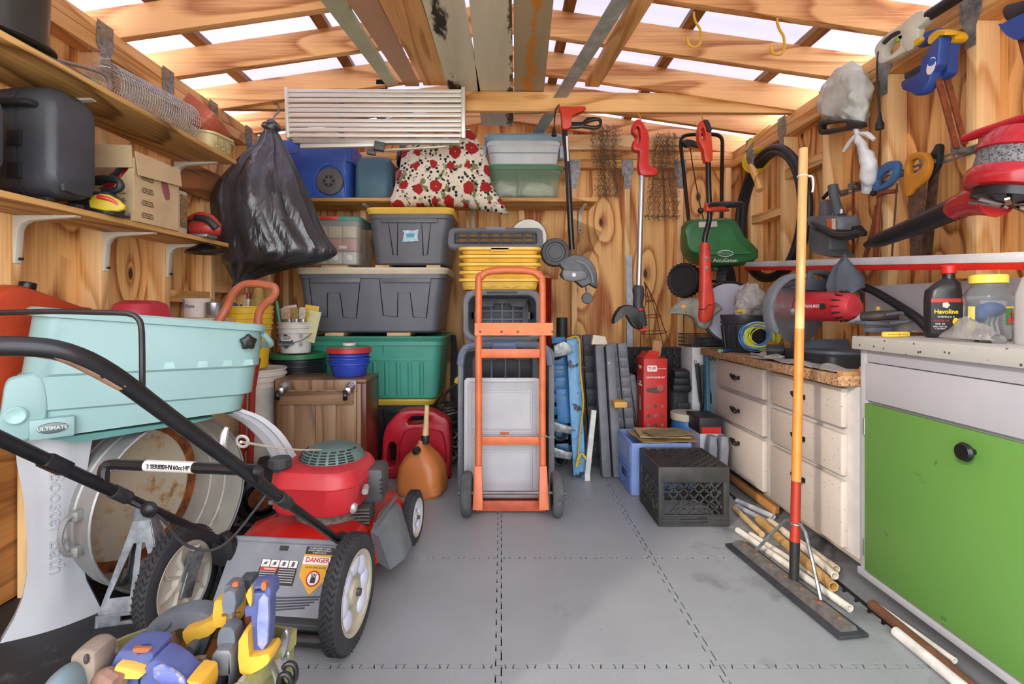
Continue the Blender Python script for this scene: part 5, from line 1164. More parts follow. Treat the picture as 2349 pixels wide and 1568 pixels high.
# cords and black felt left of the truck
b=B();b.prism([(0,0),(.22,0),(.16,.33),(.07,.42),(.02,.38)],.02,FR((-.40,3.60,.0),(1,0,0),(0,.22,1)),bev=.004) if 0 else b.loft([[(-.365,3.50,0),(-.25,3.40,0),(-.235,3.42,0),(-.35,3.52,0)],[(-.365,3.60,.5),(-.29,3.60,.5),(-.29,3.62,.5),(-.365,3.62,.5)],[(-.365,3.64,.80),(-.33,3.64,.80),(-.33,3.655,.80),(-.365,3.655,.80)]]);one('black_felt',b,mt('#33343a',.95,0,.15,20,.4,90),'black felt sheet leaning against the wall right of the green tote','sheet')
r=thing('cable_pile','tangle of grey and black cables with a yellow plug right of the red can','cable',(-.30,3.0,0));random.seed(11)
for k in range(16):
    c0=V((-.335+random.uniform(-.02,.02),3.175+random.uniform(-.01,.01),.05+k*.022));rr=random.uniform(.05,.075)
    P=[c0+V((rr*math.cos(a)*(1 if k%2 else .8),rr*1.3*math.sin(a),random.uniform(-.012,.012))) for a in [i*2*math.pi/9 for i in range(9)]]
    tw('cable_loop',P,.006 if k%3 else .009,mt(('#2a2b2d','#8d9196','#3a3c40')[k%3],.5,0,.1),r,None,6,2,True)
tw('lead',[(-.38,3.17,.40),(-.35,3.16,.46),(-.31,3.15,.50),(-.282,3.15,.53)],.010,BLK,r)
b=B();b.ell((-.275,3.15,.545),(.018,.014,.026),(0,25,0));part('plug',b,YEL,r,'yellow plug end',w=True)
# gas cans
def can(lab,c,w,d,h,col,rot,style):
    r=thing('fuel_can',lab,'can',c,(0,0,rot));m=mt(col,.38,0,.10,5,spots=None)
    if style:  # red can with moulded handle
        b=B();o=[( -w/2,.03),(-w/2+.03,0),(w/2-.03,0),(w/2,.03),(w/2,h*.78),(w/2-.06,h*.93),(w*.18,h),(-w*.16,h),(-w/2+.07,h*.90),(-w/2+.01,h*.66)]
        hole=[(-w*.42+.005,h*.22),(-w*.42+.045,h*.22),(-w*.42+.05,h*.50),(-w*.42+.01,h*.50)]
        hole2=[(-w*.10,h*.80),(w*.17,h*.83),(w*.16,h*.90),(-w*.06,h*.90)]
        M=FR((0,0,0),(1,0,0),(0,0,1));b.prism(s2(o,4),d*.82,M,[s2(hole,3),s2(hole2,3)],bev=.018);part('body',b,m,r)
        b=B();puff(b,s2([(-w*.22,h*.12),(w*.42,h*.12),(w*.44,h*.62),(w*.30,h*.74),(-w*.18,h*.72)],3),d,M,.12);part('side_bulge',b,m,r)
        txt('GASOLINE',.035,M@T(w*.12,h*.45,d/2+.0005),mt('#a01822',.35,0,0),r,ex=.0015)
    else:
        b=B();b.rl([(0,w*.86,d*.86,.05),(.02,w*.98,d*.98,.06),(h*.25,w,d,.07),(h*.52,w*.92,d*.94,.07),(h*.70,w*.66,d*.8,.06),(h*.85,w*.30,d*.55,.04),(h*.95,w*.13,d*.4,.02),(h,w*.10,d*.32,.02)],n=6);part('body',b,m,r)
        b=B();b.cyl((0,-d*.30,h*.86),(0,-d*.42,h*.87),.020,n=14);b.cyl((0,-d*.42,h*.87),(-.004,-d*.48,h*.86),.012,n=10);part('vent_cap',b,mt('#2a2724',.5),r,'black vent cap')
        b=B();b.cyl((w*.08,-d*.05,h*.94),(w*.085,-d*.05,h*1.10),.022,n=16,bev=.003);part('spout_collar',b,BLK,r,'black threaded collar')
        b=B();b.tube([(w*.085,-d*.05,h*1.08),(w*.10,-d*.05,h*1.25),(w*.115,-d*.05,h*1.55),(w*.12,-d*.05,h*1.66)],[.019,.015,.013,.012],12,k=3);part('spout',b,mt('#d9bf86',.5,0,.12,10),r,'yellowed pour spout')
        for k in range(4):b=B();b.box((w*.465-k*.006,0,h*.16+k*.03),(.012,d*.5,.006),(0,6,0));part('moulded_bar',b,mt('#b8612c',.5),r)
    return r
can('large red plastic fuel can with carry holes, behind the orange one',(-.50,3.00,0),.40,.15,.40,'#b3182a',0,1)
can('faded orange plastic fuel can with yellow pour spout',(-.428,2.735,0),.255,.22,.285,'#c77a42',-14,0)
# sawhorses folded against the wall
def lean(nm,lab,cl,px0,px1,ytop,ybot,Dt,Db,th,col,group=None,bx=0):
    A=W((px0+px1)/2+bx,ybot,Db);A.z=max(A.z,0);Bp=W((px0+px1)/2,ytop,Dt);w_=(px1-px0)*Dt/F
    r=thing(nm,lab,cl,A,group=group);return r,A,Bp,w_
r,A,Bp,w_=lean('folding_sawhorse','blue folding sawhorse with worn paint and yellow rope','sawhorse',1288,1336,775,1086,3.05,2.98,.05,'',bx=15)
MBL=mt('#3f86c4',.4,0,.12,12);d=(Bp-A);A.z=.0
MW=mt('#6fa9d8',.45,0,.15,14,spots=('#2c333c',9,.55,.03))
up=(0,1,0)
b=B();b.bar(A+V((.005,0,0)),Bp+V((.0,0,0)),.075,.05,up=up,bev=.006);part('front_leg',b,MW,r,'pale blue leg worn to dark metal',w=True)
b=B();b.bar(A+V((-.075,.07,.30)),Bp+V((-.075,.08,.0)),.085,.045,up=up,bev=.006);part('rear_leg',b,MBL,r,w=True)
for k in range(9):
    t=.12+k*.09;p_=A.lerp(Bp,t)+V((-.085,.045,.06));b=B();b.box(p_,(.075,.012,.05),(0,-3,0),bev=.002);part('leg_rib',b,mt('#35729f',.4),r,w=True)
for z in (.13,.28):
    q=V((A.x-.11,A.y-.02,z));b=B();b.prism([(-.06,.0),(.06,-.02),(.07,.02),(.02,.035),(-.06,.06)],.03,FR(q,(1,0,0),(0,0,1)),bev=.004);part('foot_clamp',b,GALV,r,'galvanised clamp foot',w=True)
    b=B();b.tor(q+V((.0,.04,-.03)),.035,.012,(.3,1,0),20,8);part('rubber_ring',b,BLK,r,w=True)
q=W(1285,800,3.02);b=B();b.prism([(-.04,-.05),(.06,-.03),(.07,.02),(.02,.05),(-.04,.02)],.04,FR(q,(1,0,0),(0,0,1)),bev=.005);part('head_clamp',b,GALV,r,w=True)
b=B();b.tor(q+V((-.02,.05,-.02)),.04,.013,(.5,1,0),20,8);part('rubber_ring',b,BLK,r,w=True)
tw('yellow_rope',[W(1300,777,3.0),W(1325,772,2.98),W(1330,800,2.97),W(1332,860,2.96),W(1338,920,2.95),W(1332,980,2.95),W(1326,1050,2.95),W(1336,1062,2.94)],.006,mt('#c9a52c',.7,0,.1,30),r,'yellow rope')
tw('yellow_rope',[W(1326,1050,2.94),W(1322,1070,2.94),W(1332,1040,2.94),W(1348,1056,2.94),W(1356,1060,2.94)],.008,mt('#d9b93a',.7,0,.1,30),r,'yellow rope knot')
r,A,Bp,w_=lean('folding_sawhorse','black plastic folding sawhorse behind the blue one','sawhorse',1310,1360,768,1088,3.27,3.17,.05,'',bx=18)
MGR=mt('#44474c',.5,0,.12,10)
for nm,dx,dy,w_ in (('front_leg',-.045,0,.075),('rear_leg',.05,.04,.085)):
    a=A+V((dx,dy,0));e=Bp+V((dx,dy,0));b=B();b.bar(a,e,w_,.05,up=up,bev=.006);l_=part(nm,b,MGR,r,w=True)
    for k in range(7):
        p_=a.lerp(e,.1+k*.13);b=B();b.box(p_+V((0,-.027,0)),(w_-.012,.008,.075),(2,-2,0),bev=.003);part('leg_panel',b,mt('#3a3d42',.5,0,.1),l_,w=True)
b=B();b.tor(A.lerp(Bp,.62)+V((0,-.03,0)),.11,.006,(0,1,0),24,6,-90,90);part('fold_arc',b,MGR,r,w=True)
for k,(px,t0,b0,lab,col,wd) in enumerate(((1384,792,1096,'grey plastic sawhorse leg set scuffed with paint, left of the pair','#6b6e74',.06),(1412,786,1000,'grey plastic sawhorse with tan strap, right of the pair','#777a80',.085))):
    r,A,Bp,w_=lean('folding_sawhorse',lab,'sawhorse',px-15,px+15,t0,b0,3.10 if k==0 else 3.22,2.98 if k==0 else 3.16,.05,'',bx=18 if k==0 else 26)
    if k:A=W(px+26,1080,3.15)
    A.z=0
    mg=mt(col,.5,0,.12,12,spots=('#a9adb4',14,.64,.03))
    for nm,dx in (('front_leg',-.03),('rear_leg',.035)):
        a=A+V((dx,.01*dx,0));e=Bp+V((dx,0,0));b=B();b.bar(a,e,.055 if k==0 else .06,.07,up=up,bev=.010);l_=part(nm,b,mg,r,w=True)
        if k:
            for j in range(8):
                p_=a.lerp(e,.35+j*.08);b=B();b.box(p_+V((0,-.038,0)),(.045,.006,.04),bev=.002);part('leg_panel',b,mt('#686b71',.5),l_,w=True)
    if k:
        b=B();b.box(W(1420,925,2.98),(.075,.09,.035),bev=.005);part('strap',b,mt('#dba94e',.6),r,'tan strap',w=True)
    else:
        b=B();b.prism([(-.05,-.02),(.05,-.02),(.035,.03),(-.04,.04)],.05,FR(W(1374,782,3.12),(1,0,0),(0,0,1)),bev=.004);part('top_bracket',b,mt('#d8cfb8',.5),r,'cream top bracket',w=True)
for k,(px,lab,col) in enumerate(((1438,'white edged folded table leg behind the tan strap','#d0d2d8'),(1458,'grey speckled folded panel beside the red box','#83868d'))):
    r=thing('folded_panel',lab,'panel',W(px,1000,3.24));A=W(px+20,1060,3.30);A.z=0;Bp=W(px-12,858,3.32)
    b=B();b.bar(A,Bp,.04,.10,up=up,bev=.008);part('edge',b,mt(col,.5,0,.15,12,spots=('#4a4d52',26,.60) if k else None),r,w=True)
    b=B();b.bar(A+V((.0,.0,.02)),Bp-V((0,0,.03)),.046,.05,up=up,bev=.006);part('core',b,mt('#9a9da3',.5),r,w=True)
b=B();b.lathe([(.001,0),(.034,0),(.036,.01),(.036,.995),(.034,1.0),(.028,1.0),(.028,.95),(.001,.95)],n=24);b2=one('black_tube',b,mt('#1f2022',.55,0,.1),'black plastic tube standing behind the blue sawhorse','tube',(W(1289,750,3.25).x,3.25,0))
b2.scale=(1,1,W(0,728,3.25).z/1.0);
b=B();b.bar(V((W(1346,1056,2.94).x,2.93,.03)),W(1362,940,2.96),.030,.03,up=up,bev=.003);b.bar(V((W(1346,1056,2.94).x,2.93,.0)),V((W(1346,1056,2.94).x,2.93,.04)),.030,.03,up=up);one('white_stick',b,mt('#d6d6d2',.6,0,.1,20),'short white painted stick tied in the yellow rope','stick')
# lattice panels standing behind (black crates)
def lattice(nm,lab,c,w,h,nx,nz):
    r=thing(nm,lab,'crate',(c[0],c[1],0));m=mt('#2a2b2d',.5,0,.15)
    for i in range(nx+1):b=B();b.box((w*(i/nx-.5),0,c[2]-h/2),(.012,.012,h));part('upright_bar',b,m,r)
    for j in range(nz+1):b=B();b.box((0,0,c[2]-h*j/nz),(w,.012,.012));part('cross_bar',b,m,r)
    b=B();b.box((0,.012,c[2]-h/2),(w,.006,h));part('backing',b,mt('#18191b',.6),r)
    for s in(-1,1):b=B();b.box((s*w*.45,.03,c[2]/2-h*.0),(.02,.02,c[2]));part('post',b,m,r)
    return r
lattice('lattice_crate','tall black lattice crate standing behind the red box',(W(1485,0,3.5).x,3.50,W(0,797,3.5).z),150*3.5/F,.42,10,7)
lattice('lattice_crate','black lattice crate between the hand truck and blue sawhorse',(.36,3.30,W(0,860,3.3).z),.24,.45,6,10)
# red box
x0,x1=W(1476,0,3.08).x,W(1530,0,3.08).x;hb=W(0,822,3.08).z
r=thing('red_carton','tall red cardboard carton of an electric polisher with open flaps','box',((x0+x1)/2,3.15,0))
w_=x1-x0
MR=mt('#c4281f',.5,0,.06,6)
b=B();b.box((0,0,hb/2),(w_,.15,hb),bev=.002);part('carton',b,MR,r)
b=B();b.box((-w_*.42,-.03,hb+.022),(.05,.13,.003),(0,-50,0));b2=part('flap',b,MR,r)
b=B();b.loft([[(-w_/2,-.075,hb),(w_*.1,-.075,hb+.0)],[(-w_*.3,-.10,hb+.055),(w_*.15,-.09,hb+.045)]],ring=False,cap=False);part('flap',b,mt('#d2372c',.5),r)
b=B();b.box((w_*.35,.06,hb+.05),(.055,.003,.10),(-8,10,0));part('flap',b,mt('#b98d62',.8,0,.1),r,'brown inside flap')
lm=FR((0,-.0755,hb-.06),(1,0,0),(0,0,1))
lw=mt('#f0e6e2',.5,0,0)
b=B();b.prism(rrect(.06,.036,.006,2),.0008,lm@T(-.02,0,0));o=part('logo_plate',b,lw,r)
txt('TUFF',.022,lm@T(-.02,0,.0006),mt('#a3201a',.5,0,0),o,bold=.0004)
b=B();b.box((.03,-.0758,hb-.062),(.07,.0006,.003));part('logo_line',b,lw,r)
txt('CAR POLISHER SET',.0135,lm@T(0,-.055,0),lw,r,bold=.0003)
dk=mt('#5a4642',.6,0,0);b=B();puff(b,s2([(-.055,-.14),(-.05,-.12),(.0,-.115),(.045,-.105),(.06,-.125),(.04,-.145),(.0,-.15)],2),.002,lm,.1);part('printed_tool',b,dk,r,'printed picture of a polisher')
b=B();puff(b,circ(.022,16,.03,-.118),.003,lm,.1);part('printed_tool',b,mt('#b5564a',.6),r)
for i in range(3):
    for j in range(3):
        b=B();puff(b,[(x*(1+.3*(j%2)),y) for x,y in circ(.011,8)],.0015,lm@T((i-1)*.042,-.23-j*.058,0)@R(0,0,20*i+35*j),.1);part('printed_part',b,dk if (i+j)%2 else mt('#8d6a66',.6),r)
ls=FR((-w_/2-.0006,0,hb-.06),(0,-1,0),(0,0,1));txt('TUFF',.03,ls,lw,r);txt('CAR\nPOLISHER',.018,ls@T(0,-.10,0),lw,r)
b=B();b.prism(rrect(.03,.09,.004,2),.0006,ls@T(0,-.22,0));part('side_panel_print',b,mt('#c9a8a4',.5),r)
# tool case, tub, cartons behind crate
r=thing('tool_case','black zipped tool case behind the red carton','case',(W(1553,0,3.36).x,3.40,0))
b=B();b.rl([(0,.12,.2,.03),(.3,.13,.2,.04),(.50,.13,.2,.05),(.55,.10,.18,.05)],n=5);part('body',b,mt('#2c2d30',.6,0,.15,12,.2,60),r)
for k in range(3):
    b=B();b.box((0,-.10,.50+k*.045-.02),(.125-.01*k,.09,.055),(8,0,0),bev=.018);part('top_roll',b,mt('#26272a',.55,0,.15),r)
b=B();b.box((.02,-.105,.36),(.09,.02,.04),bev=.008);part('handle',b,mt('#3a3b3e',.7),r)
r=thing('plastic_tub','round blue plastic tub with cream lid standing behind the milk crates','tub',(W(1566,0,2.92).x+.11,3.14,0))
b=B();b.lathe([(.001,.0),(.085,.0),(.1,.03),(.1,.26),(.094,.30),(.09,.31)],n=28);part('body',b,mt('#2f6fb4',.4,0,.08),r)
b=B();b.lathe([(.098,.305),(.104,.31),(.104,.345),(.098,.35),(.001,.35)],n=32);part('lid',b,mt('#c9c3ae',.5,0,.1),r,'cream screw lid')
r=thing('white_carton','white cardboard carton printed 100 leaning beside the drawers','box',(1.352,3.38,0))
xa,xb=W(1572,0,3.38).x,W(1640,0,3.38).x
b=B();b.box((0,.0,.37),(.22,.20,.74),bev=.002);part('carton',b,mt('#cfd0d2',.6,0,.06),r)
lm=FR((-.02,-.1006,.69),(1,0,0),(0,0,1))
txt('100',.05,lm@T(.03,-.02,0),BLK,r);txt('LED',.025,lm@T(-.07,-.05,0)@R(0,0,90),BLK,r)
b=B();b.tor((-.03,-.102,.40),.035,.0025,(0,1,0),20,4);o=part('round_mark',b,BLK,r);txt('100',.028,FR((-.03,-.1006,.40),(1,0,0),(0,0,1)),BLK,r)
r=thing('wire_basket','dark wire mesh basket resting on the white carton','basket',(1.34,3.38,.741))
mw=mt('#3c3f42',.5,.4)
for j in range(4):b=B();b.tube([(x,y,.005+j*.025) for x,y in rrect(.26,.20,.03,3)],.0022,4,True);part('wire_ring',b,mw,r)
for i in range(22):
    x=(i/21-.5)*.24;b=B();b.tube([(x,-.10,.08),(x,-.10,.005),(x,.10,.005),(x,.10,.08)],.0016,4);part('wire',b,mw,r)
b=B();b.box((.06,-.0,.035),(.13,.16,.05),bev=.004);part('contents',b,mt('#4a5258',.6,0,.2,20),r,'dark contents')
for k,(px,tl,lab,col) in enumerate(((1600,1.0,'black handled saw blade leaning on the white carton, left of two','#2b2c2f'),(1612,1.0,'wider black saw blade leaning on the white carton','#34363a'))):
    P=[(1594,835),(1604,832),(1612,915),(1604,922)] if k==0 else [(1606,838),(1617,835),(1632,905),(1632,925),(1610,925)]
    Dd=3.24-.02*k;b=B();b.prism(qD(P,Dd),.008,MD(Dd),bev=.001);zb=W(0,925,Dd).z;q=W(1612+k*8,925,Dd);b.bar((q.x,Dd+.01,0),(q.x,Dd+.01,zb+.03),.02,.02);one('leaning_saw',b,mt(col,.5,.2,.15,20),lab,'saw')
r=thing('printed_carton','white carton with red and black print standing between crate and drawers','box',(1.20,2.98,0))
b=B();b.box((-.0,0,.17),(.13,.20,.34),bev=.002);part('carton',b,mt('#c9ccd2',.6,0,.05),r)
b=B();b.box((-.002,-.0,.325),(.134,.204,.09),bev=.002);part('black_band',b,mt('#26262a',.5,0,.1),r)
b=B();b.box((-.002,-.102,.30),(.11,.004,.035));part('red_strip',b,REDP,r)
for z in (.19,.09):b=B();b.prism(rrect(.035,.055,.01,3),.002,FR((.02,-.1015,z),(1,0,0),(0,0,1)));part('red_badge',b,REDP,r)
lm=FR((-.03,-.1006,.18),(1,0,0),(0,0,1));txt('B',.03,lm,BLK,r)
b=B();b.bar((1.285,3.13,0),(1.30,3.20,.70),.022,.05,up=(0,1,0),bev=.002);one('blue_board',b,mt('#3d6f8a',.5,0,.15),'narrow blue edged board standing beside the drawer unit','board')
for k in range(2):
    b=B();b.rl([(0,.045,.07,.01),(.22,.05,.075,.012),(.28,.04,.06,.014)],R(0,4,0),n=4);one('grey_post_cap',b,mt('#8f9298',.5,0,.15,14),('grey plastic sleeve standing by the drawers, left one','grey plastic sleeve standing by the drawers, right one')[k],'sleeve',(1.155+.06*k,2.80,0) if 0 else (1.165+.065*k,2.84,0))
# crates
def crate(nm,lab,x0,y0,w,d,h,col,cl='crate',t=.008,full=True):
    r=thing(nm,lab,cl,(x0+w/2,y0+d/2,0));m=mt(col,.5,0,.2,14,.15,40)
    def edge(P,Q,a,c_,nm='frame_bar'):b=B();b.bar(P,Q,a,c_,bev=.001);part(nm,b,m,r)
    W2,D2=w/2,d/2
    for sx in(-1,1):
        for sy in(-1,1):
            b=B();b.box((sx*(W2-.014),sy*(D2-.014),h/2),(.028,.028,h),bev=.005);part('corner_post',b,m,r)
    for side,L,pos in ((0,w,-D2),(1,d,-W2),(2,w,D2),(3,d,W2)):
        rz=R(0,0,{0:0,1:-90,2:180,3:90}[side]);off=D2 if side in(0,2) else W2
        Ms=rz@T(0,-off+.004,0)
        b=B();b.box((0,0,h-.035),(L-.02,.010,.07),bev=.002);b.bm.transform(Ms);part('band',b,m,r)
        for j in range(3):
            b=B();b.box((0,0,.008+j*.022),(L-.03,.012,.007),bev=.001);b.bm.transform(Ms);part('rib',b,m,r)
        b=B();b.prism([(-L/2+.02,.002),(L/2-.02,.002),(L/2-.02,.055),(-L/2+.02,.055)],.005,Ms@FR((0,0,0),(1,0,0),(0,0,1)),[s2([(-.055,.018),(.055,.018),(.06,.035),(.05,.05),(-.05,.05),(-.06,.035)],2)]);part('base_wall',b,m,r)
        b=B();b.tube([(-.085,0,.055),(-.075,0,.075),(-.045,0,.092),(.045,0,.092),(.075,0,.075),(.085,0,.055)],.006,6,k=2);b.bm.transform(Ms);part('handle_arch',b,m,r)
        if not full and side in(2,3):continue
        n=5;z0,z1=.058,h-.07;x0_,x1_=-L/2+.045,L/2-.045;b=B();st=(x1_-x0_)/n;hh=z1-z0
        k=-3
        while x0_+k*st<x1_+hh:
            for sg in (1,-1):
                xs=x0_+k*st;P=[]
                # clip a 45 degree bar to the window
                za=0;xa=xs if sg>0 else xs;xb=xs+hh if sg>0 else xs-hh
                p0,p1=(xa,0),(xb,hh)
                def clip(p,q):
                    (ax,az),(bx,bz)=p,q
                    if ax>bx:ax,az,bx,bz=bx,bz,ax,az
                    if bx<=x0_ or ax>=x1_:return None
                    sl=(bz-az)/(bx-ax)
                    if ax<x0_:az+=sl*(x0_-ax);ax=x0_
                    if bx>x1_:bz-=sl*(bx-x1_);bx=x1_
                    return (ax,az),(bx,bz)
                c_=clip(p0,p1)
                if c_ and abs(c_[0][0]-c_[1][0])>.01:
                    b=B();b.bar((c_[0][0],0,z0+c_[0][1]),(c_[1][0],0,z0+c_[1][1]),.006,.005,up=(0,1,0));b.bm.transform(Ms);part('lattice_bar',b,m,r)
            k+=1
    # bottom grid uppermost
    n=7
    for sg in (1,-1):
        for k in range(-n,n+1):
            c0=k*d/n;pts=[]
            for i in (0,1):pass
            xa=-W2+.01;xb=W2-.01;ya=c0*1.0+sg*(xa);yb=c0+sg*xb
            if ya>yb:xa,ya,xb,yb=xb,yb,xa,ya
            if yb<=-D2 or ya>=D2:continue
            sl=(xb-xa)/(yb-ya)
            if ya<-D2+.01:xa+=sl*(-D2+.01-ya);ya=-D2+.01
            if yb>D2-.01:xb-=sl*(yb-(D2-.01));yb=D2-.01
            if abs(yb-ya)>.012:b=B();b.bar((xa,ya,h-.006),(xb,yb,h-.006),.006,.008);part('grid_bar',b,m,r)
    return r
crate('milk_crate','black plastic milk crate upside down in front of the drawers',.717,2.30,.325,.325,.272,'#3a3937')
MBC=mt('#7f9cd4',.5,0,.1,10)
r=thing('milk_crate','pale blue plastic milk crate behind the black one with papers on it','crate',(.852,2.84,0))
b=B();b.rl([(.003,.325,.325,.012),(.275,.325,.325,.012),(.278,.32,.32,.012),(.278,.30,.30,.01),(.02,.30,.30,.01)],n=3);part('shell',b,MBC,r)
for j in range(6):
    for i in range(8):
        if 1<j<4 and 2<i<6:continue
        b=B();b.box((-.1635,(i-3.5)*.036,.02+j*.022),(.006,.028,.012),(25,0,0),bev=.001);part('slot_rib',b,mt('#5f7fc0',.5),r)
b=B();b.prism(s2([(-.045,-.02),(.045,-.02),(.05,.0),(.04,.02),(-.04,.02),(-.05,0)],2),.004,FR((-.164,-.02,.085),(0,-1,0),(0,0,1)));part('hand_hole',b,mt('#1f3568',.6),r,'dark hand hole')
b=B();b.prism(rrect(.29,.09,.01,2),.004,FR((-.1635,0,.215),(0,-1,0),(0,0,1)));part('smooth_panel',b,mt('#90a8da',.45),r)
for k,(dx,dy,rz,w_,d_,c_,lab) in enumerate(((.02,-.02,6,.30,.26,'#a58a56','brown flattened cardboard on the blue crate, bottom layer'),(.03,.0,-5,.27,.22,'#c4ae7c','tan torn cardboard sheet over the brown layer'),(.05,-.05,12,.24,.15,'#8d815f','grubby folded cardboard on top, nearest the black crate'))):
    b=B();b.grid(lambda u,v:((u-.5)*w_,(v-.5)*d_,.004*mn.noise(V((u*4,v*4,k)))+.004),10,10,th=.004);one('cardboard_sheet',b,mt(c_,.85,0,.2,12),lab,'cardboard',(.87+dx,2.84+dy,.2805+k*.014),(0,0,rz),group='cardboard sheets on the blue crate')
# ================= LEFT WALL SHELVES
for (nm,lab,xf,zt2,y0,y1) in (('upper_shelf','upper pine shelf along the left wall holding the wire mesh roll',-1.385,1.768,1.0,2.64),('lower_shelf','lower pine shelf along the left wall holding the black cases',-1.437,1.338,1.0,2.66)):
    r=thing(nm,lab,'shelf',(xf,1.8,zt2))
    b=B();b.box(((XL+xf)/2+.003,(y0+y1)/2,zt2-.010),(xf-XL-.006,y1-y0,.020),bev=.002);part('board',b,wood('shelf','#dfb26c','#7d5322','y',1.2,.4,7),r,w=True)
    for y in ((1.746,2.136,2.54) if zt2<1.5 else (1.812,2.60)):bracket(r,(XL,y,zt2-.020),(1,0,0),.215,.165)
# --- lower shelf
def hcase(lab,y0,y1,x0,x1,z1,z0=1.3385):
    r=thing('hard_case',lab,'case',((x0+x1)/2,(y0+y1)/2,z0),group='black moulded tool cases on the lower shelf')
    w,d,h=x1-x0,y1-y0,z1-z0
    M=T(0,0,h/2+.012)@FR((0,0,0),(0,1,0),(0,0,1))   # local z -> +x
    m=mt('#43474e',.42,0,.12,8,.25,160);b=B()
    hh=h-.024
    b.rl([(-w/2,d*.80,hh*.86,.05),(-w/2+.02,d*.94,hh*.96,.06),(-.012,d,hh,.065),(-.006,d,hh,.065),(-.006,d-.008,hh-.008,.06),(.006,d-.008,hh-.008,.06),(.006,d,hh,.065),(w/2-.03,d*.97,hh*.97,.06),(w/2-.004,d*.82,hh*.86,.05),(w/2,d*.74,hh*.80,.05)],M,n=6);part('shell',b,m,r)
    b=B();puff(b,s2([(-d*.30,-hh*.45),(d*.30,-hh*.45),(d*.24,-hh*.34),(-d*.24,-hh*.34)],2),.02,M@T(0,0,w/2-.004),.1);part('base_panel',b,mt('#373a40',.45,0,.1),r)
    for s in (-1,1):
        b=B();b.box((s*w*.25,-d*.30 if 1 else 0,.010),(.045,.03,.022),bev=.006);part('foot',b,BLK,r)
        b=B();b.box((s*w*.25,d*.30,.010),(.045,.03,.022),bev=.006);part('foot',b,BLK,r)
    b=B();b.tube([(-.06,-d/2+.02,h*.80),(-.055,-d/2-.020,h*.80),(.0,-d/2-.024,h*.80),(.055,-d/2-.020,h*.80),(.06,-d/2+.02,h*.80)],.011,8,k=3);part('handle',b,BLK,r)
    for z in (.25,.52):b=B();b.box((0,-d/2-.004,h*z),(.04,.012,.05),bev=.003);part('latch',b,BLK,r)
    return r
hcase('tall black hard tool case standing in the middle of the lower shelf',1.60,1.79,-1.655,-1.425,1.722)
hcase('black hard case cut off by the left edge of the frame',1.28,1.475,-1.665,-1.435,1.625)
# cardboard box with tool
r=thing('cardboard_box','opened cardboard tool box with a red saw showing through its cut front','box',(-1.545,2.10,1.3385))
MC_=mt('#cdb58c',.85,0,.08,5);w_,d_,h_=.225,.27,.285
b=B();b.box((0,d_/2,h_/2),(w_,.004,h_));b.box((-w_/2,0,h_/2),(.004,d_,h_));b.box((w_/2,0,h_*.43),(.004,d_,h_*.86));b.box((0,0,.002),(w_,d_,.004));b.prism([(-w_/2,0),(w_/2,0),(w_/2,h_*.86),(w_/2-.02,h_*.7),(.03,h_*.44),(-w_/2,h_*.40)],.004,FR((0,-d_/2,0),(1,0,0),(0,0,1)));part('carton',b,MC_,r)
b=B();b.prism([(-w_/2,-.0),(w_/2,-.0),(w_/2,.085),(-w_/2,.09)],.004,FR((0,-d_/2-.006,h_*.72),(1,0,0),(0,-.06,1)));part('flap',b,MC_,r,'folded front flap')
b=B();b.prism([(-d_/2,0),(d_/2,0),(d_/2,-.075),(-d_/2,-.095)],.004,FR((w_/2+.006,0,h_*.95),(0,1,0),(-.14,0,1)));part('flap',b,MC_,r,'folded side flap')
b=B();b.tube([(-.06,-d_/2-.01,.14),(0,-d_/2-.006,.15),(.05,-d_/2+.01,.20),(.08,-d_/2+.02,.26)],[.004,.012,.010,.004],6,k=4);part('saw_guard',b,BLK,r,'curved black guard')
b=B();puff(b,s2([(-.05,.10),(.0,.13),(.03,.19),(.055,.20),(.05,.13),(.02,.10),(-.02,.075)],2),.05,FR((0,-d_/2+.04,.02),(1,0,0),(0,0,1)),.15);part('saw_body',b,mt('#b3282c',.4,0,.1),r,'red saw body')
lm=FR((.02,-d_/2-.003,.05),(1,0,0),(0,0,1))
b=B();puff(b,circ(.024,14),.003,lm@T(.02,.01,0),.1);part('printed_tool',b,mt('#5b4660',.6,0,.2,60),r)
for k in range(3):txt(('3-1/4" POWER\nPLANER KIT','2.5 AMP','DOUBLE\nINSULATED')[k],.008,lm@T((-.05,.05,.045)[k],(.045,.055,.03)[k],0),mt('#5a4a34',.8,0,0),r)
ls=FR((w_/2+.0025,0,.12),(0,1,0),(0,0,1))
b=B();puff(b,s2([(-.02,.06),(.01,.07),(.03,.04),(.035,.0),(.01,-.01),(-.01,.02)],2),.003,ls@T(.04,.01,0),.1);part('printed_tool',b,mt('#9a5a62',.6,0,.2,60),r)
for k in range(4):txt('POWER PLANER\nFAST SMOOTH CUT\n3 YEAR WARRANTY',.008,ls@T(-.06,.06-.05*k,0),mt('#5a4a34',.8,0,0),r)
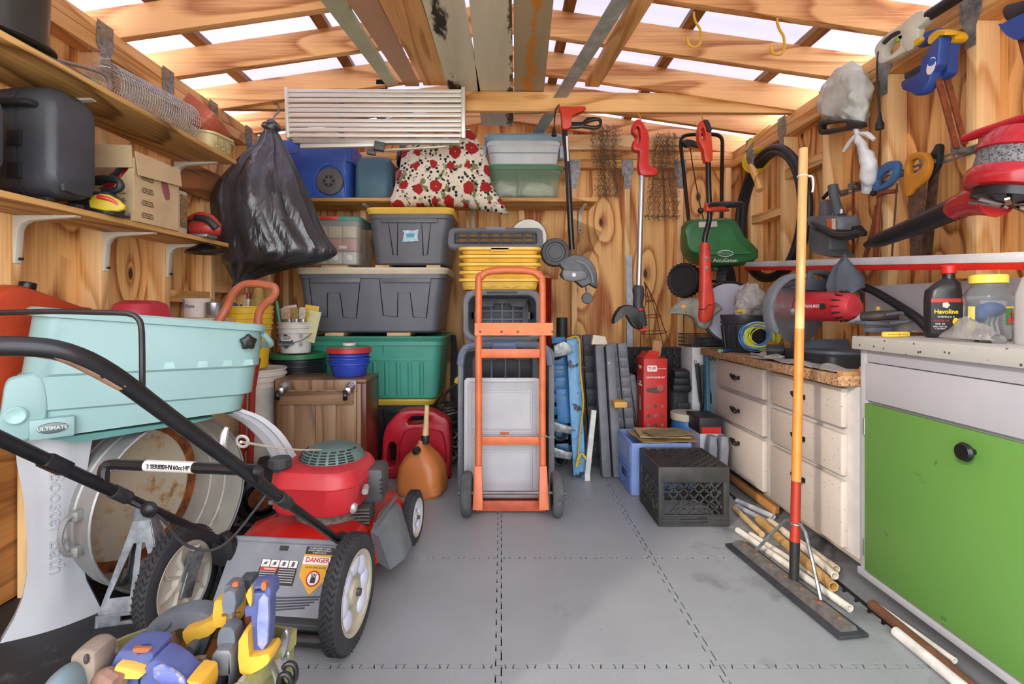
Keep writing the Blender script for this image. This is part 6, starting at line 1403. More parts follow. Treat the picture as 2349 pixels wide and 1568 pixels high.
# sander with loop handle
r=thing('belt_sander','black sander with loop handle and yellow and red side on the lower shelf','sander',(-1.50,1.875,1.3385))
b=B();b.rl([(.005,.16,.09,.03),(.05,.17,.10,.035),(.085,.12,.07,.03)],n=4);b.box((0,0,.004),(.18,.085,.008),bev=.003);part('body',b,mt('#34373c',.45,0,.15),r)
b=B();b.tube([(-.06,-.0,.08),(-.05,0,.12),(.0,0,.14),(.07,.0,.135),(.085,.0,.11),(.06,0,.095),(.02,0,.092)],.013,8,k=3);part('handle',b,BLK,r,'black loop handle')
b=B();puff(b,s2([(-.04,.0),(.05,-.01),(.07,.015),(.02,.05),(-.03,.045)],2),.02,FR((.06,-.05,.02),(1,.3,0),(0,0,1)),.15);part('side_cover',b,mt('#c9b52e',.4,0,.1),r,'yellow side cover')
b=B();b.tube([(.05,-.065,.06),(.09,-.05,.05),(.12,-.03,.02)],.008,6,k=3);part('red_trim',b,REDP,r)
r=thing('paint_brush','old brush with worn bristles in front of the cardboard box','brush',(-1.458,1.945,1.3385))
b=B();b.box((0,-.0,.014),(.03,.035,.028),bev=.004);part('ferrule',b,GALV,r);b=B();b.loft([[(-.014,.015,.002),(.014,.015,.002),(.014,.015,.024),(-.014,.015,.024)],[(-.022,.05,.002),(.022,.05,.002),(.022,.05,.028),(-.022,.05,.028)]]);part('bristles',b,mt('#5a4634',.9,0,.2,60),r)
b=B();b.rl([(0,.10,.06,.004),(.19,.10,.06,.004)],n=2);o=one('manual_box',b,mt('#b9b0a0',.7,0,.08),'narrow grey printed box right of the cardboard tool box','box',(-1.50,2.30,1.3385),(0,0,0))
b=B();b.box((.0512,0,.1),(.001,.05,.15));o2=part('spine_print',b,mt('#8c6f4a',.7,0,.3,50),o)
r=thing('palm_sander','red and black corded sander at the far end of the lower shelf','sander',(-1.50,2.50,1.3385))
b=B();b.tube([(-.09,-.02,.045),(-.03,-.01,.05),(.05,.0,.055),(.10,.02,.05)],[.03,.042,.042,.03],14,k=3);part('body',b,mt('#b23a30',.4,0,.12),r)
b=B();b.tube([(-.06,0,.09),(0,.0,.12),(.06,.01,.105),(.09,.02,.06)],.015,8,k=3);part('handle',b,mt('#c4372c',.4),r)
b=B();b.box((-.0,-.04,.008),(.18,.09,.015),bev=.003);part('sole',b,GALV,r)
for k in range(5):b=B();b.tor((-.07+k*.012,-.02,.045),.044,.005,(1,.1,0),20,6);part('cord_wrap',b,BLK,r)
b=B();b.tube([(.0,-.02,.10),(.06,-.03,.09),(.10,-.02,.05)],.02,8,k=3);part('rear_grip',b,mt('#2d2e31',.5),r)
b=B();b.lathe([(.001,0),(.03,.0),(.085,-.03),(.09,-.045),(.082,-.045),(.03,-.012),(.001,-.012)],n=32);one('black_disc',b,BLKG,'black dished disc fixed under the end of the lower shelf','disc',(W(470,556,2.54).x,2.54,1.3165))
# --- upper shelf
b=B();b.rl([(.0,.30,.30,.14),(.004,.30,.30,.14),(.010,.25,.25,.10),(.06,.24,.24,.09),(.20,.25,.25,.09),(.36,.26,.26,.09)],n=8);b.noise(.008,7);one('vinyl_bag',b,mt('#3a3b38',.3,0,.2,8,.2,14),'creased black vinyl bag at the near end of the upper shelf','bag',(-1.525,1.50,1.79))
r=thing('wire_bundle','loose bundle of copper and teal wires under the vinyl bag','wire',(-1.45,1.5,1.7685))
for k,(c_) in enumerate(('#6aa596','#a8794c','#8c8379','#7a756c','#b59a7a','#9a8f84')):
    tw('wire',[(-1.44+.004*k,1.25,1.776+.002*k),(-1.42,1.42,1.778+.001*k),(-1.415-.01*(k%3),1.56,1.780),(-1.42+.01*(k%2),1.66+.02*k,1.782),(-1.40-.008*k,1.74+.01*k,1.776)],.004 if k!=3 else .007,mt(c_,.5,.2,.1),r,None,6,3)
tw('bent_rod',[(-1.43,1.60,1.79),(-1.41,1.72,1.815),(-1.40,1.78,1.82),(-1.397,1.80,1.80),(-1.397,1.80,1.772)],.006,mt('#8f857c',.4,.5),r,None,8)
# wire mesh roll
r=thing('wire_mesh_roll','roll of galvanised wire mesh lying on the upper shelf','mesh',(-1.50,2.1,1.855))
M=AL((-1.525,1.93,1.853),(.10,1,.02));R0=.088;L=.42;mw=mt('#c6c5bf',.45,.2,.15,30)
b=B()
for i in range(30):
    a=2*math.pi*i/30
    b.tube([M@V((R0*math.cos(a),R0*math.sin(a),z)) for z in (0,L*.5,L)],.0018,3)
for j in range(34):
    z=L*j/33;b.tube([M@V(((R0+.001)*math.cos(2*math.pi*i/24),(R0+.001)*math.sin(2*math.pi*i/24),z)) for i in range(24)],.0018,3,True)
for i in range(26):
    a=.6+.16*i;rr=R0*.80
    b.tube([M@V((rr*math.cos(a),rr*math.sin(a),z)) for z in (.0,L*.97)],.0012,3)
for j in range(30):
    z=.01+L*.97*j/30;b.tube([M@V((R0*.80*math.cos(.6+.16*i),R0*.80*math.sin(.6+.16*i),z)) for i in range(26)],.0012,3)
part('wire_grid',b,mw,r,w=True,kind='stuff')
for k in range(6):
    a=1.2+.35*k;b=B();b.tube([M@V((R0*math.cos(a),R0*math.sin(a),.0)),M@V((R0*1.1*math.cos(a),R0*1.05*math.sin(a),-.05-.012*k)),M@V((R0*1.35*math.cos(a+.3),R0*1.1*math.sin(a),-.09))],.0014,4);part('wire_end',b,mw,r,w=True)
for (lab,x,y,z,w,d,h,col,rx,ry) in (('cream plastic tray, lower one of two at the end of the upper shelf',-1.50,2.515,1.7685,.24,.22,.075,'#d3c690',0,0),('cream plastic tray nested crooked in the lower one',-1.50,2.50,1.80,.25,.20,.06,'#dccf9e',4,6)):
    r=thing('plastic_tray',lab,'tray',(x,y,z),(rx,ry,0),group='cream trays on the upper shelf')
    b=B();b.rl([(0,w*.86,d*.86,.03),(h-.012,w*.96,d*.96,.035),(h-.010,w+.012,d+.012,.04),(h,w+.012,d+.012,.04),(h,w*.92,d*.92,.03),(.004,w*.83,d*.83,.025)],n=4);part('shell',b,mt(col,.4,0,.06,8),r)
    for k in range(3):b=B();b.box((w*.475,(k-1)*.05,h*.45),(.006,.02,h*.6));part('rib',b,mt('#c3b680',.45),r)
r=thing('tipped_bin','faded red plastic bin tipped on the cream trays','bin',(-1.46,2.50,1.875),(0,0,0))
M=T(-1.485,2.52,1.932)@R(-20,38,-10)
b=B();b.rl([(-.045,.16,.17,.01),(.045,.185,.20,.015),(.045,.165,.18,.01),(-.038,.145,.155,.008)],M,n=3);part('shell',b,mt('#c66a4e',.5,0,.15,9,spots=('#d9a994',7,.6,.08)),r,w=True)
# ================= GARBAGE BAG hung on the tie
r=thing('garbage_bag','stuffed black garbage bag tied and hung from a hook on the tie beam','bag',W(620,450,2.92))
D=2.92;s_=D/F;rows=[(300,606,632,.3),(312,598,640,.5),(335,586,652,.62),(365,558,666,.72),(400,532,682,.8),(440,510,698,.9),(480,499,714,1),(515,500,728,1),(545,506,744,1),(572,512,762,.95),(590,518,755,.85),(602,522,716,.7),(615,527,660,.6),(628,532,612,.5),(642,536,580,.45),(655,533,562,.4),(660,540,552,.3)]
pr=cat([(y,a,c) for y,a,c,_ in rows],3);dp=cat([(q[3],0,0) for q in rows],3)
rings=[];n=72
for i,(q,dd) in enumerate(zip(pr,dp)):
    y,xa,xb=q;cx=(xa+xb)/2;hw=(xb-xa)/2*s_;c=W(cx,y,D);t=i/(len(pr)-1)
    pl=max(0,1-t*1.6)
    rg=[]
    for j in range(n):
        a=2*math.pi*j/n
        f=1+.10*pl*math.sin(a*11+mn.noise(V((a*2,0,0)))*3)+.07*mn.noise(V((math.cos(a)*2.6,math.sin(a)*2.6,t*5)))+.05*mn.noise(V((math.cos(a)*7,math.sin(a)*7,t*9)))
        # long drapes falling from the neck
        f+=.035*math.sin(a*17+2.5*mn.noise(V((a*3,t*2,7))))*(1-.6*abs(t-.45))
        dep=min(.22,hw*.95)*dd.x**.3
        rg.append((c.x+hw*f*math.cos(a),c.y+dep*f*math.sin(a),c.z+.012*mn.noise(V((a*4,t*7,3)))))
    rings.append(rg)
b=B();b.loft(rings)
m,t,p=base('bagfilm');p.inputs['Roughness'].default_value=.30;p.inputs['Specular IOR Level'].default_value=1.0
v=coord(t,(1,1,.35));cc=ramp(t,noi(t,coord(t),3,3),[(.35,'#26272b'),(.7,'#45464d')]);t.links.new(cc,p.inputs['Base Color'])
bp=nd(t,'ShaderNodeBump');bp.inputs['Strength'].default_value=.75;bp.inputs['Distance'].default_value=.02;t.links.new(noi(t,v,14,3,.5,.6),bp.inputs['Height']);t.links.new(bp.outputs[0],p.inputs['Normal'])
part('bag_film',b,m,r,w=True,ang=70)
b=B();k0=W(620,296,D);b.tube([W(620,312,D),k0,W(622,286,D)],[.035,.028,.048],12,k=3);b.ell(W(622,290,D),(.047,.045,.038),u=24,v=14);b.noise(.014,26);part('knot',b,m,r,w=True,ang=60)
P=[W(622,292,2.93),W(628,268,2.96),W(640,255,3.0),W(636,240,3.05),W(626,238,3.06)];b=B();b.tube(P,.005,8,k=3);part('hook',b,GALV,r,'steel hook',w=True)
# ================= WOODEN CABINET with castors
r=thing('wooden_cabinet','brown wooden cabinet lying with two castors on its front batten','cabinet',(-.946,2.63,0))
x0,x1,y0,y1,h=-1.185,-.705,2.63,2.895,.625
MWd=wood('cab','#a98a6a','#7a5c42','z',1.5,.3,4,.5);MWr=mt('#5e2a1c',.3,0,.15,6,stretch=(1,1,.2))
for k in range(4):
    wv=(x1-x0-.05)/4;xa=x0+k*wv
    b=B();b.box((xa+wv/2,y0+.009,h/2-.01),(wv-.0025,.018,h-.06),bev=.0012);part('plank',b,MWd,r,w=True)
b=B();b.box(((x0+x1)/2-.025,y0+.006,h-.03),(x1-x0-.06,.014,.055),bev=.002);part('top_rail',b,MWd,r,w=True)
b=B();b.box(((x0+x1)/2,(y0+y1)/2,h-.009),(x1-x0,y1-y0,.018),bev=.002);part('top_panel',b,wood('cabtop','#7a5a40','#54392a','x',1.5,.3,4,.4),r,w=True)
b=B();b.box((x1-.018,(y0+y1)/2,h/2-.01),(.036,y1-y0-.004,h-.02),bev=.002);part('side_panel',b,MWr,r,'dark red-brown side panel',w=True)
b=B();b.box((x1-.036,y0+.0,h/2-.01),(.022,.022,h-.02),bev=.003);part('corner_strip',b,wood('cab2','#a98a6a','#7a5c42','z',1.5,.3,4,.5),r,w=True)
b=B();b.box((x0+.009,(y0+y1)/2,h/2),(.018,y1-y0,h-.02));part('side_panel',b,MWr,r,w=True)
b=B();b.box(((x0+x1)/2,y1-.006,h/2),(x1-x0,.01,h-.02));part('back_panel',b,MWr,r,w=True)
b=B();b.box(((x0+x1)/2-.02,y0-.009,h-.095),(x1-x0-.09,.018,.066),bev=.002);part('batten',b,wood('cab3','#9a7a5c','#6f533c','x',1.5,.3,4,.5),r,w=True)
for px in (650,802):
    q=W(px,893,y0-.018);q.y=y0-.018
    b=B();b.prism(rrect(.05,.05,.006,3),.003,FR((q.x+.01,q.y-.002,q.z+.02),(1,0,0),(0,0,1)));cs=part('castor_plate',b,STEEL,r,'chrome castor plate',w=True)
    b=B();b.lathe([(.020,0),(.024,.006),(.018,.02),(.012,.03)],AL((q.x+.01,q.y-.004,q.z+.018),(-.2,-1,-.2)),16);b.box((q.x,q.y-.03,q.z),(.028,.035,.035),(0,0,20),bev=.006);part('castor_fork',b,STEEL,cs,w=True)
    b=B();b.lathe([(.008,-.011),(.024,-.011),(.027,-.006),(.027,.006),(.024,.011),(.008,.011)],AL((q.x-.008,q.y-.05,q.z-.022),(1,.35,0)),24);part('castor_wheel',b,BLKG,cs,'black castor wheel',w=True)
# ================= BUCKETS
def bucket(nm,lab,x,y,z,r0,r1,h,col,rings=3,lid=None,lidlab=None,op=True,group=None,bail=False):
    r=thing(nm,lab,'bucket',(x,y,z),group=group);pr=[(.001,.0),(r0-.004,0),(r0,.004)]
    for k in range(rings):
        zz=h-.025-.03*(rings-1-k);rr=r0+(r1-r0)*zz/h;pr+=[(rr,zz-.012),(rr+.008,zz-.010),(rr+.008,zz-.002),(rr,zz)]
    pr+=[(r1,h-.008),(r1+.006,h-.006),(r1+.006,h)]
    if not lid:pr+=[(r1-.004,h),(r1-.008,h-.01),(r0-.006,.012),(.001,.010)]
    else:pr+=[(.001,h)]
    b=B();b.lathe(pr,None,40);part('body',b,mt(col,.4,0,.1,8),r)
    if lid:b=B();b.lathe([(r1+.010,h-.020),(r1+.013,h-.018),(r1+.013,h+.006),(r1+.004,h+.010),(r1-.01,h+.002),(.001,h+.003)],None,40);part('lid',b,mt(lid,.4,0,.08,8),r,lidlab)
    if bail:
        b=B();b.tube([((r1+.010)*math.cos(a),-.0-(r1+.02)*math.sin(a)*.9,h-.05-.07*math.sin(a)) for a in [math.pi*i/12 for i in range(13)]],.003,6);part('bail_handle',b,STEEL,r)
        for s in(-1,1):b=B();b.cyl((s*(r1-.004),0,h-.05),(s*(r1+.014),0,h-.05),.010,n=10);part('bail_ear',b,STEEL,r)
    return r
bx,by=W(682,0,3.08).x,3.05
XB=-1.385
bucket('bucket','grey bucket at the bottom under the green-lidded bucket',-1.235,3.06,0,.13,.15,.36,'#9a9ca0')
bucket('bucket','black ribbed bucket with green lid holding the brush pail',-1.235,3.06,.362,.132,.155,.355,'#232428',4,'#2f7f52','green lid',bail=False)
r=bucket('bucket','small white pail with printed emblem full of paint brushes',-1.24,3.04,.7285,.085,.10,.185,'#dcdcd6',2,bail=True)
lm=FR((-.015,-.0955,.085),(1,0,.0),(0,.08,1));em=mt('#3f444c',.5,0,0)
for P in ([(-.05,-.02),(0,.05),(.05,-.02),(0,-.055)],):b=B();b.prism([(x*.9,y) for x,y in P],.001,lm);e_=part('emblem',b,em,r)
b=B();b.prism(rrect(.062,.026,.008,3),.0014,lm@T(0,.004,.0003));part('emblem_plate',b,WHT,r);txt('GRIP',.024,lm@T(0,.004,.0012),em,r,bold=.0004)
b=B();b.prism([(-.05,-.022),(.05,-.022),(.04,-.034),(-.04,-.034)],.0014,lm@T(0,0,.0003));part('emblem_ribbon',b,mt('#6f8796',.5),r)
for k in range(2):txt('READ\nLABEL\nFIRST',.009,FR((.062,-.075,.105-k*.05),(1,.75,0),(0,.08,1)),em,r)
brs=[(-.07,0,.30,'#3fae94','teal handled brush in the white pail',.009,'handle'),(-.035,-.02,.27,'#c6a48a','wide tan bristle brush in the white pail',.03,'brush'),(-.005,.0,.26,'#a58b4f','olive bristle brush in the middle of the white pail',.026,'brush'),(.03,-.01,.29,'#cfc3b4','pale bristle brush in the white pail',.022,'brush')]
for dx,dy,hh,c_,lab,wd,kind in brs:
    rr=thing('paint_brush',lab,'brush',(-1.24+dx,3.04+dy,.742),(0,dx*120,0),group='brushes in the white pail')
    if kind=='handle':
        b=B();b.tube([(0,0,0),(0,0,.15),(0,0,.24),(0,0,hh)],[.006,.009,.011,.006],8,k=2);part('handle',b,mt(c_,.4),rr)
    else:
        b=B();b.box((0,0,.17),(wd*1.6,.014,.05),bev=.003);part('ferrule',b,STEEL,rr)
        b=B();b.rl([(.19,wd*1.6,.016,.005),(.225,wd*2,.022,.008),(.25,wd*1.9,.020,.008),(.26,wd*1.2,.014,.006)],n=3);part('bristles',b,mt(c_,.9,0,.25,60),rr)
        b=B();b.tube([(0,0,0),(0,0,.15)],[.006,.008],8);part('handle',b,mt('#8a6a4a',.5),rr)
for dx,dy,w_,h_,c_,lab,rz in ((-.012,.035,.075,.12,'#d9d6cc','white paper packet with blue print behind the brushes',12),(.055,.02,.085,.12,'#e3c347','yellow sandpaper packet in the white pail',-14),(.075,-.02,.07,.09,'#d5d3a4','pale green sponge in the white pail',-22)):
    b=B();b.box((0,0,.10+h_/2),(w_,.010,h_+.10),bev=.002);o=one('packet',b,mt(c_,.7,0,.08,20),lab,'packet',(-1.24+dx,3.04+dy,.7455),(0,-rz*.6,0),group='packets in the white pail')
    if c_=='#d9d6cc':b=B();b.tor((0,-.0055,.16),.012,.003,(0,1,0),16,5);part('print_mark',b,mt('#5a7fa8',.6),o)
# blue nested pails on the cabinet
px=W(803,0,2.80).x
bucket('bucket','lower blue pail of the nested pair on the wooden cabinet',px,2.79,.6265,.088,.108,.10,'#2f49b4',1,bail=False)
bucket('bucket','upper blue pail with green and red lid on the wooden cabinet',px-.002,2.79,.667,.086,.107,.105,'#2b45ac',2,'#b8323a','red lid rim')
ub=[o for o in bpy.data.objects if o.name.startswith('bucket') and not o.parent][-1]
b=B();b.lathe([(.108,.108),(.106,.119),(.001,.122)],None,36);part('lid_disc',b,mt('#3d8a5f',.4),ub,'green lid disc')
b=B();b.lathe([(.001,0),(.035,0),(.035,.012),(.03,.015),(.001,.015)],None,24);o=one('round_tin',b,mt('#d8d4d2',.4),'small white and red tin on the green pail lid','tin',(px-.005,2.80,.790));b=B();b.lathe([(.022,.0152),(.022,.0158),(.001,.0158)],None,20);part('label',b,REDP,o)
# white and yellow stacked buckets at left
wx=W(585,0,2.75).x
bucket('bucket','lowest white bucket behind the bath tub, under the yellow one',wx,2.76,0,.135,.15,.37,'#d3d0c6',3)
bucket('bucket','middle white bucket with stained side behind the bath tub',wx,2.76,.30,.135,.152,.37,'#d9d6cc',3)
r=bucket('bucket','yellow bucket full of bottles behind the bath tub',wx-.045,2.74,.672,.11,.135,.335,'#e8c229',4)
txt('Grim',.035,FR((.075,-.105,.18),(1,.6,0),(0,0,1)),BLK,r)
for dx,dy,hh,rr,c_,cap,lab in ((-.055,-.03,.36,.026,'#3e5f9a','#e3c92a','small blue and yellow bottle in the yellow bucket'),(.06,.02,.43,.045,'#c9b068',None,'tall amber clear bottle in the yellow bucket'),(.0,.03,.38,.02,'#e3dfd4','#8a2d28','white tube standing in the yellow bucket'),(-.01,-.05,.33,.03,'#5e4a3a',None,'small brown tin in the yellow bucket')):
    r=thing('bottle',lab,'bottle',(wx-.045+dx,2.74+dy,.686),group='bottles in the yellow bucket')
    b=B();b.lathe([(.001,0),(rr,0),(rr,hh*.78),(rr*.6,hh*.9),(rr*.5,hh),(.001,hh)],None,18);part('body',b,mt(c_,.25,0,.15,20,trans=.4 if 'amber' in lab else 0),r)
    if cap:b=B();b.lathe([(rr*.55,hh*.94),(rr*.6,hh*1.04),(.001,hh*1.05)],None,14);part('cap',b,mt(cap,.4),r)
# orange dolly handle behind
r=thing('orange_dolly','second hand truck with faded orange bent handle behind the bath tub','hand truck',(W(575,0,2.5).x,2.52,0))
ho=mt('#c4704e',.45,0,.12,12,spots=('#e0a488',16,.62,.06));D=2.48
b=B();b.tube([W(500,740,D-.14),W(520,706,D-.12),W(532,678,D-.06),W(552,656,D),W(578,650,D),W(620,655,D),W(631,662,D),W(627,680,D),W(600,706,D),W(592,735,D),W(590,800,D)],.0195,10,k=3);part('handle_loop',b,ho,r,w=True)
for px in (552,572):b=B();b.cyl(V((W(px,0,2.52).x,2.52,.10)),V((W(px,0,2.52).x+.02,2.51,.62)),.016,n=10);part('frame_tube',b,mt('#a83a26',.45,0,.15,14),r,'red-orange frame tube',w=True)
b=B();b.cyl(V((W(590,0,2.48).x,2.48,.75)),V((W(572,0,2.52).x+.02,2.51,.60)),.017,n=10);b.cyl(V((W(500,0,2.34).x,2.34,.92)),V((W(552,0,2.52).x+.02,2.51,.60)),.017,n=10);part('frame_bend',b,mt('#a83a26',.45,0,.15,14),r,w=True)
for z in (.3,.45):b=B();b.bar((W(552,0,2.52).x,2.52,z),(W(572,0,2.52).x+.01,2.52,z),.012,.03);part('cross_bar',b,mt('#a83a26',.45),r,w=True)
b=B();b.lathe([(.045,-.03),(.10,-.04),(.125,-.03),(.13,0),(.125,.03),(.10,.04),(.045,.03)],AL((W(610,0,2.5).x,2.5,.132),(1,.25,0)),32);w_=part('wheel',b,RUB,r,'black rubber wheel',w=True)
b=B();b.lathe([(.001,-.025),(.046,-.03),(.05,0),(.046,.03),(.001,.025)],AL((W(610,0,2.5).x,2.5,.132),(1,.25,0)),24);part('hub',b,mt('#7a4a3a',.6,.2),w_,w=True)
# ================= DOG BATH TUB
MT_=mt('#92b8b7',.32,0,.04,3)
u=V((.743,.669,0));MBt=FR((-1.413,1.50,0),u,(-.669,.743,0));LB=.673
r=thing('dog_bath','large teal dog bath tub on grey moulded legs by the left wall','tub',m=MBt)
def zi(a,c,x):return a+(c-a)*max(-.1,min(1.1,x/LB))
secs=[(.60,.612,-.03,.585,.02,.16),(.604,.616,-.055,.605,.0,.175),(.685,.668,-.05,.617,-.002,.18),(.692,.675,-.048,.640,-.012,.185),(.792,.772,-.022,.652,-.016,.185),(.800,.780,-.012,.662,-.024,.19),(.975,.905,.012,.668,-.028,.19),(.978,.908,.0,.680,-.042,.20),(.998,.928,.0,.684,-.044,.20),(1.005,.934,.010,.676,-.036,.195),(.995,.924,.03,.655,-.015,.175),(.72,.70,.02,.60,.02,.15)]
rings=[]
for zl,zr_,xa,xb,ya,yb in secs:
    rings.append([(x,y,zi(zl,zr_,x)) for x,y in rrect(xb-xa,yb-ya,.075,6,(xa+xb)/2,(ya+yb)/2)])
b=B();b.loft(rings);part('tub_shell',b,MT_,r)
for x in (.355,.455,.535,.605):
    z=zi(.802,.782,x);b=B();b.prism([(-.018,0),(.018,0),(.014,.022),(-.012,.022)],.004,FR((x,-.0245,z),(1,0,0),(0,0,1)));part('clip_lug',b,mt('#a8d4d2',.3),r)
# handle lobe at the near end
b=B();puff(b,s2([(-.075,.60),(-.02,.60),(.03,.62),(.05,.70),(.035,.80),(-.02,.80),(-.045,.78),(-.055,.70)],3),.034,FR((0,.0,0),(1,0,0),(0,0,1)),.14);part('end_lobe',b,MT_,r)
b=B();b.lathe([(.022,-.004),(.026,0),(.022,.004),(.018,.002)],FR((-.022,-.026,.685),(1,0,0),(0,0,1)),24);part('drain_ring',b,mt('#a8d4d2',.3),r)
b=B();b.cyl((-.022,-.024,.685),(-.022,-.0275,.685),.019,n=20);part('drain_hole',b,mt('#d8502a',.5),r,'orange opening behind the drain ring')
b=B();b.box((.058,-.012,.636),(.105,.03,.062),bev=.006);part('name_block',b,MT_,r)
b=B();puff(b,[(x*1.0,y*.45) for x,y in circ(.036,28)],.008,FR((.058,-.029,.638),(1,0,0),(0,0,1)),.1);o=part('name_plate',b,mt('#6d7a7b',.35,.4,.05),r,'oval metal name plate')
txt('ULTIMATE',.015,FR((.058,-.0335,.638),(1,0,0),(0,0,1)),mt('#c9d6d6',.3,.5),o,bold=.0004)
P=[((.031 if i%2==0 else .024)*math.cos(i*math.pi/5+.3),(.031 if i%2==0 else .024)*math.sin(i*math.pi/5+.3)) for i in range(10)]
b=B();puff(b,s2(P,3),.026,FR((.600,-.043,.872),(1,0,0),(0,0,1)),.15);b.cyl((.600,-.05,.872),(.600,-.060,.872),.010,n=12);part('knob',b,BLKG,r,'black star knob')
b=B();b.loft([[(.05,.0,.60),(.50,.0,.60),(.50,.16,.60),(.05,.16,.60)],[(.12,.01,.575),(.45,.01,.59),(.45,.15,.59),(.12,.15,.575)]]);part('tub_floor',b,mt('#6fa8a5',.4,0,.05),r)
b=B();b.tube([(.665,-.0,.90),(.70,.02,.86),(.70,.06,.85),(.67,.09,.86)],.012,8,k=3);part('side_loop',b,MT_,r)
MLg=mt('#b7bbc0',.45,0,.06,4,spots=('#9a9da2',9,.66,.08))
rings=[]
for z,xa,xb,y in ((.62,-.03,.165,.075),(.52,-.022,.15,.07),(.40,-.005,.135,.066),(.28,.0,.128,.066),(.18,.0,.130,.066),(.11,-.01,.142,.063),(.06,-.028,.160,.056),(.0,-.06,.182,.046)):
    n=9;f=[(xa+(xb-xa)*i/n,y-.022*math.sin(math.pi*i/n)-(.008 if 3<=i<=6 and .1<z<.6 else 0),z) for i in range(n+1)];g=[(x,yy+.035,z) for x,yy,_ in reversed(f)]
    rings.append(f+g)
b=B();b.loft(cat and rings);lg=part('leg',b,MLg,r,'grey moulded front leg')
txt('Booster Bath',.052,FR((.066,.0365,.33),(0,0,-1),(1,0,0)),mt('#aeb2b7',.4,0,.02),lg,ex=.004,sx=1.15)
Minv=MBt.inverted()
def strip(nm,outer,inner,y0,y1,lab):
    rings=[]
    for a,c in zip(cat(outer,3),cat(inner,3)):
        A=Minv@a;C_=Minv@c;mid=(A+C_)/2
        rings.append([A,A+(C_-A)*.3+V((0,-.012,0)),A+(C_-A)*.36,A+(C_-A)*.64,A+(C_-A)*.7+V((0,-.012,0)),C_,C_+V((0,.04,0)),A+V((0,.04,0))])
    b=B();b.loft(rings);return part(nm,b,MLg,r,lab)
strip('leg',[W(556,938,1.93),W(603,956,1.95),W(645,990,1.97),W(675,1035,2.0),W(700,1090,2.04),W(722,1262,2.12)],[W(520,950,1.93),W(560,972,1.95),W(598,1008,1.97),W(628,1055,2.0),W(645,1100,2.04),W(655,1262,2.12)],0,0,'grey moulded arched leg at the far end')
# ledge, tanks and cans behind the bath
r=thing('plywood_bench','low plywood bench along the left wall behind the bath','bench',(-1.605,2.2,0))
b=B();b.box((-1.605,2.04,.588),(.13,.66,.02),bev=.002);part('bench_top',b,wood('ply_low','#c58a4c','#8a5526','y',1.1,.4,7),r,w=True)
for y in (1.75,2.33):b=B();b.box((-1.605,y,.289),(.11,.04,.578));part('leg',b,M_lz,r,w=True)
r=thing('red_fuel_tank','orange-red plastic tank with black cap standing behind the teal bath','tank',(-1.615,1.75,.598))
b=B();puff(b,s2([(1.52,.60),(1.50,.80),(1.515,.965),(1.56,1.045),(1.64,1.075),(1.70,1.065),(1.80,1.035),(1.90,1.005),(1.97,.98),(1.98,.80),(1.95,.60)],2),.11,MX(-1.617),.10);part('body',b,mt('#c44a2a',.4,0,.12,7),r,w=True)
b=B();b.cyl((-1.60,1.70,1.06),(-1.598,1.704,1.085),.024,n=16,bev=.003);part('cap',b,BLKG,r,'black screw cap',w=True)
b=B();b.rl([(.598,.16,.22,.05),(.62,.17,.24,.06),(.97,.17,.24,.07),(1.015,.15,.20,.07),(1.03,.09,.13,.04)],T(-1.515,2.12,0),n=6);one('red_gas_can',b,mt('#c63a48',.4,0,.15,6),'rounded red plastic can just showing over the bath rim','can')
b=B();b.box((-1.515,2.53,.475),(.28,.26,.95),bev=.003);one('moving_box',b,MC_,'plain cardboard box behind the bath carrying the paint cans','box')
r=thing('paint_can','white paint can with blue label corner and red drips','can',(W(454,0,2.5).x,2.50,.951))
b=B();b.lathe([(.001,0),(.060,0),(.062,.004),(.062,.088),(.064,.092),(.058,.095),(.055,.088),(.001,.086)],None,32);part('body',b,mt('#d8cfc8',.45,0,.08,10,spots=('#a8483c',12,.70,.02)),r)
b=B();b.loft([[(.0625*math.cos(math.radians(a)),.0625*math.sin(math.radians(a)),z) for a in range(-170,-120,8)] for z in (.045,.088)],ring=False,cap=False);part('label',b,mt('#5b7cba',.5,0,.15,40),r,'blue label corner')
txt('Paint',.022,FR((0,-.0632,.055),(1,0,0),(0,0,1)),mt('#3c3a4a',.5,0,0),r)
b=B();b.lathe([(.001,0),(.040,0),(.042,.004),(.042,.072),(.038,.075),(.001,.073)],None,24);one('steel_can',b,STEEL,'bare steel can between the white paint can and the orange handle','can',(-1.405,2.47,.951))
b=B();b.lathe([(.001,0),(.028,0),(.030,.01),(.030,.06),(.026,.066),(.001,.066)],None,20);one('black_cap_jar',b,BLKG,'small black lidded jar at the foot of the orange handle','jar',(W(541,0,2.38).x,2.40,.0)) if 0 else None
# ================= GALVANISED WASH TUB on its side
ax=V((.95,-.31,0)).normalized();cW=V((-1.175,1.83,.302));Mw=AL(cW,ax)@S(1.045,1.045,1)
r=thing('wash_tub','round galvanised wash tub with rusty inside lying on its side','tub',(-1.175,1.83,0))
mg=mt('#a3a5a3',.5,.45,.15,5,.15,30);mi=mt('#b1aea2',.55,.3,.15,5,.15,30,spots=('#8d6a48',3.2,.66,.06))
b=B();b.lathe([(.262,-.245),(.268,-.24),(.272,-.16),(.276,-.155),(.272,-.15),(.276,-.09),(.281,-.085),(.277,-.08),(.280,-.006),(.287,-.004),(.289,.004),(.285,.009),(.280,.006)],Mw,64,cap=False);part('outer_wall',b,mg,r,w=True)
b=B();b.lathe([(.279,.004),(.274,-.08),(.270,-.085),(.273,-.09),(.269,-.15),(.265,-.155),(.268,-.16),(.262,-.235)],Mw,64,cap=False);part('inner_wall',b,mi,r,w=True)
m,t,p=base('tubfloor');v=coord(t);n_=noi(t,v,9,6,.7);gr=nd(t,'ShaderNodeTexGradient',gradient_type='SPHERICAL')
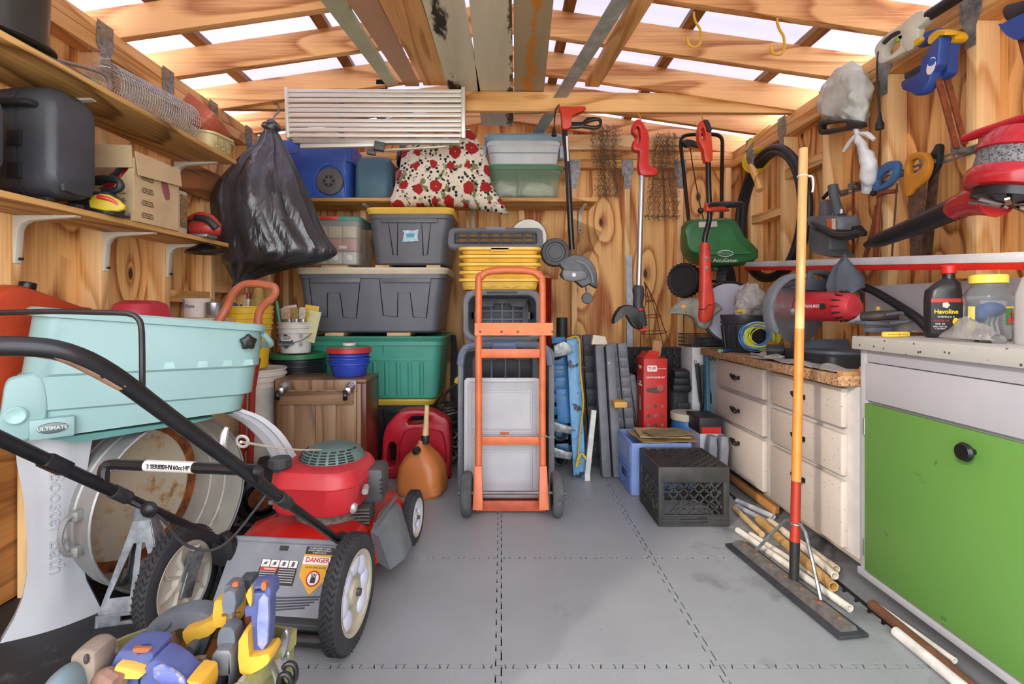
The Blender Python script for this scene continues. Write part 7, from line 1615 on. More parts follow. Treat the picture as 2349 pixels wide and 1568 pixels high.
cc=ramp(t,n_,[(.52,'#c4bba4'),(.60,'#b89a70'),(.68,'#85512c')]);t.links.new(cc,p.inputs['Base Color']);p.inputs['Roughness'].default_value=.7
M_rusty=m
b=B();b.lathe([(.001,-.236),(.12,-.238),(.20,-.237),(.235,-.232),(.263,-.236),(.263,-.244),(.001,-.244)],Mw,56);part('tub_floor',b,M_rusty,r,'rust stained tub floor',w=True)
b=B();b.lathe([(.225,-.2315),(.245,-.230),(.255,-.2315),(.262,-.230),(.250,-.2335)],Mw,56,cap=False);part('rust_ring',b,mt('#8f5226',.8,.1,.4,20,.3,60),r,'brown rust ring',w=True)
a_=Mw@V((0,0,0));t_=V((.31,.95,0))
hp=cW-t_*.299+ax*-.05
b=B();b.tube([hp+V((0,0,.06)),hp-t_*.03+V((0,0,.05)),hp-t_*.045,hp-t_*.03-V((0,0,.05)),hp-V((0,0,.06))],.008,8,k=4);b.box(hp+V((0,0,.055)),(.03,.03,.03),bev=.004);b.box(hp-V((0,0,.055)),(.03,.03,.03),bev=.004);part('handle',b,mg,r,'steel side handle',w=True)
# jack stand
r=thing('jack_stand','worn grey pressed-steel jack stand in the mouth of the wash tub','jack stand',(-1.19,1.685,0),(0,0,14))
mj=mt('#8f959b',.6,.5,.25,22,.3,60,spots=('#6c5a4c',14,.68,.05))
rt=[];Hj=.31
for k in range(4):
    a=math.radians(45+90*k);a2=math.radians(135+90*k)
    bt0=V((.132*math.cos(a),.132*math.sin(a),.035));bt1=V((.132*math.cos(a2),.132*math.sin(a2),.035));tp0=V((.028*math.cos(a),.028*math.sin(a),Hj));tp1=V((.028*math.cos(a2),.028*math.sin(a2),Hj))
    o=(bt0+bt1)/2;x=(bt1-bt0);up_=((tp0+tp1)/2-o);M=FR(o,x,up_);wb,wt,h=x.length,(tp1-tp0).length,up_.length
    b=B();b.prism([(-wb/2,0),(wb/2,0),(wt/2,h),(-wt/2,h)],.006,M,[[(-wb/2+.026,.05),(-.010,.05),(-.008,h*.72),(-wt/2+.004,h*.72)],[(.010,.05),(wb/2-.026,.05),(wt/2-.004,h*.72),(.008,h*.72)]],bev=.001);part('side_plate',b,mj,r)
    b=B();b.prism([(-wb/2-.008,-.035),(wb/2+.008,-.035),(wb/2+.004,.006),(-wb/2-.004,.006)],.010,FR(o+V((0,0,0)),x,(0,0,1)),[[(-.03,-.02),(.03,-.02),(.03,-.004),(-.03,-.004)]],bev=.002);part('base_flange',b,mj,r)
b=B();b.rl([(Hj-.01,.055,.055,.01),(Hj+.02,.058,.058,.012),(Hj+.03,.045,.045,.01)],R(0,0,45) if 0 else None,n=3);part('top_collar',b,mj,r)
# black pipe coil beside the tub
r=thing('black_pipe','black plastic pipe end with rusty core lying beside the wash tub','pipe',(-1.13,2.37,.10))
b=B();Mp=AL((-1.13,2.37,.120),(.55,-.8,.0));b.lathe([(.062,.05),(.062,-.06),(.105,-.07),(.118,-.04),(.118,.03),(.105,.06),(.085,.065),(.08,.05)],Mp,36,cap=False);part('ring',b,mt('#26282e',.4,0,.2,16),r,w=True)
b=B();b.cyl(Mp@V((0,0,-.05)),Mp@V((0,0,.02)),.064,n=28);part('core',b,mt('#7d4a2c',.9,0,.35,40,.4,60),r,'rusty core',w=True)
# ================= LAWN MOWER
M0=FR((-.72,1.523,0),(.994,-.105,0),(.105,.994,0))
r=thing('lawn_mower','red push lawn mower with grey rear flap and black handle','mower',m=M0)
MRd=mt('#c2231f',.32,0,.10,7,spots=('#8a3a34',9,.70,.04))
b=B();b.rl([(.08,.46,.60,.2,.015,.48),(.095,.50,.64,.22,.015,.47),(.165,.49,.63,.22,.015,.47),(.195,.45,.58,.2,.015,.47),(.212,.38,.50,.18,.02,.46)],n=8);part('deck',b,MRd,r)
b=B();b.rl([(.12,.44,.24,.05,.02,.24),(.215,.40,.20,.06,.02,.235),(.235,.36,.14,.05,.02,.24)],n=4);part('rear_deck',b,MRd,r)
for s in(-1,1):
    b=B();b.box((s*.235+.01,.145 if s<0 else .06,.165),(.016,.05 if s<0 else .20,.16),bev=.004);part('wheel_bracket',b,mt('#2c2d2f',.5,.3,.2,20),r,'black steel wheel bracket')
def wheel(x,y,rad,w,face,spk,outer):
    b=B();b.lathe([(rad*.70,-w/2+.004),(rad*.86,-w/2),(rad*.97,-w/2+.006),(rad,-w/2+.014),(rad,w/2-.014),(rad*.97,w/2-.006),(rad*.86,w/2),(rad*.70,w/2-.004)],T(x,y,rad)@R(0,90,0),48,cap=False);t_=part('wheel',b,mt('#35363a',.8,0,.2,16,.2,60),r,'black rubber tyre')
    b=B();n=54
    for k in range(n):
        a=2*math.pi*k/n;P=[]
        for i in range(7):
            q=(i/6-.5)*(w-.016);aa=a+.05*math.sin(i*1.6)
            P.append((x+q,y+(rad+.001)*math.cos(aa),rad+(rad+.001)*math.sin(aa)))
        b.tube(P,.0020*rad/.16,4)
    part('tread',b,mt('#232427',.8,0,.2,16),t_,kind='stuff')
    for s in (-1,1):
        b=B();M=T(x,y,rad)@R(0,90*s,0)
        b.lathe([(rad*.74,w/2-.006),(rad*.72,w/2-.002),(rad*.66,w/2-.004),(rad*.62,w/2-.016),(rad*.25,w/2-.020),(rad*.20,w/2-.006),(.001,w/2-.004)],M,40,cap=False);f_=part('rim',b,mt(face,.5,0,.08,10,spots=('#8f8b80',12,.68,.06)),t_,'off-white plastic rim')
        if spk:
            for k in range(8):
                a=k*45;b=B();b.m=M@R(0,0,a);b.loft([[(rad*.2,-.006,w/2-.018),(rad*.2,.006,w/2-.018),(rad*.2,.004,w/2-.006),(rad*.2,-.004,w/2-.006)],[(rad*.45,.012,w/2-.018),(rad*.45,.026,w/2-.018),(rad*.45,.020,w/2-.007),(rad*.45,.016,w/2-.007)],[(rad*.70,.004,w/2-.018),(rad*.70,.018,w/2-.018),(rad*.70,.013,w/2-.004),(rad*.70,.009,w/2-.004)]]);b.bm.transform(Matrix());part('spoke',b,mt(face,.5,0,.08,10),t_)
        elif s==outer:
            for k in range(8):
                if k in(0,):continue
                a=math.radians(k*45);b=B();b.ell((rad*.48*math.cos(a),rad*.48*math.sin(a),w/2-.014),(rad*.23,rad*.18,.011),R(0,0,k*45+90));b.bm.transform(M);part('dish_boss',b,mt('#c9cde0',.35,0,.05),t_,'pale lavender moulded boss')
        b=B();b.cyl(M@V((0,0,w/2-.012)),M@V((0,0,w/2+.006)),rad*.07,n=10);part('axle_nut',b,mt('#6d6a68',.4,.7),t_)
    return t_
wheel(-.272,0,.160,.052,'#c9c4b6',True,1);wheel(.272,0,.160,.056,'#b3ad97',False,1)
wheel(.275,.66,.108,.05,'#c2beb0',False,1);wheel(-.262,.66,.108,.05,'#c2beb0',False,-1)
b=B();b.bar((-.243,.0,.16),(-.235,.03,.24),.008,.05);b.box((-.242,.015,.175),(.006,.05,.13),(-25,0,0),bev=.002);part('height_lever',b,GALV,r,'grey height lever')
# rear flap (flat plate) and stickers
FM=FR((.028,.035,.170),(1,0,0),(0,.60,.80));fw,fh=.36,.205
mf=mt('#858a91',.5,0,.12,8,.1,60)
b=B();b.rl([(-.004,fw,fh,.02),(.004,fw,fh,.02)],FM,n=4);fl_=part('rear_flap',b,mf,r,'grey plastic rear flap')
b=B();b.cyl(FM@V((-fw/2,fh/2,0)),FM@V((fw/2,fh/2,0)),.010,n=12);part('flap_roll',b,mf,fl_)
for k in range(5):
    b=B();b.tube([FM@V((-.14+.02*k,-.055-.008*k,.005)),FM@V((.0,-.057-.008*k,.005)),FM@V((.16-.012*k,-.045-.008*k,.005))],.0022,5,k=3);part('moulded_groove',b,mt('#4e5258',.5),fl_)
b=B();b.box((0,0,0),(.028,.014,.003));b.bm.transform(FM@T(-.005,fh/2-.022,.004));part('latch_slot',b,mt('#2f3135',.5),fl_)
SM=FM@T(-.005,.012,.0045)
b=B();b.box((0,0,0),(.122,.070,.0008));b.bm.transform(SM);st=part('warning_sticker',b,mt('#26282c',.4,0,0),fl_,'black and white warning sticker')
W_=mt('#e2e2de',.5,0,0);R__=mt('#c5332b',.5,0,0)
for k in range(4):
    b=B();b.box((-.045+k*.030,.024,.0006),(.027,.020,.0006));b.bm.transform(SM);q=part('pictogram_panel',b,W_,st)
    b=B();puff(b,[(x*.8,y*(.6+.2*k%2)) for x,y in circ(.007,7)],.001,SM@T(-.045+k*.030,.024,.001),.1);b.bar(SM@V((-.054+k*.03,.017,.0012)),SM@V((-.038+k*.03,.030,.0012)),.0012,.0012);part('pictogram',b,mt('#5a5a5c',.5),st)
b=B();b.box((-.03,.008,.0006),(.055,.009,.0006));b.bm.transform(SM);part('red_band',b,R__,st)
txt('WARNING',.008,SM@T(-.026,.008,.0012),W_,st)
for k in range(6):
    txt('READ OPERATORS MANUAL BEFORE USE',.0042,SM@T(-.031,.0005-k*.006,.0010),W_,st,sx=.66);
    txt('KEEP HANDS AND FEET AWAY FROM BLADE',.0042,SM@T(.030,.008-k*.0068,.0010),W_,st,sx=.62)
TM=FM@T(.115,.018,.0048)
b=B();b.prism([(-.047,.05),(.047,.05),(.047,-.012),(.0,-.062),(-.047,-.012)],.001,TM);dg=part('danger_sign',b,mt('#dfa62a',.45,0,.06),fl_,'yellow pointed danger sign')
b=B();b.box((0,.032,.0006),(.092,.022,.0006));b.bm.transform(TM);part('white_band',b,W_,dg)
b=B();b.box((0,.060,.0002),(.092,.022,.0006));b.bm.transform(TM);part('black_band',b,mt('#26282c',.4,0,0),dg)
txt('TO REDUCE RISK OF INJURY\nDO NOT OPERATE WITHOUT\nGUARD IN PLACE',.0062,TM@T(0,.060,.0008),W_,dg,sx=.9)
txt('DANGER',.019,TM@T(0,.033,.0012),R__,dg,bold=.0004)
txt('ROTATING BLADE',.008,TM@T(0,.012,.0008),mt('#3a5a2a',.5,0,0),dg)
b=B();b.prism(circ(.020,24),.0008,TM@T(0,-.018,.0006));part('sign_disc',b,W_,dg)
b=B();b.tor((0,0,0),.020,.0022,(0,0,1),24,5);b.bm.transform(TM@T(0,-.018,.0008));part('sign_ring',b,R__,dg)
b=B();puff(b,[(-.008,-.012),(.008,-.012),(.009,.0),(.005,.004),(-.007,.003)],.001,TM@T(0,-.018,.0014),.05)
for k in range(4):b.bar(TM@V((-.006+k*.004,-.016,.0016)),TM@V((-.009+k*.0055,-.003-abs(k-1.5)*.001,.0016)),.0022,.001)
part('hand_symbol',b,mt('#22242a',.5,0,0),dg)
b=B();b.cyl((-.16,-.055,.045),(.235,-.055,.045),.019,n=16);part('rear_roller',b,mt('#2a2b2c',.4,.2,.25,20),r,'black rear bar')
b=B();b.box((.03,-.03,.082),(.38,.06,.018),bev=.004);part('lower_skirt',b,mt('#3b3d40',.5,0,.15),r)
# side discharge cover
b=B();b.loft([[(.235,.27,.215),(.265,.27,.20),(.30,.29,.075),(.29,.30,.07),(.24,.30,.10)],[(.235,.36,.245),(.275,.36,.235),(.325,.37,.075),(.315,.37,.07),(.24,.37,.10)],[(.235,.47,.245),(.275,.47,.235),(.325,.48,.075),(.315,.48,.07),(.24,.47,.10)],[(.235,.55,.20),(.26,.55,.19),(.29,.55,.09),(.285,.55,.085),(.24,.55,.10)]]);part('discharge_cover',b,mt('#71797d',.5,0,.15,10),r,'grey side discharge cover')
b=B();b.cyl((.255,.26,.245),(.25,.50,.25),.008,n=8);part('cover_rod',b,mt('#7d858a',.4,.5),r)
# engine
ex,ey=.03,.36
b=B();b.lathe([(.150,.205),(.155,.212),(.145,.222),(.128,.24),(.118,.29),(.001,.29)],T(ex+.01,ey+.03,0),36);part('engine_base',b,mt('#7d7b74',.85,.1,.3,60,.5,120),r,'grey dirty cast engine base')
MSh=mt('#bf3038',.35,0,.06,6)
b=B();b.rl([(.272,.22,.25,.06,ex,ey),(.285,.29,.30,.08,ex,ey),(.30,.312,.315,.09,ex,ey),(.375,.318,.32,.09,ex,ey),(.379,.324,.326,.09,ex,ey),(.384,.318,.32,.09,ex,ey),(.412,.312,.315,.09,ex,ey),(.430,.29,.295,.09,ex,ey),(.436,.25,.26,.08,ex,ey)],n=8);part('engine_shroud',b,MSh,r,'red engine shroud')
mrc=mt('#5f7773',.4,0,.1,10)
b=B();b.lathe([(.118,.432),(.118,.440),(.105,.462),(.08,.477),(.04,.482),(.001,.482)],T(ex+.01,ey+.035,0),44);rc=part('recoil_cover',b,mrc,r,'grey-green recoil starter cover')
for j,(rr,zz) in enumerate(((.117,.4415),(.113,.450),(.108,.458),(.100,.466),(.088,.474))):
    for k in range(9):
        a0=-175+k*17 if j<4 else -170+k*20
        b=B();b.tube([(ex+.01+(rr+.001)*math.cos(math.radians(a0+i*4)),ey+.035+(rr+.001)*math.sin(math.radians(a0+i*4)),zz) for i in range(4)],.0028,4);part('vent_slot',b,mt('#1c2221',.6),rc)
b=B();b.lathe([(.022,.425),(.026,.435),(.036,.440),(.037,.468),(.033,.473),(.001,.473)],T(ex-.115,ey-.115,0),28);fc=part('fuel_cap',b,mt('#3e4145',.45,0,.1),r,'dark grey fuel cap')
for k in range(14):
    b=B();b.m=T(ex-.115,ey-.115,.455)@R(0,0,k*360/14);b.box((.0365,0,0),(.004,.006,.024));part('grip_rib',b,mt('#35383c',.45),fc)
b=B();b.box((ex+.155,ey+.075,.335),(.095,.13,.13),(0,0,8),bev=.018);af=part('air_filter',b,mt('#4a4b4d',.5,0,.12,12),r,'black air filter housing')
for k in range(4):b=B();b.box((ex+.195,ey+.02,.31+k*.016),(.03,.006,.006),(0,0,8));part('vent_slot',b,mt('#202123',.6),af)
b=B();b.cyl((ex+.165,ey-.03,.35),(ex+.175,ey-.065,.345),.012,n=10);b.cyl((ex+.135,ey-.06,.31),(ex+.15,ey-.10,.30),.014,.010,n=10);b.ell((ex+.145,ey-.10,.30),(.015,.015,.02));part('spark_plug',b,mt('#c9cac8',.35,.5),r,'pale spark plug cap')
for k in range(5):b=B();b.box((ex+.11,ey+.0,.222+k*.012),(.13,.10,.005),(0,0,8),bev=.001);part('cooling_fin',b,mt('#6c6a66',.6,.5,.2,30),r)
b=B();b.box((ex-.145,ey-.06,.278),(.05,.02,.014),(0,0,10),bev=.002);part('throttle_bracket',b,GALV,r)
# handle (world points)
mb=mt('#232428',.35,.2,.15,12,spots=('#8d7a66',16,.70,.03))
RA,RB=V((-.512,1.60,.258)),V((-.62,.73,.945));LA,LBp=V((-.885,1.60,.258)),V((-1.02,.76,.925))
rp=lambda t:RA.lerp(RB,t);lp=lambda t:LA.lerp(LBp,t)
b=B();b.tube([RA,rp(.2),rp(.42)],.0118,10,k=2);part('lower_handle',b,mb,r,'black lower handle bar, right',w=True)
b=B();b.tube([LA,lp(.2),lp(.45)],.0118,10,k=2);part('lower_handle',b,mb,r,'black lower handle bar, left',w=True)
b=B();b.tube([rp(.36),rp(.55),rp(.8),rp(.93),V((-.635,.735,.935)),V((-.68,.715,.945)),V((-.76,.71,.945)),V((-.86,.715,.945)),V((-.95,.725,.945)),V((-1.0,.745,.940)),lp(.93),lp(.75),lp(.40)],.0142,12,k=4);part('upper_handle',b,mb,r,'black upper handle loop',w=True)
b=B();b.tube([rp(.905),V((-.632,.742,.930)),V((-.662,.722,.943)),],.0146,12,k=5);part('worn_bend',b,mt('#a8826c',.4,.3,.2,20,spots=('#2b2a2c',30,.56,.04)),r,'bend worn to bare metal',w=True)
b=B();cA,cB=W(590,1078,1.135),W(262,1064,1.215);b.tube([rp(.50),cA,cA.lerp(cB,.12),cA.lerp(cB,.9),cB,W(240,1072,1.21),lp(.475)],.0128,10,k=3);part('cross_tube',b,mb,r,w=True)
q0,q1=cA.lerp(cB,.42),cA.lerp(cB,.76);dq=(q1-q0)
b=B();b.bar(q0+V((0,-.0128,.002)),q1+V((0,-.0128,.002)),.003,.021,up=(0,1,0)) if 0 else b.cyl(q0,q1,.0134,n=18);lb=part('label',b,mt('#d9d9d6',.45,0,.05),r,'white printed label',w=True)
for k in range(5):
    q=q1.lerp(q0,.1+k*.2)+V((0,-.0136,.002));o=txt(('3','SERIES','OHV','160cc','HP')[k],.014,ROOTM[r.name].inverted()@FR(q,q0-q1,(0,0,1)),BLK,lb,bold=.0003)
b=B();b.tube([V((-.605,.85,.855)),W(326,800,.86),W(324,750,.86),W(316,730,.86),W(292,719,.86),W(220,716,.86),W(120,714,.86),W(0,717,.86),W(-110,720,.86)],.0048,8,k=3);part('bail_rod',b,mb,r,'thin black bail rod',w=True)
ms=mt('#b5b7b9',.3,.7,.15,20)
g=W(540,1015,1.135);b=B();b.tube([g+V((-.008,-.02,.040)),g+V((-.012,-.022,.025)),g+V((-.014,-.024,0)),g+V((-.012,-.022,-.025)),g+V((-.006,-.02,-.040))],[.005,.0085,.009,.0085,.005],10,k=3);part('starter_grip',b,ms,r,'silver T starter grip',w=True)
b=B();b.tor(g+V((.016,0,.003)),.013,.0035,(0,1,.2),18,6);part('rope_guide',b,mt('#c3c3c0',.35,.6),r,'steel rope guide ring',w=True)
b=B();e_=V((-.66,1.85,.478));b.tube([g+V((.012,0,.002)),g.lerp(e_,.5)+V((0,0,-.006)),e_],.003,6,k=4);part('starter_rope',b,mt('#d9d2c2',.8),r,'white starter rope',w=True)
for t,side in ((.37,rp),(.42,lp)):
    q=side(t);b=B();b.cyl(side(t-.025),side(t+.025),.0165,n=14,bev=.002);part('joint_sleeve',b,mt('#3a3a3b',.4,.3,.2,30,spots=('#a08a6c',30,.62)),r,w=True)
q=lp(.37);b=B();b.ell(q+V((.035,.0,-.02)),(.020,.014,.020));b.tor(q+V((.035,-.002,-.02)),.016,.006,(0,1,0),12,6);part('fold_knob',b,mb,r,'black folding knob',w=True)
b=B();b.bar(lp(.575),lp(.63),.032,.030,bev=.004);part('clamp_plate',b,mb,r,w=True)
for A_ in (RA,LA):
    b=B();b.prism(s2([(-.03,-.05),(.03,-.05),(.035,.02),(.0,.045),(-.03,.02)],2),.03,FR(A_+V((0,.01,-.02)),(.994,-.105,0),(0,0,1)),bev=.003);part('handle_mount',b,mt('#2a2a2b',.5,.3,.2,20),r,w=True)
b=B();b.tube([lp(.40)+V((.012,0,-.01)),W(372,1190,1.35),W(420,1245,1.45),W(480,1262,1.52),W(530,1235,1.60),W(580,1175,1.72),W(622,1120,1.80)],.0042,8,k=4);part('control_cable',b,mt('#4d4e50',.45),r,'grey control cable',w=True)
b=B();b.box((-.19,.30,.19),(.09,.16,.03),(0,-20,12),bev=.004);part('deck_fin',b,MRd,r)
b=B();b.tube([(ex-.15,ey-.05,.285),(ex-.19,ey-.06,.29)],.008,6);part('lever',b,GALV,r)
# ================= TOOL BAG with clamps, nearest the camera
C4=[V((-.744,.887,0)),V((-.655,1.075,0)),V((-.405,.985,0)),V((-.50,.775,0))]
cB_=sum(C4,V((0,0,0)))/4
r=thing('tool_bag','olive canvas tool bag full of clamps at the bottom left corner','bag',cB_)
def ringz(z,s,off=0):
    P=[]
    for i in range(4):
        a,b_=C4[i],C4[(i+1)%4]
        for k in range(7):
            p=a.lerp(b_,k/7);d=(p-cB_);q=cB_+d*s;q=q+V((0,0,z+.008*math.sin(k*.9+i)));P.append(q+d.normalized()*(.012*math.sin(k/7*math.pi)+off))
    return P
mo_=mt('#777549',.9,0,.12,20,.5,300)
b=B();b.loft([ringz(.0,.90),ringz(.15,.97),ringz(.33,1.0),ringz(.362,1.01),ringz(.362,.985),ringz(.33,.97),ringz(.10,.93)]);part('canvas',b,mo_,r,w=True)
b=B();b.loft([ringz(.335,1.0,.004),ringz(.366,1.01,.004),ringz(.366,.98,-.0),ringz(.345,.978)],cap=False);part('rim_binding',b,mt('#8f8c58',.9,0,.1,30,.5,200),r,'olive webbing rim',w=True)
b=B();b.loft([ringz(.30,.965),ringz(.18,.955)],cap=True);part('lining',b,mt('#a0662a',.8,0,.15,20),r,'orange-brown lining',w=True)
Z5=lambda L:[(150+x/4.121,1280+y/4.121) for x,y in L]
MBl=mt('#525d92',.45,0,.10,14,spots=('#8d8f94',14,.68,.08));MYl=mt('#d1a337',.5,0,.08,12);MGy=mt('#6a7079',.45,.1,.12,14)
def pf(nm,L,D,th,mat,root,lab=None,k=.06,sm=2):
    b=B();puff(b,s2(qD(Z5(L),D),sm),th,MD(D),k);return part(nm,b,mat,root,lab,w=True)
def th_(nm,lab,c,L,D,group=None):return thing(nm,lab,c,W(*Z5([L])[0],D),group=group)
g='clamps in the tool bag'
# upright blue clamp
r=th_('bar_clamp','upright blue clamp with yellow jaw pad at the right of the tool bag','clamp',(1870,800),.93,g)
b=B();f=lambda p,D:qD(Z5(p),D)
b.prism(f([(1790,210),(1960,200),(1985,240),(1985,330),(1955,370),(1940,830),(1800,850),(1800,490),(1745,500),(1740,420),(1790,360)],.92),.040,MD(.92),[f([(1835,240),(1925,235),(1925,265),(1835,270)],.92)],bev=.004);part('jaw_body',b,MBl,r,w=True)
pf('channel_face',[(1835,380),(1925,375),(1915,800),(1825,815)],.898,.008,mt('#7f88b8',.5,0,.2,30,spots=('#b09a86',18,.60)),r,'dusty worn channel')
pf('jaw_pad',[(1690,700),(1780,615),(1795,850),(1960,820),(1990,850),(1985,900),(1920,960),(1800,1020),(1700,1000)],.905,.045,MYl,r,'yellow jaw pad')
pf('jaw_pad',[(1730,320),(1780,240),(1790,340),(1775,430)],.905,.02,MYl,r,'yellow side pad')
pf('bolt',[(1865,220),(1905,220),(1905,285),(1865,285)],.895,.01,mt('#b0673a',.7,.2),r,'rusty bolt')
b=B();b.bar(W(*Z5([(1750,480)])[0],.945),W(*Z5([(1700,1000)])[0],.945)-V((0,0,.10)),.018,.006,bev=0);part('bar',b,RUST,r,'rusty bar',w=True)
pf('lower_arm',[(1640,700),(1700,660),(1760,1000),(1720,1120),(1600,1130),(1630,900)],.96,.03,MBl,r)
# grey and yellow clamp
r=th_('bar_clamp','grey and yellow clamp lying across the top of the tool bag','clamp',(1200,600),.99,g)
pf('arm',[(828,600),(900,540),(1000,490),(1200,445),(1350,458),(1440,500),(1320,560),(1240,625),(1165,590),(1060,640),(980,700),(880,758),(840,735)],.99,.045,MGy,r,None,.05)
pf('arm_recess',[(860,640),(980,585),(990,640),(890,700)],.966,.004,mt('#5a6068',.5),r)
pf('jaw_pad',[(1160,635),(1300,590),(1450,520),(1500,590),(1390,690),(1230,762),(1190,740)],.965,.04,MYl,r,'long yellow jaw pad')
pf('head_pad',[(1465,345),(1545,330),(1680,320),(1685,420),(1668,560),(1480,592),(1450,545)],.96,.045,MYl,r,'yellow head cover')
for yy in (425,525):pf('slot_line',[(1480,yy),(1655,yy-15),(1655,yy),(1480,yy+22)],.936,.003,mt('#6b5a2a',.6),r,None,.05,0)
pf('head_block',[(1540,275),(1650,270),(1645,455),(1535,462)],.93,.035,MGy,r,'grey head block')
pf('head_top',[(1548,215),(1645,225),(1650,285),(1545,285)],.945,.03,MGy,r)
pf('bolt',[(1585,225),(1635,220),(1635,262),(1585,262)],.925,.006,mt('#b0673a',.7,.2),r)
b=B();b.cyl(W(*Z5([(1575,460)])[0],.935),W(*Z5([(1550,720)])[0],.93),.008,n=10);part('screw_rod',b,mt('#8a7468',.6,.4,.2,40),r,'rusty screw rod',w=True)
pf('rod_nut',[(1480,705),(1540,690),(1620,690),(1600,800),(1510,812)],.925,.03,mt('#92705f',.7,.3,.2,40),r,'brown rusty swivel')
b=B();puff(b,s2(qD(Z5([(1670,200),(1720,155),(1790,150),(1800,200),(1720,640),(1690,640)]),.985),2),.03,MD(.985),.1);part('rear_bar',b,mt('#4b4f55',.5,.1,.15),r,w=True)
# grey steel clamp body
r=th_('hand_clamp','grey steel clamp handle standing in the middle of the tool bag','clamp',(1520,1000),.90,g)
b=B();b.prism(f([(1445,840),(1480,800),(1600,800),(1625,840),(1612,1300),(1390,1300),(1430,900)],.90),.04,MD(.90),[f([(1495,1045),(1590,1040),(1590,1240),(1470,1240)],.90)],bev=.004);part('frame',b,mt('#84898f',.4,.5,.15,20),r,w=True)
pf('swivel',[(1490,640),(1560,600),(1640,640),(1630,820),(1480,820)],.915,.03,MGy,r)
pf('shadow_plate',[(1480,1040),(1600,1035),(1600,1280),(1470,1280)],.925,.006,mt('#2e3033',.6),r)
# lying blue clamp
r=th_('bar_clamp','blue clamp with yellow pads lying in the front of the tool bag','clamp',(800,1000),.86,g)
pf('head_block',[(600,790),(650,772),(890,775),(930,845),(840,940),(780,960),(790,1100),(740,1172),(510,1145),(505,985),(540,900)],.86,.05,MBl,r,None,.05)
pf('head_slot',[(660,835),(800,815),(800,860),(690,905)],.833,.004,mt('#2c3566',.6),r,None,.05)
pf('bolt',[(655,835),(800,835),(800,868),(720,880),(660,872)],.830,.008,mt('#b0673a',.7,.2),r,'rusty bolt head')
pf('jaw_pad',[(510,980),(745,1035),(740,1100),(560,1095),(508,1130)],.828,.02,mt('#e8bd55',.5,0,.08),r,'yellow pad')
pf('arm',[(830,955),(920,865),(1080,950),(1200,1060),(1295,1145),(1280,1250),(860,1250),(780,1140)],.85,.045,MBl,r,None,.05)
pf('arm_face',[(840,1020),(930,1000),(1080,1090),(1150,1180),(1000,1200),(850,1130)],.825,.006,mt('#6570b4',.5,0,.2,30,spots=('#a3a39c',16,.60)),r)
pf('jaw_pad',[(1230,1050),(1300,1060),(1362,1085),(1362,1260),(1250,1260),(1290,1140)],.845,.05,MYl,r,'yellow jaw pad')
# other tools
r=th_('wooden_mallet','worn grey-brown wooden mallet handle standing at the left of the bag','handle',(260,950),.84)
pf('grip',[(148,880),(165,830),(210,785),(300,770),(365,800),(386,850),(370,1140),(300,1165),(290,1300),(150,1300)],.84,.045,mt('#8d8072',.8,0,.2,14,.3,60,spots=('#5a5048',12,.64,.06)),r,None,.12)
b=B();b.ell(W(*Z5([(198,952)])[0],.815),(.004,.004,.008));part('hole',b,mt('#3a3836',.7),r,w=True)
b=B();b.tube([W(*Z5([(290,1165)])[0],.83),W(*Z5([(380,1140)])[0],.82),W(*Z5([(500,1200)])[0],.81)],[.010,.018,.016],10,k=3);part('tang',b,mt('#9a7866',.7,.2,.2,30),r,'brownish tang',w=True)
r=th_('glass_tube','small clear plastic tube beside the wooden handle','tube',(420,840),.90)
b=B();b.cyl(W(*Z5([(415,775)])[0],.90),W(*Z5([(440,900)])[0],.90),.0095,.0105,16,bev=.002);part('body',b,mt('#b9bcbc',.2,0,.05,trans=.7,alpha=.8),r,w=True)
r=th_('rusty_rasp','rusty coarse rasp in the tool bag under the grey clamp','rasp',(980,780),.94)
pf('blade',[(905,770),(1015,705),(1075,860),(1060,890),(990,880)],.94,.012,mt('#8a5f50',.9,.2,.35,40,.7,120),r,None,.03,0)
r=th_('pliers','dark grey pliers with rusty jaws deep in the tool bag','pliers',(1200,850),.93)
pf('handle',[(1140,850),(1200,770),(1380,700),(1390,730),(1300,940),(1220,960),(1260,800)],.955,.02,mt('#4a4f57',.5,.1,.15),r,None,.05)
pf('jaw',[(1060,920),(1140,850),(1190,880),(1090,940)],.93,.016,mt('#9a7260',.7,.3,.3,40),r,None,.05)
pf('pivot',[(1150,820),(1210,790),(1250,830),(1240,890),(1190,920),(1150,880)],.935,.022,mt('#5f656d',.45,.3),r)
r=th_('wood_chisel','rusty flat bar with brown wooden end lying in the tool bag','chisel',(1250,980),.90)
b=B();b.bar(W(*Z5([(1150,985)])[0],.90),W(*Z5([(1340,960)])[0],.90),.010,.016,bev=.002);part('bar',b,mt('#8d7466',.7,.3,.3,40),r,w=True)
b=B();b.bar(W(*Z5([(1190,1050)])[0],.89),W(*Z5([(1370,1040)])[0],.90),.010,.012,bev=.002);part('lower_bar',b,mt('#7d5a48',.7,.3,.3,40),r,w=True)
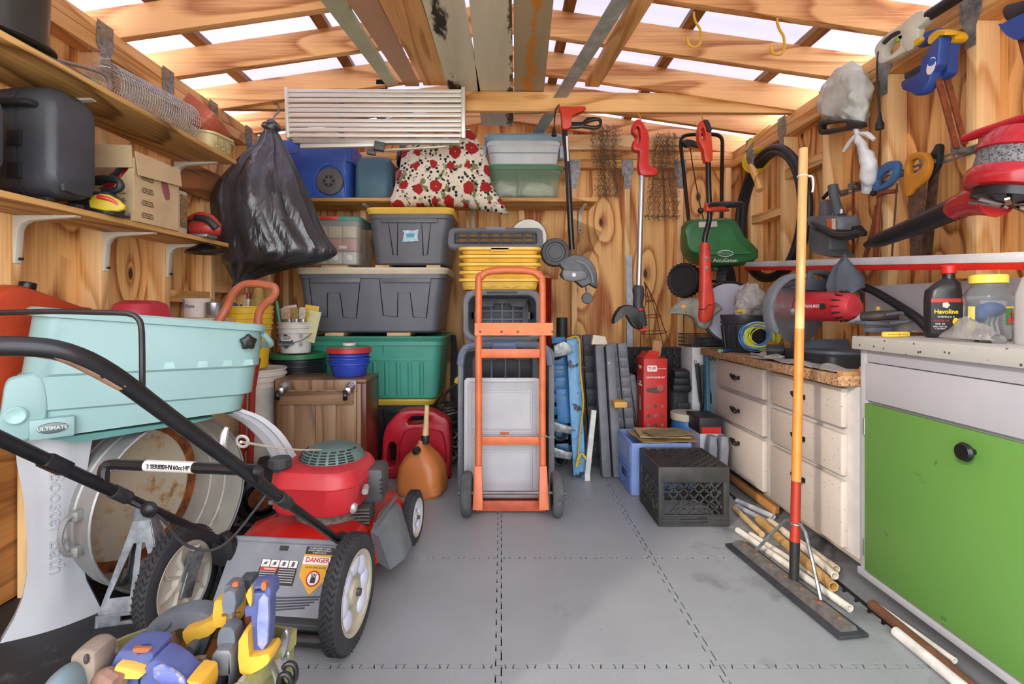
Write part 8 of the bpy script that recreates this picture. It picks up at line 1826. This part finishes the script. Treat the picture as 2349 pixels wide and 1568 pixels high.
b=B();b.bar(W(*Z5([(1360,1000)])[0],.91),W(*Z5([(1380,1250)])[0],.91),.012,.010,bev=.002);part('shank',b,mt('#7b6a60',.6,.4,.3,40),r,w=True)
r=th_('chrome_pliers','chrome locking pliers hooked over the right rim of the tool bag','pliers',(2080,800),.95)
pf('jaw',[(2040,760),(2060,680),(2095,658),(2118,690),(2112,800),(2085,900),(2050,930)],.95,.012,STEEL,r,None,.12)
b=B();b.tube([W(*Z5([(2050,920)])[0],.95),W(*Z5([(2060,990)])[0],.95),W(*Z5([(2100,930)])[0],.95)],.004,6,k=3);b.ell(W(*Z5([(2105,915)])[0],.945),(.004,.004,.008));part('lever',b,STEEL,r,w=True)
b=B();b.tube([W(*Z5([(1950,880)])[0],.93),W(*Z5([(1940,980)])[0],.92),W(*Z5([(1990,1120)])[0],.90),W(*Z5([(2010,1220)])[0],.89)],.004,6,k=3);part('wire_handle',b,mt('#8f9296',.35,.6),r,w=True)
r=th_('scissors','black handled scissors hanging outside the tool bag','scissors',(2110,1120),.90)
b=B();P=[(2110+95*math.cos(a)*.75+30*math.sin(a)*.5,1100-110*math.sin(a)) for a in [i*2*math.pi/14 for i in range(14)]];b.tube([W(*q,.90) for q in Z5(P)],.0048,8,True,2);part('finger_loop',b,BLKG,r,w=True)
b=B();P=[(2075+60*math.cos(a),1180-90*math.sin(a)) for a in [i*2*math.pi/12 for i in range(12)]];b.tube([W(*q,.885) for q in Z5(P)],.0048,8,True,2);part('finger_loop',b,BLKG,r,w=True)
b=B();b.bar(W(*Z5([(2060,1080)])[0],.895),W(*Z5([(2000,960)])[0],.91),.010,.005,bev=0);part('blade',b,STEEL,r,w=True)
pf('bag_hook',[(1640,1140),(1690,1120),(1705,1150),(1670,1165),(1690,1250),(1640,1250)],.87,.014,mt('#9a9c9c',.5,.3),r,None,.1)
r=thing('grey_tool_case','rounded blue-grey tool housing at the very bottom left','tool',W(140,1580,.80))
b=B();b.ell(W(138,1592,.80)-V((0,0,.02)),(.030,.05,.065),(0,10,0));part('body',b,mt('#6b7f86',.4,0,.08),r,w=True)
